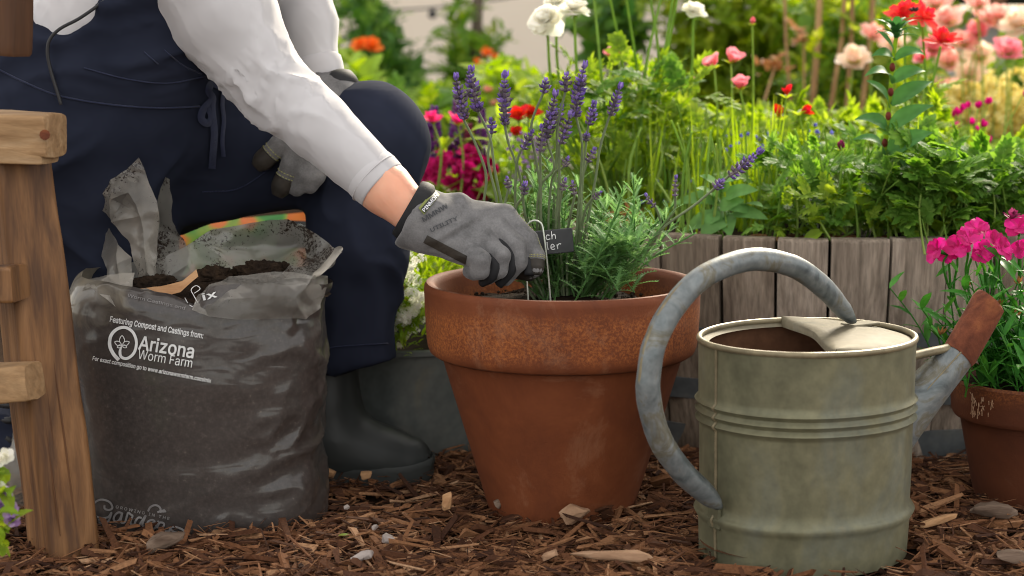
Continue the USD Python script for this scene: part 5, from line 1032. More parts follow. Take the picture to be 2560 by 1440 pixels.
for tip, bot, w, path, d, vio, extra in lavs:
    m = MB(); q = [bot] + path; w3 = [P(*p, d + (LVB[1] - d) * (k / len(q)) ** 2) for k, p in enumerate(q)] + [LVB + A(R.gauss(0, .02), R.gauss(0, .01), 0)]
    w3[-1] = LVB * .6 + A(w3[-2][0], w3[-2][1], SOILZ) * .4 if len(path) < 5 or tip[0] < 1600 else LVB
    m.add(*tube(spline(w3, 26), np.linspace(.0017, .0021, 26), 6, False)); st = part(lav, 'stalk', m, LOOK['stem_silver'], smooth=True)
    spike(st, tip, bot, d, w, vio)
    for a, b, ww in extra: spike(st, a, b, d, ww, vio * .8)
# plant marker in the pot, held by the fingers
MK = P(1345, 752, 2.68); mk = thing('plant_marker', 'slate plant marker on a bent wire with white handwriting, held by the gloved fingers', 'plant marker', MK)
w = spline([P(1322, 770, 2.683), P(1320, 740, 2.683), P(1316, 680, 2.686), P(1309, 600, 2.690), P(1316, 565, 2.690), P(1335, 551, 2.688), P(1354, 560, 2.684), P(1360, 590, 2.680), P(1366, 640, 2.678), P(1372, 700, 2.680), P(1378, 770, 2.683)], 70)
part(mk, 'wire', tube(w, .0013, 8), LOOK['wire_steel'], smooth=True)
cx = P(1384, 604, 2.690); tx = rounded_box(.056, .005, .0345, .0012); ry = math.radians(4.5); rot = np.array([[math.cos(ry), 0, math.sin(ry)], [0, 1, 0], [-math.sin(ry), 0, math.cos(ry)]]); rz = math.radians(8); rot2 = np.array([[math.cos(rz), -math.sin(rz), 0], [math.sin(rz), math.cos(rz), 0], [0, 0, 1]])
tv = tx[0] @ rot @ rot2.T + cx; part(mk, 'tag', (tv, tx[1]), LOOK['slate'])
nrm = unit(rot2 @ A(0, -1, 0)); ux = unit(A(1, 0, 0) @ rot @ rot2.T); uz = unit(A(0, 0, 1) @ rot @ rot2.T)
def chalk(strokes, mk, o, ux, uz, nrm, s, wd, look='print_white'):
    m = MB()
    for st in strokes:
        v, f = print_stroke([(x, y) for x, y in st], wd, 24); w = o + np.outer(v[:, 0] * s, ux) + np.outer(v[:, 1] * s, uz) + nrm * .0006; n_ = np.cross(w[f[:, 1]] - w[f[:, 0]], w[f[:, 2]] - w[f[:, 0]]); fl = (n_ @ nrm) < 0; f = f.copy(); f[fl] = f[fl][:, ::-1]; m.add(w, f)
    part(mk, 'handwriting', m, LOOK[look], smooth=False)
o = cx + nrm * .0026
C_ = lambda x, y: [(x + 6, y + 7), (x + 2, y + 8), (x, y + 4), (x + 2, y), (x + 7, y + 1)]
H_ = lambda x, y: [(x, y + 14), (x, y), (x + 1, y + 6), (x + 4, y + 8), (x + 6, y + 6), (x + 6, y)]
L_ = lambda x, y: [(x, y + 14), (x, y + 7), (x + 1, y)]
E_ = lambda x, y: [(x, y + 4), (x + 6, y + 5), (x + 4, y + 9), (x + 1, y + 8), (x, y + 3), (x + 3, y), (x + 7, y + 1)]
R_ = lambda x, y: [(x, y + 8), (x + .5, y), (x + 1, y + 6), (x + 4, y + 9), (x + 7, y + 8)]
chalk([C_(-13, 5), H_(-3, 5), L_(-12, -13), E_(-6, -13), R_(5, -13)], mk, o, ux, uz, nrm, .00082, 1.5)
# fallen pale leaf bits in the pot
for px, py in ((1452, 683), (1330, 700)): pass

KEEP_CLEAR.clear()
# ---------------------------------------------------------------- alyssum in the tub
aly = plant('alyssum', 'white sweet alyssum spilling over the metal tub', 'flowers', TC + A(0, 0, .16)); ml, mf, mo = MB(), MB(), MB()
R.seed(11)
def dome(c, rx, ry, rz, front=1.0):
    a = R.uniform(0, 2 * math.pi); t = R.random() ** .6; return c + A(rx * t * math.cos(a), ry * t * math.sin(a), rz * math.sqrt(max(0, 1 - t * t)) * R.uniform(.85, 1.0)), unit(A(math.cos(a) * t / rx, math.sin(a) * t / ry, math.sqrt(max(0, 1 - t * t)) / rz) * rx)
ALC = TC + A(.0, -.02, .165)
for k in range(2600):
    p, n = dome(ALC, .20, .19, .175); p = ALC + (p - ALC) * R.uniform(.6, 1); strew(ml, LANC, p, unit(n + A(R.gauss(0, .5), R.gauss(0, .5), R.gauss(.1, .4))), (0, 0, 1), R.uniform(.016, .032))
def tiny(m, p, n, r):
    fr = frame(p, unit(np.cross(n, (1, .2, .1))), n)
    for q in range(4):
        a = q * math.pi / 2; c, s = math.cos(a), math.sin(a); v = np.array([(0, 0, 0), (.55, .42, .05), (1, .25, 0), (1, -.25, 0), (.55, -.42, .05)]) * r; v = v @ np.array([[c, s, 0], [-s, c, 0], [0, 0, 1]]); m.add(put(v, fr), np.array([(0, 2, 1), (0, 3, 2), (0, 4, 3)])[:, ::-1])
def cluster(p, n, R0, cnt):
    for j in range(cnt):
        dv = unit(n + A(*NR.normal(0, .55, 3))); q = p + dv * R0 * R.uniform(.8, 1); tiny(mf, q, unit(dv + VIEW * .4), R.uniform(.0028, .0042)); bud(mo, q - dv * .002, dv, .0025, .5)
for k in range(95):
    p, n = dome(ALC, .205, .195, .182); cluster(p, unit(n + A(0, 0, .3)), R.uniform(.010, .018), R.randrange(10, 20))
for px, py in ((1035, 822), (1022, 838), (992, 862), (980, 858), (985, 820), (1060, 800), (1030, 785), (1008, 770), (1000, 745), (1050, 745)): cluster(P(px, py, 3.02), VIEW, .012, 10)
for k in range(420):
    px, py = R.uniform(958, 1066), R.uniform(690, 868); py = min(py, 700 + (1120 - px) * 1.15); strew(ml, LANC, P(px, py, 3.015 + R.uniform(-.012, .02)), unit(A(R.gauss(0, .7), -.7, R.gauss(0, .6))), (0, -.5, 1), R.uniform(.014, .028))
for k in range(34):
    px, py = R.uniform(965, 1062), R.uniform(640, 850); py = min(py, 690 + (1110 - px) * 1.1); cluster(P(px, py, 3.0 + R.uniform(-.008, .01)), VIEW, R.uniform(.010, .015), R.randrange(9, 16))
part(aly, 'foliage', ml, LOOK['leaf_fresh'], smooth=False, kind='stuff'); part(aly, 'flowers', mf, LOOK['petal_white'], smooth=False, kind='stuff'); part(aly, 'flower_centers', mo, LOOK['leaf_lime'], smooth=False, kind='stuff')
m = MB()
for k in range(150):
    p = P(R.gauss(982, 14), R.gauss(765, 30), 3.03); m.add(*tube(spline([p, p + A(R.gauss(0, .008), -.005, R.gauss(0, .01)), p + A(R.gauss(0, .014), -.008, R.gauss(0, .016))], 5), .0005, 3, False))
part(aly, 'dry_stems', m, LOOK['leaf_dry'], smooth=False, kind='stuff')

# ---------------------------------------------------------------- plants in the barrel
def leafmass(t, name, look, protos, pts, size, spread=(0, 0, 0), up_bias=.6, toward=.35):
    m = MB()
    for p in pts:
        d = unit(A(R.gauss(0, .8), R.gauss(-toward, .6), up_bias + R.gauss(0, .45))); strew(m, protos, p, d, unit(A(R.gauss(0, .2), -.35, 1)), size * R.uniform(.7, 1.3))
    part(t, name, m, LOOK[look], smooth=False, kind='stuff')
def px_cloud(boxes, n, d0, d1):
    """Points spread over picture boxes at depths d0..d1, never below the soil."""
    out = []; wts = [(b[2] - b[0]) * (b[3] - b[1]) for b in boxes]
    while len(out) < n:
        b = R.choices(boxes, wts)[0]; d = R.uniform(d0, d1); p = P(R.uniform(b[0], b[2]), R.uniform(b[1], b[3]), d)
        if p[2] > SOIL_B + .005: out.append(p)
    return out
R.seed(21)
# white ranunculus
rb = barrel_base(1590, 3.40); ran = plant('ranunculus', 'tall ranunculus with three open white blooms on long bare stems behind the lavender', 'ranunculus', rb)
for (px, py), r, d, ax in (((1368, 52), .031, 3.36, (-.35, -.6, .5)), ((1436, 26), .027, 3.34, (.1, -.25, 1)), ((1734, 30), .023, 3.42, (.15, -.3, 1)), ((1390, 8), .022, 3.42, (0, -.4, .9))):
    p = P(px, py, d); ms = MB(); bs = rb + A((px - 1590) / FPX * 3.4 * .28 + R.gauss(0, .012), R.gauss(0, .03), 0); c = stemtube(ms, bs, p - A(0, 0, .008), .0034, n=14, bend=A((px - 1590) / 9000, 0, 0), r1=.0026); st = part(ran, 'flower_stem', ms, LOOK['stem_green'], smooth=True)
    mm = MB(); rosette(mm, p, ax, r * 1.08, 7, 8, 22, 102, 1.0, .45, .22, .45, .12, curl=-.45); part(st, 'flower', mm, LOOK['petal_white'], smooth=True)
    mm = MB(); 
    for k in range(5): v, f = leaf(.016, .006, 4, 3, 'lance', .2, .6); mm.add(put(v, frame(p - A(0, 0, .008), A(math.cos(k * 1.26), math.sin(k * 1.26), -.1))), f)
    part(st, 'sepal', mm, LOOK['leaf_parsley'], smooth=False)
for (px, py) in ((1565, -10), (1622, -30), (1655, -15), (1700, -40), (1484, -20), (1690, -60), (1520, -30)):
    p = P(px, py, 3.4 + R.gauss(0, .03)); ms = MB(); bs = rb + A((px - 1590) / FPX * 3.4 * .25 + R.gauss(0, .015), R.gauss(0, .03), 0); stemtube(ms, bs, p, .0032, n=12, r1=.0026); st = part(ran, 'flower_stem', ms, LOOK['stem_green'], smooth=True)
    mm = MB(); rosette(mm, p + A(0, 0, .012), (R.gauss(0, .2), -.2, 1), .024, 6, 7, 8, 90, .95, .55, .12, .42, .06); part(st, 'flower', mm, LOOK['petal_white'], smooth=True)
leafmass(ran, 'foliage', 'leaf_fresh', FEAT + PARS[:3], px_cloud([(1370, 220, 1480, 330), (1400, 180, 1740, 300), (1440, 300, 1760, 470), (1500, 470, 1700, 580)], 270, 3.28, 3.58), .056)
leafmass(ran, 'foliage', 'leaf_parsley', OVAT[:3] + PARS, px_cloud([(1620, 190, 1740, 260), (1440, 230, 1600, 330)], 26, 3.28, 3.4), .055)
m = MB()
for k in range(110):
    px = R.gauss(1590, 66); b = P(px, 560, 3.36 + R.gauss(0, .06)); b[2] = SOIL_B; t = P(px + R.gauss(0, 60) + (px - 1590) * .8, R.uniform(260, 470), 3.38 + R.gauss(0, .08)); stemtube(m, b, t, R.uniform(.0016, .0034), n=8)
part(ran, 'leaf_stems', m, LOOK['stem_green'], smooth=True, kind='stuff')
leafmass(ran, 'dry_leaves', 'leaf_dry', LANC, px_cloud([(1480, 540, 1600, 585)], 26, 3.15, 3.3), .035, up_bias=.0)
# sage-like plant with broad leaves at the rim
sb = barrel_base(1800, 3.10); sage = plant('sage', 'broad-leaved pale green sage plant at the rim of the barrel below the lone lavender spike', 'herb', sb)
for a, b, wd in (((1800, 540), (1704, 582), .034), ((1805, 545), (1755, 590), .036), ((1805, 535), (1824, 588), .036), ((1800, 500), (1690, 508), .030), ((1802, 495), (1755, 440), .030), ((1815, 490), (1892, 475), .030), ((1800, 520), (1858, 500), .026), ((1822, 510), (1870, 530), .030), ((1835, 530), (1916, 546), .026), ((1800, 490), (1830, 450), .030), ((1790, 505), (1745, 470), .026), ((1808, 520), (1780, 560), .028), ((1810, 480), (1800, 440), .022), ((1850, 520), (1905, 515), .022)):
    p0, p1 = P(*a, 3.10 + R.uniform(-.03, .03)), P(*b, 3.05 + R.uniform(-.03, .06)); L = np.linalg.norm(p1 - p0); v, f = leaf(L * 1.08, wd * 1.05, 8, 5, 'ovate', .12, .9, .42, wave=.03); part(sage, 'leaf', (put(v, frame(p0, p1 - p0, unit(A(R.gauss(0, .25), -.75, .8)))), f), LOOK['leaf_sage'], smooth=True)
m = MB()
for k in range(9): stemtube(m, sb + A(R.gauss(0, .01), R.gauss(0, .01), 0), P(1800 + R.gauss(0, 30), R.uniform(460, 540), 3.10), .0022)
part(sage, 'stems', m, LOOK['stem_green'], smooth=True, kind='stuff')
# lily stalk
lb = barrel_base(2200, 3.07); lily = plant('lily', 'upright lily stalk with glossy arching leaves and a closed leafy top', 'lily', lb)
sp = [lb] + [P(x, y, 3.07) for x, y in ((2203, 500), (2207, 420), (2213, 360), (2221, 290), (2227, 220), (2233, 150), (2240, 95))]; m = MB(); m.add(*tube(spline(sp, 30), np.linspace(.0045, .0034, 30), 8, False)); lst = part(lily, 'stem', m, LOOK['leaf_fresh'], smooth=True)
for x, y in ((2206, 418), (2212, 357), (2221, 290), (2227, 230), (2231, 168)): part(lst, 'node', blob(P(x, y, 3.068), .0052, 2, 0, .1, 2, (.9, .9, 1.4)), LOOK['stem_red'], smooth=True)
for a, b, wd, bow in (((2212, 425), (2298, 418), .018, .8), ((2214, 385), (2332, 330), .034, .55), ((2206, 388), (2128, 345), .019, 1.5), ((2222, 325), (2336, 262), .026, .8), ((2219, 330), (2130, 296), .022, 1.6), ((2228, 262), (2332, 203), .027, .6), ((2222, 268), (2165, 200), .022, .8), ((2232, 205), (2318, 176), .021, 1.3), ((2228, 208), (2156, 188), .021, 1.7), ((2237, 150), (2320, 138), .017, 1.8), ((2233, 150), (2174, 140), .018, 1.6), ((2236, 135), (2190, 75), .018, .5), ((2205, 470), (2155, 400), .016, .6), ((2204, 480), (2260, 445), .014, .8)):
    dz = R.uniform(-.035, .015); p0, p1 = P(*a, 3.065), P(*b, 3.06 + dz); L = np.linalg.norm(p1 - p0); k = 1 + bow * bow / 26; v, f = leaf(L * k, wd * 1.3, 10, 5, 'lance', .18, bow * 1.25, bow * .62, wave=.015); part(lily, 'leaf', (put(v, frame(p0, p1 - p0, unit(A(R.gauss(0, .15), -.65, .8)))), f), LOOK['leaf_lily'], smooth=True)
for k in range(18):
    a = k * 2.4; L = R.uniform(.034, .060); up = .35 + .9 * (k / 18); v, f = leaf(L, .013, 8, 3, 'lance', .25, 1.4, .5); part(lily, 'leaf', (put(v, frame(P(2240, 100 - k * 1.4, 3.07), A(math.cos(a), math.sin(a), up))), f), LOOK['leaf_lily'], smooth=True)
# coral blooms behind the lily
cb = barrel_base(2290, 3.36); cor = plant('ranunculus', 'coral red ranunculus with ragged open blooms above the lily stalk', 'ranunculus', cb)
for (px, py), r, ax, lay in (((2262, 42), .034, (-.3, -.55, .7), 4), ((2305, 48), .034, (.45, -.6, .5), 3), ((2352, 108), .036, (.25, -.35, .8), 4), ((2305, 152), .012, (0, -.3, 1), 3)):
    p = P(px, py, 3.30); ms = MB(); stemtube(ms, cb + A((px - 2290) / 9000, R.gauss(0, .02), 0), p - A(0, 0, .006), .0032, n=12); st = part(cor, 'flower_stem', ms, LOOK['stem_green'], smooth=True); mm = MB(); rosette(mm, p, ax, r, lay, 7, 30 if r > .02 else 8, 92 if r > .02 else 30, .5, .5, .22, .55, .15); part(st, 'flower', mm, LOOK['petal_coral'], smooth=True)
m = MB(); 
for k in range(40): bud(m, P(2285, 28, 3.275), rnd_unit(.1), R.uniform(.006, .011), .2)
part(cor, 'flower_center', m, LOOK['cord_black'], smooth=False)
leafmass(cor, 'foliage', 'leaf_fresh', FEAT, px_cloud([(2250, 220, 2350, 480)], 60, 3.26, 3.45), .05)
# parsley-like foliage at the front of the barrel
for (lbl, boxes, n, d0, d1, sz, lk, pr) in (
    ('leafy green parsley-like ranunculus plant spilling to the barrel rim beneath the lily', [(2150, 450, 2420, 585), (2200, 430, 2380, 520), (2290, 400, 2440, 560)], 290, 2.99, 3.22, .058, 'leaf_parsley', PARS),
    ('feathery green plant with thin bare stems in the middle of the barrel', [(1880, 390, 2160, 470), (1960, 430, 2180, 590), (1900, 500, 2150, 590)], 230, 3.02, 3.40, .048, 'leaf_parsley', FEAT + PARS[:2]),
    ('dense low green plant at the right end of the barrel behind the dianthus', [(2400, 430, 2600, 600), (2340, 450, 2600, 520)], 280, 3.02, 3.45, .056, 'leaf_parsley', PARS),
    ('bright green fine-leaved bush filling the middle of the barrel', [(1700, 310, 2180, 440), (1640, 300, 1900, 460), (1960, 310, 2180, 410)], 380, 3.48, 3.98, .056, 'leaf_fresh', FEAT + SPRG + PARS),
    ('lime green bush at the far right side of the barrel', [(2160, 330, 2380, 440), (2300, 395, 2600, 450)], 220, 3.5, 4.0, .056, 'leaf_fresh', FEAT + PARS),
    ('lime green tangle of stems and leaves at the left part of the barrel', [(1220, 300, 1480, 470), (1400, 240, 1560, 420)], 300, 3.5, 4.1, .052, 'leaf_lime', FEAT + OVAT + LANC)):
    bx = boxes[0]; t = plant('leafy_plant', lbl, 'plant', barrel_base((bx[0] + bx[2]) / 2, (d0 + d1) / 2)); pts = px_cloud(boxes, n, d0, d1); leafmass(t, 'foliage', lk, pr, pts, sz)
    m = MB()
    for p in pts[::3]: stemtube(m, A(p[0] + R.gauss(0, .03), p[1] + R.gauss(0, .03), SOIL_B), p, R.uniform(.0012, .0026), n=7)
    part(t, 'stems', m, LOOK['stem_green'], smooth=True, kind='stuff')
gt = plant('grassy_clump', 'clump of upright pale green blade stems rising behind the broad-leaved sage', 'plant', barrel_base(1905, 3.25)); m = MB()
for k in range(120):
    px = R.choice([1880, 1905, 1925, 1850, 2290, 1620, 1740]) + R.gauss(0, 16); d = 3.28 + R.gauss(0, .06); b = P(px, 520, d); b[2] = SOIL_B; L = R.uniform(.10, .24); v, f = leaf(L, R.uniform(.003, .0065), 7, 3, 'blade', .3, R.uniform(0, .5)); m.add(put(v, frame(b, A(R.gauss(0, .12), R.gauss(0, .12), 1), (0, -1, .1))), f)
part(gt, 'blades', m, LOOK['leaf_fresh'], smooth=False, kind='stuff')
low = plant('ground_cover', 'low leafy seedlings and young foliage covering the soil along the barrel rim', 'plants', barrel_base(2000, 3.08)); tag(low, kind='stuff')
leafmass(low, 'foliage', 'leaf_fresh', PARS + OVAT + FEAT, px_cloud([(1935, 500, 2420, 596)], 210, 3.0, 3.2), .040)
m = MB()
for k in range(90):
    px = R.uniform(1680, 2180); d = R.uniform(3.05, 3.4); b = P(px, 540, d); b[2] = SOIL_B; stemtube(m, b, P(px + R.gauss(0, 40), R.uniform(300, 450), d + R.gauss(0, .05)), R.uniform(.0014, .0028), n=8)
part(gt, 'stems', m, LOOK['stem_green'], smooth=True, kind='stuff')
# red blooms, wine bud, pink poppies
def flower_plant(label, base, heads, look, cat='flower', name='flowering_plant', lay=3, per=6, inc=(15, 60), W=.8, stem='stem_green', foliage=None, curl=-.6, sep=True):
    t = plant(name, label, cat, base)
    for (px, py), r, d, ax in heads:
        p = P(px, py, d); ms = MB(); b = A(base[0] + (p[0] - base[0]) * .5, base[1] + (d - base[1]) * .5, base[2]); stemtube(ms, b, p, .0026 if r > .008 else .0018, n=10); st = part(t, 'flower_stem', ms, LOOK[stem], smooth=True); mm = MB(); rosette(mm, p, ax, r, lay, per, inc[0], inc[1], W, .6, .15, .6, .08, curl=curl); part(st, 'flower', mm, LOOK[look], smooth=True)
        if sep:
            mm = MB()
            for k in range(5): v, f = leaf(r * .6 + .004, r * .25 + .003, 4, 3, 'lance', .2, .3); mm.add(put(v, frame(p - A(0, 0, .003), A(math.cos(k * 1.26), math.sin(k * 1.26), .6))), f)
            part(st, 'sepal', mm, LOOK['leaf_fresh'], smooth=False)
    if foliage: leafmass(t, 'foliage', foliage[0], foliage[1], foliage[2], foliage[3])
    return t
R.seed(33)
flower_plant('orange red tulip-like bloom with fallen-open petals in the middle of the barrel', barrel_base(1965, 3.5), [((1952, 298), .042, 3.30, (-.3, -.5, .8)), ((1998, 285), .038, 3.31, (.6, -.5, .5)), ((1966, 242), .032, 3.33, (0, -.5, .9))], 'petal_red', 'tulip', lay=1, per=5, inc=(45, 60), W=.6, curl=-.3)
flower_plant('wine red round bud standing above the feathery foliage', barrel_base(2100, 3.12), [((2101, 374), .015, 3.1, (.1, -.2, 1))], 'petal_wine', 'bud', lay=3, per=6, inc=(6, 22), W=.8, curl=-1.0)
for lbl, px, py, d in (('pale pink poppy bloom with pointed petals, left of a pair', 1786, 168, 3.42), ('pale pink poppy bloom, right of a pair', 1828, 156, 3.44), ('pink cup-shaped poppy bloom lower than the pale pair', 1850, 222, 3.40)): flower_plant(lbl, barrel_base(px, d), [((px, py), .029, d, (R.gauss(0, .3), -.4, .9))], 'petal_pink', 'poppy', lay=2, per=4, inc=(20, 50), W=1.0)
flower_plant('small coral pink blooms among the ranunculus leaves', barrel_base(1560, 3.7), [((1545, 135), .022, 3.7, (0, -.4, 1)), ((1632, 185), .012, 3.6, (0, -.4, 1)), ((1728, 207), .012, 3.5, (0, -.2, 1)), ((1525, 140), .018, 3.72, (-.3, -.4, 1))], 'petal_hotpink' if False else 'petal_pink', 'flower', lay=2, per=5)
flower_plant('tall stem with one closed pink red bud', barrel_base(1868, 3.55), [((1881, 60), .012, 3.5, (.1, 0, 1))], 'petal_pink', 'bud', lay=3, per=5, inc=(4, 18), W=.8, curl=-1.0)
flower_plant('coral orange open bloom beside the lavender, far left in the barrel', barrel_base(1300, 3.5), [((1296, 300), .030, 3.45, (-.1, -.4, .9)), ((1322, 292), .026, 3.47, (.3, -.4, .8)), ((1290, 335), .016, 3.44, (0, -.6, .6))], 'petal_red', 'flower', lay=3, per=6, inc=(20, 70))
flower_plant('bright pink dianthus bloom in front of the knee', barrel_base(1085, 3.6), [((1082, 306), .027, 3.56, (-.1, -.2, 1))], 'petal_hotpink', 'flower', lay=3, per=7, inc=(30, 80))
flower_plant('pink cup-shaped bloom with pale throat beside the dianthus', barrel_base(1145, 3.6), [((1145, 312), .029, 3.55, (0, -.2, 1))], 'petal_hotpink', 'flower', lay=2, per=6, inc=(25, 60))
flower_plant('round peach pink blooms on thin stems far behind the lavender', barrel_base(1225, 4.3), [((1221, 231), .018, 4.3, (0, -.5, .8)), ((1236, 262), .014, 4.3, (0, -.5, .8))], 'petal_blush', 'flower', lay=3, per=6)
# crimson stock
stk = plant('stock', 'deep crimson stock with thick ruffled flower clusters between the knee and the lavender', 'flower', barrel_base(1150, 3.75)); R.seed(44)
for (px, py), rx in (((1100, 410), 30), ((1170, 405), 30), ((1205, 450), 34), ((1140, 470), 40), ((1185, 480), 30), ((1085, 440), 22), ((1216, 424), 22), ((1160, 430), 22)):
    c = P(px, py, 3.62 + R.uniform(-.05, .05)); mm = MB()
    for k in range(11):
        dv = rnd_unit(-.4); p = c + dv * A(1, 1, 1.1) * rx / FPX * 3.6 * .8; rosette(mm, p, unit(dv + VIEW * .5), R.uniform(.014, .019), 2, 5, 25, 80, .95, .5, .25, .7, .2, nu=4, nv=4)
    part(stk, 'flower_cluster', mm, LOOK['petal_crimson'], smooth=True)
m = MB()
for k in range(8): stemtube(m, stk_b := A(BASE[stk][0] + R.gauss(0, .02), BASE[stk][1], SOIL_B), P(1150 + R.gauss(0, 45), 480, 3.65), .004)
part(stk, 'stems', m, LOOK['stem_green'], smooth=True, kind='stuff'); leafmass(stk, 'foliage', 'leaf_fresh', OVAT + LANC, px_cloud([(1060, 380, 1260, 520), (1220, 420, 1420, 520)], 120, 3.6, 3.95), .06)
# salvia spikes
R.seed(45)
for i, (lbl, x, y0, y1, w, lk) in enumerate((('purple salvia spike behind the bright pink dianthus', 1083, 268, 420, 44, 'petal_purple'), ('thin purple salvia spike behind the pale-throated pink bloom', 1137, 250, 420, 34, 'petal_purple'), ('short reddish purple salvia spike above the crimson stock', 1172, 312, 440, 40, 'petal_wine'), ('tall violet salvia spike left of the lavender stalks', 1205, 272, 440, 34, 'petal_purple'))):
    d = 3.66; t = plant('salvia', lbl, 'salvia', barrel_base(x, d)); a, b = P(x, y1, d), P(x + R.gauss(0, 3), y0, d); mm = MB()
    for k in range(240):
        u = R.random(); th = R.uniform(0, 6.3); ww = w / 2 / FPX * d * (1 - .75 * u ** 1.5); r = A(math.cos(th), math.sin(th), 0); bud(mm, a + (b - a) * u + r * ww * .4, unit(r + A(0, 0, .7)), ww * .9 + .004, .3)
    part(t, 'flower_spike', mm, LOOK[lk], smooth=False); m = MB(); stemtube(m, A(a[0], a[1], SOIL_B), a * .2 + b * .8, .003); part(t, 'stem', m, LOOK['stem_green'], smooth=True)
# lilac and blue small flowers
for lbl, boxes, n, lk, d in (('haze of small lilac flowers behind the lavender stalks', [(1270, 320, 1420, 500), (1300, 340, 1390, 470)], 150, 'petal_lilac', 3.42), ('scattered tiny blue lobelia flowers low among the barrel foliage', [(1600, 430, 1760, 510), (1800, 330, 2080, 400), (1980, 300, 2060, 370)], 60, 'petal_blue', 3.28)):
    t = plant('small_flowers', lbl, 'flowers', barrel_base((boxes[0][0] + boxes[0][2]) / 2, d)); mm, m = MB(), MB()
    for p in px_cloud(boxes, n, d - .06, d + .1): rosette(mm, p, unit(VIEW + A(R.gauss(0, .4), 0, R.gauss(0, .3))), R.uniform(.0045, .008), 1, 5, 65, 70, .7, .2, .1, 1, 0, nu=3, nv=3); stemtube(m, A(p[0] + R.gauss(0, .03), p[1], SOIL_B), p, .0010, n=5, sides=3)
    part(t, 'flowers', mm, LOOK[lk], smooth=False, kind='stuff'); part(t, 'stems', m, LOOK['stem_green'], smooth=False, kind='stuff')
# blush flowers on the right, behind the barrel
R.seed(46); k = 0
for lbl, px, py, r, d, lk in (('cream pink bloom with drooping petals left of the lily', 2136, 160, .036, 4.2, 'petal_cream'), ('pale pink bloom half behind the lily stalk', 2178, 96, .032, 4.3, 'petal_blush'), ('white pink bloom just behind the lily leaves', 2238, 118, .030, 4.3, 'petal_cream'), ('large blush bloom behind the coral blooms', 2372, 62, .042, 4.4, 'petal_blush'), ('blush bloom right of the large blush one', 2340, 20, .034, 4.5, 'petal_blush'),
        ('starry pale pink bloom topmost at the right', 2442, 22, .032, 4.2, 'petal_blush'), ('soft pink bloom below the starry one', 2452, 56, .034, 4.3, 'petal_blush'), ('rose pink bloom, third down the right stem', 2446, 90, .032, 4.3, 'petal_pink'), ('faded beige pink bloom, lowest of the right stem', 2452, 150, .038, 4.4, 'petal_cream'), ('creamy white bloom cut by the right edge', 2552, 72, .044, 4.2, 'petal_cream'), ('salmon pink bloom with two stems near the right edge', 2514, 140, .036, 4.0, 'petal_pink'),
        ('pink bloom behind the coral bloom at lily height', 2335, 130, .036, 4.4, 'petal_pink'), ('faded pink bloom over the yellow mass', 2370, 165, .040, 4.6, 'petal_blush'), ('pale peach bloom low behind the lily', 2360, 235, .045, 4.7, 'petal_blush'), ('pink bud behind the lily leaves', 2308, 150, .018, 3.9, 'petal_pink'), ('blush bloom right of the coral bloom, above the yellow mass', 2404, 118, .034, 4.3, 'petal_blush'), ('pale cream bloom hanging over the top of the yellow mass', 2424, 196, .036, 4.35, 'petal_cream'), ('soft pink bloom between the starry bloom and the right edge', 2500, 52, .032, 4.3, 'petal_blush')):
    flower_plant(lbl, A(P(px, 400, d + .1)[0] + R.gauss(0, .05), max(d, 4.5) if d > 4.4 else d, 0 if d > 4.42 else SOIL_B), [((px, py), r * 1.3, d, (R.gauss(0, .35), -.5, .8))], lk, 'flower', lay=3, per=7, inc=(20, 80), W=.75)
dz = plant('dianthus', 'loose spray of small magenta dianthus before the yellow flowers', 'dianthus', barrel_base(2420, 3.5))
for px, py in ((2378, 290), (2402, 276), (2425, 268), (2445, 272), (2470, 262), (2400, 318), (2424, 312), (2440, 326), (2452, 318), (2390, 286), (2470, 358), (2345, 390), (2556, 240)):
    p = P(px, py, 3.48 + R.gauss(0, .03)); m = MB(); stemtube(m, A(P(2430 + (px - 2430) * .3, 0, 3.5)[0], 3.5, SOIL_B), p, .0014, n=8); st = part(dz, 'flower_stem', m, LOOK['stem_green'], smooth=True); mm = MB(); rosette(mm, p, unit(A(R.gauss(0, .5), -.5, .7)), R.uniform(.010, .016), 1, 5, 60, 75, .8, .2, .2, 1, .2); part(st, 'flower', mm, LOOK['petal_magenta'], smooth=True)
# plant markers half hidden
for lbl, px, py, loop, strokes in (('small dark plant marker with white writing half buried in the feathery foliage', 2030, 540, 0, [L_(-10, 2), E_(-4, 2), C_(-10, -12), L_(0, -12), H_(4, -12)]), ('small dark plant marker with a wire loop behind the dianthus blooms', 2490, 530, 1, [L_(-8, -4)])):
    b = barrel_base(px, 3.11); t = thing('plant_marker', lbl, 'plant marker', b); c = P(px, py + 14, 3.11); bx = rounded_box(.05, .004, .032, .001); part(t, 'tag', (bx[0] + c, bx[1]), LOOK['slate']); chalk(strokes, t, c + A(0, -.0022, 0), A(1, 0, 0), A(0, 0, 1), A(0, -1, 0), .0009, 1.6, 'print_white')
    part(t, 'wire', tube(spline([b + A(-.012, 0, -.02), c + A(-.012, .003, 0), c + A(-.014, .003, .022), c + A(0, .003, .034), c + A(.014, .003, .022), c + A(.012, .003, 0), b + A(.012, 0, -.02)], 40), .0014, 6), LOOK['wire_steel'], smooth=True)
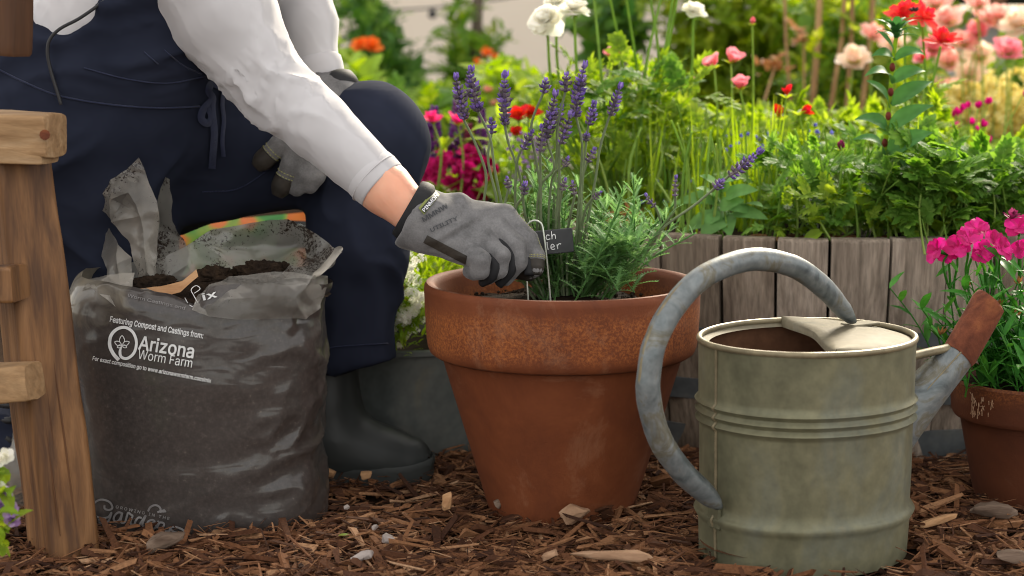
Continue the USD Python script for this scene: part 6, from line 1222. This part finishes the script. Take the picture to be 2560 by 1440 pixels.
# ---------------------------------------------------------------- dianthus in the small pot
R.seed(51); db = A(C2[0] - .01, C2[1], z2 - .01); dia = plant('dianthus', 'magenta dianthus with narrow green leaves growing in the small terracotta pot', 'dianthus', db)
def dflower(p, ax, r, parent, look='petal_magenta'):
    mm = MB(); rosette(mm, p, ax, r * .74, 1, 5, 70, 76, 1.02, .22, .14, 1, .22, nu=8, nv=11, curl=.55); part(parent, 'flower', mm, LOOK[look], smooth=True); mm = MB()
    mm.add(*tube([p - unit(ax) * .016, p - unit(ax) * .004, p], [.0022, .0034, .003], 7)); 
    for k in range(5): v, f = leaf(.012, .003, 4, 3, 'lance', .2, .2); mm.add(put(v, frame(p - unit(ax) * .014, unit(A(math.cos(k * 1.26), math.sin(k * 1.26), 0) * .35 + unit(ax)))), f)
    part(parent, 'calyx', mm, LOOK['leaf_dianthus'], smooth=True)
for (px, py), ax, r, root in (((2348, 628), (-.9, -.4, .35), .030, (2390, 760)), ((2395, 618), (-.1, -.8, .5), .030, (2390, 760)), ((2368, 636), (-.4, -.7, .3), .024, (2390, 760)), ((2420, 600), (0, -.7, .7), .030, (2420, 720)), ((2445, 580), (.1, -.6, .9), .028, (2420, 720)), ((2480, 612), (.4, -.7, .6), .032, (2470, 740)), ((2500, 625), (.5, -.6, .4), .026, (2470, 740)), ((2545, 572), (-.3, -.7, .7), .028, (2550, 740)), ((2552, 625), (-.2, -.9, .3), .022, (2550, 740)), ((2590, 600), (.3, -.7, .7), .03, (2580, 740)), ((2455, 628), (.1, -.9, .1), .026, (2470, 740))):
    d = 2.78 + R.uniform(-.03, .03); p = P(px, py, d); m = MB(); rt = P(*root, 2.80); m.add(*tube(spline([db + A((root[0] - 2590) / FPX * 2.8 * .45, 0, 0), rt, p * .75 + rt * .25 + A(0, 0, -.004), p - unit(ax) * .016], 16), np.linspace(.0022, .0016, 16), 6, False)); st = part(dia, 'flower_stem', m, LOOK['leaf_dianthus'], smooth=True); dflower(p, A(*ax), r, st)
st = part(dia, 'flower_stem', tube(spline([db, P(2500, 700, 2.78), P(2515, 600, 2.77), P(2524, 560, 2.77)], 14), .0017, 6), LOOK['leaf_dianthus'], smooth=True); mm = MB(); rosette(mm, P(2526, 548, 2.77), (.3, -.3, .9), .018, 3, 6, 15, 70, .5, .6, .4, .6, .35); part(st, 'flower', mm, LOOK['petal_wine'], smooth=True, label='withered dark red flower')
for a, b, w in (((2450, 600), (2502, 648), .011), ((2398, 838), (2288, 770), .008), ((2400, 830), (2435, 770), .008), ((2375, 665), (2340, 692), .009), ((2395, 680), (2362, 640), .006), ((2500, 650), (2540, 705), .012), ((2500, 640), (2560, 690), .010), ((2430, 740), (2350, 728), .008), ((2430, 745), (2470, 715), .008), ((2445, 740), (2520, 760), .009), ((2490, 720), (2480, 690), .010), ((2478, 800), (2410, 850), .010), ((2520, 790), (2545, 850), .012), ((2452, 910), (2465, 975), .020), ((2520, 880), (2480, 880), .008), ((2545, 900), (2500, 930), .010), ((2470, 840), (2430, 905), .012), ((2530, 730), (2560, 760), .012), ((2440, 690), (2460, 655), .006), ((2540, 840), (2500, 820), .008)):
    p0, p1 = P(*a, 2.78 + R.uniform(-.02, .03)), P(*b, 2.76 + R.uniform(-.03, .03)); L = np.linalg.norm(p1 - p0); v, f = leaf(L * 1.05, w, 9, 5, 'lance', .2, .8, .4); part(dia, 'leaf', (put(v, frame(p0, p1 - p0, unit(A(R.gauss(0, .2), -.7, .7)))), f), LOOK['leaf_dianthus'], smooth=True)
m, ms = MB(), MB()
for k in range(70):
    b = db + A(R.gauss(-.02, .045), R.gauss(0, .04), -.005); t = b + A(R.gauss(-.01, .045), R.gauss(-.01, .03), R.uniform(.05, .19)); c = stemtube(ms, b, t, .0014, n=8)
    for j in range(9): 
        p = c[min(7, 1 + j * 7 // 9)]; a = j * 2.4 + k; strew(m, LANC, p, unit(A(math.cos(a), math.sin(a), R.uniform(.1, 1.0))), (0, 0, 1), R.uniform(.028, .055))
part(dia, 'foliage', m, LOOK['leaf_dianthus'], smooth=False, kind='stuff'); part(dia, 'stems', ms, LOOK['leaf_dianthus'], smooth=True, kind='stuff')
m = MB()
for px, py in ((2415, 715), (2540, 790), (2350, 838), (2545, 712), (2500, 770)):
    p = P(px, py, 2.76)
    for k in range(5): bud(m, p, unit(A(R.gauss(0, .3), -.3, .8 + R.gauss(0, .3))), .016, .12)
part(dia, 'dry_calyx', m, LOOK['leaf_dry'], smooth=False, kind='stuff')

# ---------------------------------------------------------------- garden behind
R.seed(61)
wall = rounded_box(6.4, .2, 2.6, .02); solo('house_wall', (wall[0] + A(-1.6, 7.4, 1.3), wall[1]), LOOK['house_wall'], 'plain beige rendered wall far behind the garden', 'wall', (-1.6, 7.4, 0), smooth=False)
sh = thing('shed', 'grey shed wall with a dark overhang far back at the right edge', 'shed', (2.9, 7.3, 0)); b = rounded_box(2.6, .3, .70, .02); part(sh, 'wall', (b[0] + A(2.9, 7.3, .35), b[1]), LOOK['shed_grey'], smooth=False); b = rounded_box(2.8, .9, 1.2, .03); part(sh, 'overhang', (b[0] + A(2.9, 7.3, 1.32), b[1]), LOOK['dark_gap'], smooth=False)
for x in (P(2490, 0, 6.8)[0], P(2640, 0, 6.8)[0]): b = rounded_box(.06, .06, 1.2, .008); part(sh, 'post', (b[0] + A(x, 6.80, 1.32), b[1]), LOOK['bench_wood'], smooth=False)
cw = spline([P(560, -10, 7.0), P(900, 22, 7.0), P(1080, 20, 7.0), P(1300, -10, 7.0), P(1500, -40, 7.0)], 40); sl = thing('string_light', 'thin dark string light cable sagging across the beige wall', 'string light', P(1080, 20, 7.0)); part(sl, 'cable', tube(cw, .004, 5), LOOK['cord_black'], smooth=True); part(sl, 'bulb', tube([P(1081, 22, 7.0), P(1081, 30, 7.0), P(1081, 40, 7.0), P(1081, 46, 7.0)], [.008, .012, .018, .006], 10), LOOK['cord_black'], smooth=True)
def bush(label, blobs, n, protos, size, looks, d, name='shrub', cat='shrub', trunk=None, ground=0.0, thick=.25):
    """Foliage in picture discs (px, py, r) at about depth d, with woody stems down to the ground."""
    b = P(blobs[0][0], 0, d); t = plant(name, label, cat, A(b[0], d, ground)); wts = [r * r for _, _, r in blobs]; ms = {l: MB() for l in looks}; m = MB()
    for k in range(n):
        x, y, r = R.choices(blobs, wts)[0]; a, q = R.uniform(0, 6.3), math.sqrt(R.random()); p = P(x + r * q * math.cos(a), y + r * q * math.sin(a), d + R.gauss(0, thick * .5)); 
        if p[2] < ground + .02: continue
        strew(ms[R.choice(looks)], protos, p, unit(A(R.gauss(0, .7), R.gauss(-.3, .6), R.gauss(.3, .5))), unit(A(R.gauss(0, .3), -.4, 1)), size * R.uniform(.6, 1.35))
        if k % 14 == 0: stemtube(m, A(b[0] + R.gauss(0, .04), d + R.gauss(0, .04), ground), p, .004, n=6, sides=4)
    for i, l in enumerate(looks):
        if ms[l].v: part(t, 'foliage', ms[l], LOOK[l], smooth=False, kind='stuff')
    if m.v: part(t, 'branches', m, LOOK['stem_green'], smooth=True, kind='stuff')
    return t
vine = bush('tall dark green climbing shrub with a narrow top against the beige wall', [(905, 10, 34), (930, 50, 28), (862, 40, 14), (925, 95, 38), (955, 140, 50), (985, 205, 52), (930, 190, 36), (1000, 265, 55), (940, 270, 50)], 620, OVAT + SPRG, .075, ['leaf_deep', 'leaf_parsley'], 5.6)
bush('yellow green lower shrub before the dark climbing shrub', [(890, 190, 26), (900, 235, 36), (880, 290, 50), (850, 330, 50)], 200, OVAT, .07, ['leaf_lime'], 5.0)
rose = flower_plant('orange rose blooms on the yellow green shrub near the wall', A(P(915, 0, 4.9)[0], 4.9, 0), [((905, 118), .030, 4.9, (-.2, -.6, .6)), ((928, 122), .034, 4.9, (.2, -.6, .6))], 'petal_orange', 'rose', lay=3, per=6, inc=(20, 75))
flower_plant('single soft orange bloom beside the white sleeve', A(P(825, 0, 5.2)[0], 5.2, 0), [((824, 100), .030, 5.2, (0, -.6, .7))], 'petal_orange', 'rose', lay=3, per=6)
bush('thin yellow green shoots beside the white sleeve', [(830, 130, 26), (845, 150, 22), (820, 170, 24)], 40, OVAT, .06, ['leaf_lime'], 5.2)
sap = bush('slender sapling with small leaves on the left of its trunk, before the wall', [(1140, 60, 24), (1155, 120, 28), (1165, 15, 22), (1150, 180, 28), (1225, 130, 14), (1240, 100, 10), (1170, 230, 34), (1255, 70, 8)], 210, SPRG + LANC, .07, ['leaf_fresh', 'leaf_parsley'], 5.7, 'sapling', 'tree', thick=.12)
m = MB(); m.add(*tube([A(P(1190, 0, 5.7)[0], 5.7, -.02), P(1188, 200, 5.7), P(1192, 80, 5.7), P(1198, -120, 5.7), P(1204, -400, 5.7)], [.022, .018, .016, .014, .010], 8)); part(sap, 'trunk', m, LOOK['bark'], smooth=True)
bush('low mixed green plants at the foot of the wall behind the knee', [(1040, 300, 60), (1110, 290, 60), (1180, 300, 50), (1250, 290, 50), (1010, 380, 60), (1320, 290, 45), (1300, 330, 50), (1380, 290, 50), (1090, 380, 60), (760, 330, 90)], 700, OVAT + SPRG + FEAT, .075, ['leaf_fresh', 'leaf_parsley'], 4.75)
bush('pale lime green leafy plant behind the lavender spikes', [(1260, 200, 34), (1245, 240, 45), (1290, 240, 42), (1330, 225, 30)], 170, OVAT, .065, ['leaf_lime', 'leaf_fresh'], 4.5)
flower_plant('soft orange blooms at the foot of the sapling', A(P(1215, 0, 5.3)[0], 5.3, 0), [((1218, 138), .024, 5.3, (0, -.6, .7)), ((1195, 162), .022, 5.3, (0, -.6, .7)), ((1238, 148), .018, 5.3, (0, -.6, .7))], 'petal_orange', 'flower', lay=2, per=6)
bush('dark green shrub seen between the white ranunculus stems', [(1530, 40, 55), (1520, 110, 50), (1560, 0, 50), (1590, 100, 35), (1440, 60, 22)], 320, OVAT, .07, ['leaf_deep', 'leaf_parsley'], 5.4)
bush('bright yellow green hedge glowing behind the barrel', [(1780, 40, 90), (1900, 60, 110), (1850, 150, 100), (1720, 120, 50), (1980, 120, 90), (1700, 200, 70), (1800, 240, 90), (1940, 220, 90), (1690, 30, 40), (1650, -10, 40)], 700, OVAT + SPRG, .08, ['leaf_hedge', 'leaf_hedge', 'leaf_fresh'], 5.2, 'hedge', 'hedge', thick=.12)
bush('green rose bush with brown canes behind the lily', [(2080, 60, 80), (2150, 150, 90), (2060, 180, 80), (2180, 50, 70), (2220, 230, 90), (2040, 20, 60), (2290, 180, 60)], 560, OVAT + SPRG, .06, ['leaf_fresh', 'leaf_hedge', 'leaf_parsley'], 4.75, thick=.15, name='rose_bush', cat='bush')
rc = thing('bamboo_canes', 'brown and tan bamboo canes staking the rose bush', 'canes', A(P(2060, 0, 4.6)[0], 4.6, 0))
for px, lean, r in ((2045, 14, .008), (2104, 26, .006), (2176, 20, .007), (1965, -12, .004), (2128, 10, .006)):
    v, f = tube([A(P(px - lean, 0, 4.6)[0], 4.6, -.02), P(px - lean, 260, 4.6), P(px, 100, 4.6), P(px + lean, -260, 4.6)], r, 7); part(rc, 'cane', (v, f), LOOK['cane'], smooth=True)
for lbl, px, py in (('orange red leaf spray high on the rose bush, beside the cane', 2010, 95), ('orange leaf spray lower left on the rose bush', 1938, 166)):
    t = plant('leaf_spray', lbl, 'leaves', P(px, py, 4.5)); m = MB()
    for k in range(16): strew(m, OVAT, P(px + R.gauss(0, 22), py + R.gauss(0, 16), 4.5), rnd_unit(-.3), (0, -.5, 1), .03)
    part(t, 'foliage', m, LOOK['leaf_dry'], smooth=False, kind='stuff'); m = MB(); stemtube(m, A(P(px, 0, 4.55)[0], 4.55, 0), P(px, py, 4.5), .004); part(t, 'twig', m, LOOK['cane'])
ye = plant('hydrangea', 'mass of pale yellow flower heads at the right edge', 'hydrangea', A(P(2480, 0, 4.7)[0], 4.7, 0)); R.seed(72)
for k in range(30):
    px, py = R.uniform(2385, 2620), R.uniform(225, 350); py = max(py, 232 + (2480 - px) * .45 if px < 2480 else 215); c = P(px, py - 6, 4.4 + R.gauss(0, .05)); mm = MB()
    for j in range(26): dv = rnd_unit(-.3); rosette(mm, c + dv * .040, unit(dv + VIEW * .4), .017, 1, 4, 70, 75, .9, .1, .1, 1, 0, nu=3, nv=3)
    part(ye, 'flower_head', mm, LOOK['petal_yellow'], smooth=True)
leafmass(ye, 'foliage', 'leaf_lime', OVAT, [P(R.uniform(2350, 2620), R.uniform(300, 400), 4.7 + R.gauss(0, .1)) for k in range(120)], .07)
bush('green plants filling the bed behind the yellow flowers', [(2440, 200, 60), (2540, 190, 60), (2330, 290, 80), (2300, 120, 50), (2480, 330, 100)], 420, OVAT + SPRG, .07, ['leaf_fresh', 'leaf_parsley'], 5.1)
bush('mid green hedge farthest back behind the rose bush', [(2100, 40, 120), (2260, 30, 110), (2200, 160, 120), (2380, 20, 60), (2000, 200, 120), (1850, 200, 120), (1700, 220, 80)], 500, OVAT + SPRG, .09, ['leaf_fresh', 'leaf_hedge'], 6.0, 'hedge', 'hedge', thick=.12)
# viola at the lower left, close to the camera
vb = A(P(8, 1300, 2.28)[0], 2.28, 0); vio = plant('viola', 'small out of focus plant with lilac and white flowers at the lower left edge', 'flowers', vb); R.seed(81)
for px, py, lk in ((20, 1240, 'petal_lilac'), (28, 1275, 'petal_lilac'), (5, 1265, 'petal_lilac'), (30, 1300, 'petal_lilac'), (2, 1225, 'petal_white'), (18, 1140, 'petal_white'), (4, 1150, 'petal_white'), (-20, 1200, 'petal_lilac')):
    mm = MB(); rosette(mm, P(px, py, 2.24), unit(VIEW + A(R.gauss(0, .3), 0, 0)), .012, 2, 5, 50, 80, .9, .2, .1, .8, .05); part(vio, 'flower', mm, LOOK[lk], smooth=True)
leafmass(vio, 'foliage', 'leaf_fresh', OVAT, [P(R.uniform(-60, 26), R.uniform(1150, 1400), 2.26 + R.gauss(0, .02)) for k in range(60)], .03)
# ---------------------------------------------------------------- mulch
NR = np.random.default_rng(5); R.seed(91)
def chips(n, lmin, lmax, wk, zmax, x0, x1, y0, y1):
    L = NR.uniform(lmin, lmax, n) * NR.choice([.6, .8, 1, 1.3], n); W = L * NR.uniform(wk * .5, wk * 1.4, n); H = np.minimum(W * NR.uniform(.25, .7, n), .009)
    x, y = NR.uniform(x0, x1, n), NR.uniform(y0, y1, n); k = (np.hypot(x - BC[0], y - BC[1]) > BR0 + .01) & (np.hypot((x - CC[0]) / 1.05, y - CC[1]) > .150) & (((x - BX0) / .19) ** 2 + ((y - BD) / .135) ** 2 > 1) & ((((x - G(880, 1270)[0]) / .16) ** 2 + ((y - G(880, 1262)[1]) / .075) ** 2 > 1) | (NR.random(n) < .35)); L, W, H, x, y = L[k], W[k], H[k], x[k], y[k]; n = len(L)
    t = NR.uniform(.35, 1.0, (n, 2)); sk = NR.uniform(-.3, .3, (n, 2)); e = NR.uniform(-.25, .25, (n, 8)) 
    c = np.array([(-1, -1, -1), (-1, 1, -1), (-1, 1, 1), (-1, -1, 1), (1, -1, -1), (1, 1, -1), (1, 1, 1), (1, -1, 1)], float) / 2
    V = c[None] * np.stack([L, W, H], -1)[:, None]; V[:, :4, 1:] *= t[:, :1, None]; V[:, 4:, 1:] *= t[:, 1:2, None]; V[:, :4, 1] += (sk[:, :1] * W[:, None]); V[:, :, 0] += e * L[:, None] * .5; V[:, :, 1] += NR.uniform(-.15, .15, (n, 8)) * W[:, None]
    a = NR.uniform(0, 2 * np.pi, n); p = NR.normal(0, .20, n); r = NR.normal(0, .4, n)
    ca, sa, cp, sp, cr, sr = np.cos(a), np.sin(a), np.cos(p), np.sin(p), np.cos(r), np.sin(r); z0 = np.zeros(n); o1 = np.ones(n)
    Rx = np.stack([o1, z0, z0, z0, cr, -sr, z0, sr, cr], -1).reshape(n, 3, 3); Ry = np.stack([cp, z0, sp, z0, o1, z0, -sp, z0, cp], -1).reshape(n, 3, 3); Rz = np.stack([ca, -sa, z0, sa, ca, z0, z0, z0, o1], -1).reshape(n, 3, 3)
    V = np.einsum('nij,nkj->nki', Rz @ Ry @ Rx, V); z = ground_z(x, y) + NR.uniform(-.004, zmax, n) + np.abs(np.sin(p)) * L * .22; V += np.stack([x, y, z], -1)[:, None]
    F = np.array([(0, 1, 2), (0, 2, 3), (4, 6, 5), (4, 7, 6), (0, 4, 5), (0, 5, 1), (1, 5, 6), (1, 6, 2), (2, 6, 7), (2, 7, 3), (3, 7, 4), (3, 4, 0)])[:, ::-1]
    return V.reshape(-1, 3), (F[None] + 8 * np.arange(n)[:, None, None]).reshape(-1, 3)
m = MB(); m.add(*chips(13000, .016, .042, .24, .012, -1.15, 1.35, 2.22, 3.35)); m.add(*chips(5200, .03, .062, .16, .016, -1.0, 1.1, 2.25, 3.2)); m.add(*chips(15000, .012, .040, .06, .020, -1.0, 1.1, 2.22, 3.15)); m.add(*chips(2600, .02, .05, .42, .010, -1.0, 1.1, 2.25, 3.2))
m.add(*chips(7000, .02, .055, .2, .014, -1.5, 1.6, 1.5, 2.24))
solo('wood_mulch', m, LOOK['mulch_chip'], 'shredded brown wood mulch covering the ground', 'mulch', kind='stuff', smooth=False)
def chunk(seed, L, W, H, n=26, jag=.25):
    g = np.random.default_rng(seed); p = g.normal(size=(n, 3)); p /= np.linalg.norm(p, axis=1, keepdims=True); p = np.sign(p) * np.abs(p) ** .7 * A(L, W, H) / 2 * (1 + jag * g.uniform(-1, .3, (n, 1))); m = trimesh.convex.convex_hull(p)
    m = m.subdivide().subdivide(); v = np.array(m.vertices); v += vnormals(v, np.array(m.faces)) * (.11 * min(W, L) * (meshkit.fbm(v * A(25, 120, 120), 3, seed) - .5) * 2)[:, None]; return v, np.array(m.faces)
for name, lbl, cat, (px, py), (wpx, hpx), rot, look, dep in (
    ('wood_chunk', 'block-shaped tan wood chunk lying just in front of the large pot', 'wood chunk', (1438, 1316), (84, 54), .5, 'pale_chunk', .6),
    ('wood_splinter', 'long pale split wood piece at the bottom edge below the pot', 'wood piece', (1530, 1424), (240, 34), -.06, 'pale_chunk', .2),
    ('wood_chunk', 'long greyish wood chunk in front of the compost bag', 'wood chunk', (412, 1386), (118, 48), .42, 'grey_chunk', .4),
    ('driftwood', 'gnarled grey brown wood knot beside the small pot', 'wood piece', (2486, 1310), (124, 44), -.12, 'grey_chunk', .5),
    ('wood_chunk', 'grey cracked wood chunk in the lower right corner', 'wood chunk', (2536, 1430), (104, 36), .0, 'grey_chunk', .5),
    ('wood_splinter', 'fibrous tan splinter right of the watering can', 'wood piece', (2340, 1338), (130, 22), .35, 'chip_tan', .25),
    ('wood_splinter', 'upright tan splinter left of the large pot', 'wood piece', (1118, 1286), (30, 52), .0, 'chip_tan', .5),
    ('wood_chunk', 'orange tan wood chip at the heel of the boot by the bag', 'wood chunk', (820, 1214), (58, 26), -.4, 'chip_tan', .6),
    ('wood_chunk', 'small tan wood chip under the boot sole', 'wood chunk', (916, 1220), (34, 24), .2, 'chip_tan', .6),
    ('pebble', 'pale round pebble on the mulch between bag and pot', 'pebble', (970, 1386), (38, 30), -.4, 'pebble', .8),
    ('pebble', 'pinkish white flat stone at the bottom edge below the boot', 'pebble', (906, 1426), (62, 28), .25, 'pebble', .7),
    ('pebble', 'small white stone above the round pebble', 'pebble', (937, 1354), (22, 16), .4, 'pebble', .8),
    ('pebble', 'tiny blue white stone near the bag corner', 'pebble', (867, 1302), (17, 14), .0, 'pebble', .8),
    ('wood_chunk', 'pale chip leaning on the base of the large pot', 'wood chunk', (1244, 1292), (22, 30), .3, 'grey_chunk', .6),
    ('wood_splinter', 'pale splinter on the mulch at the bottom left of the pot', 'wood piece', (1375, 1425), (56, 22), .4, 'pale_chunk', .5)):
    g = G(px, py + hpx * .42); d = g[1]; s = d / FPX; v, f = chunk(px, wpx * s, max(wpx * dep, hpx * .8) * s, hpx * s * 1.05); c, sn = math.cos(rot), math.sin(rot); v = v @ np.array([[c, 0, sn], [0, 1, 0], [-sn, 0, c]]); g[2] = 0
    solo(name, (v + A(g[0], g[1] + .3 * wpx * dep * s * .5, hpx * s * .42 + .020), f), LOOK[look], lbl, cat, g, smooth=28)
R.seed(97)
g = G(868, 1368); lf = leaf(.030, .014, 7, 5, 'lance', .2, .8, .4); solo('fallen_leaf', (put(lf[0], frame(g + A(-.012, 0, .016), A(1, .2, -.3))), lf[1]), LOOK['leaf_lime'], 'yellow green fallen leaf on the mulch below the boot', 'leaf', g, smooth=True)
m = MB(); g = P(1865, 585, 3.0)
for k in range(160): 
    a = R.uniform(3.3, 6.2); r = BR1 - R.uniform(.04, .12); m.add(*blob(A(BC[0] + r * math.cos(a), BC[1] + r * math.sin(a), BH - .010), R.uniform(.004, .012), 1, k, .5, 2, (1.6, .7, .4)))
solo('bark_litter', m, LOOK['mulch_chip'], 'brown bark litter on the barrel soil just inside the rim', 'mulch', BC + A(0, -.6, BH), kind='stuff', smooth=False)
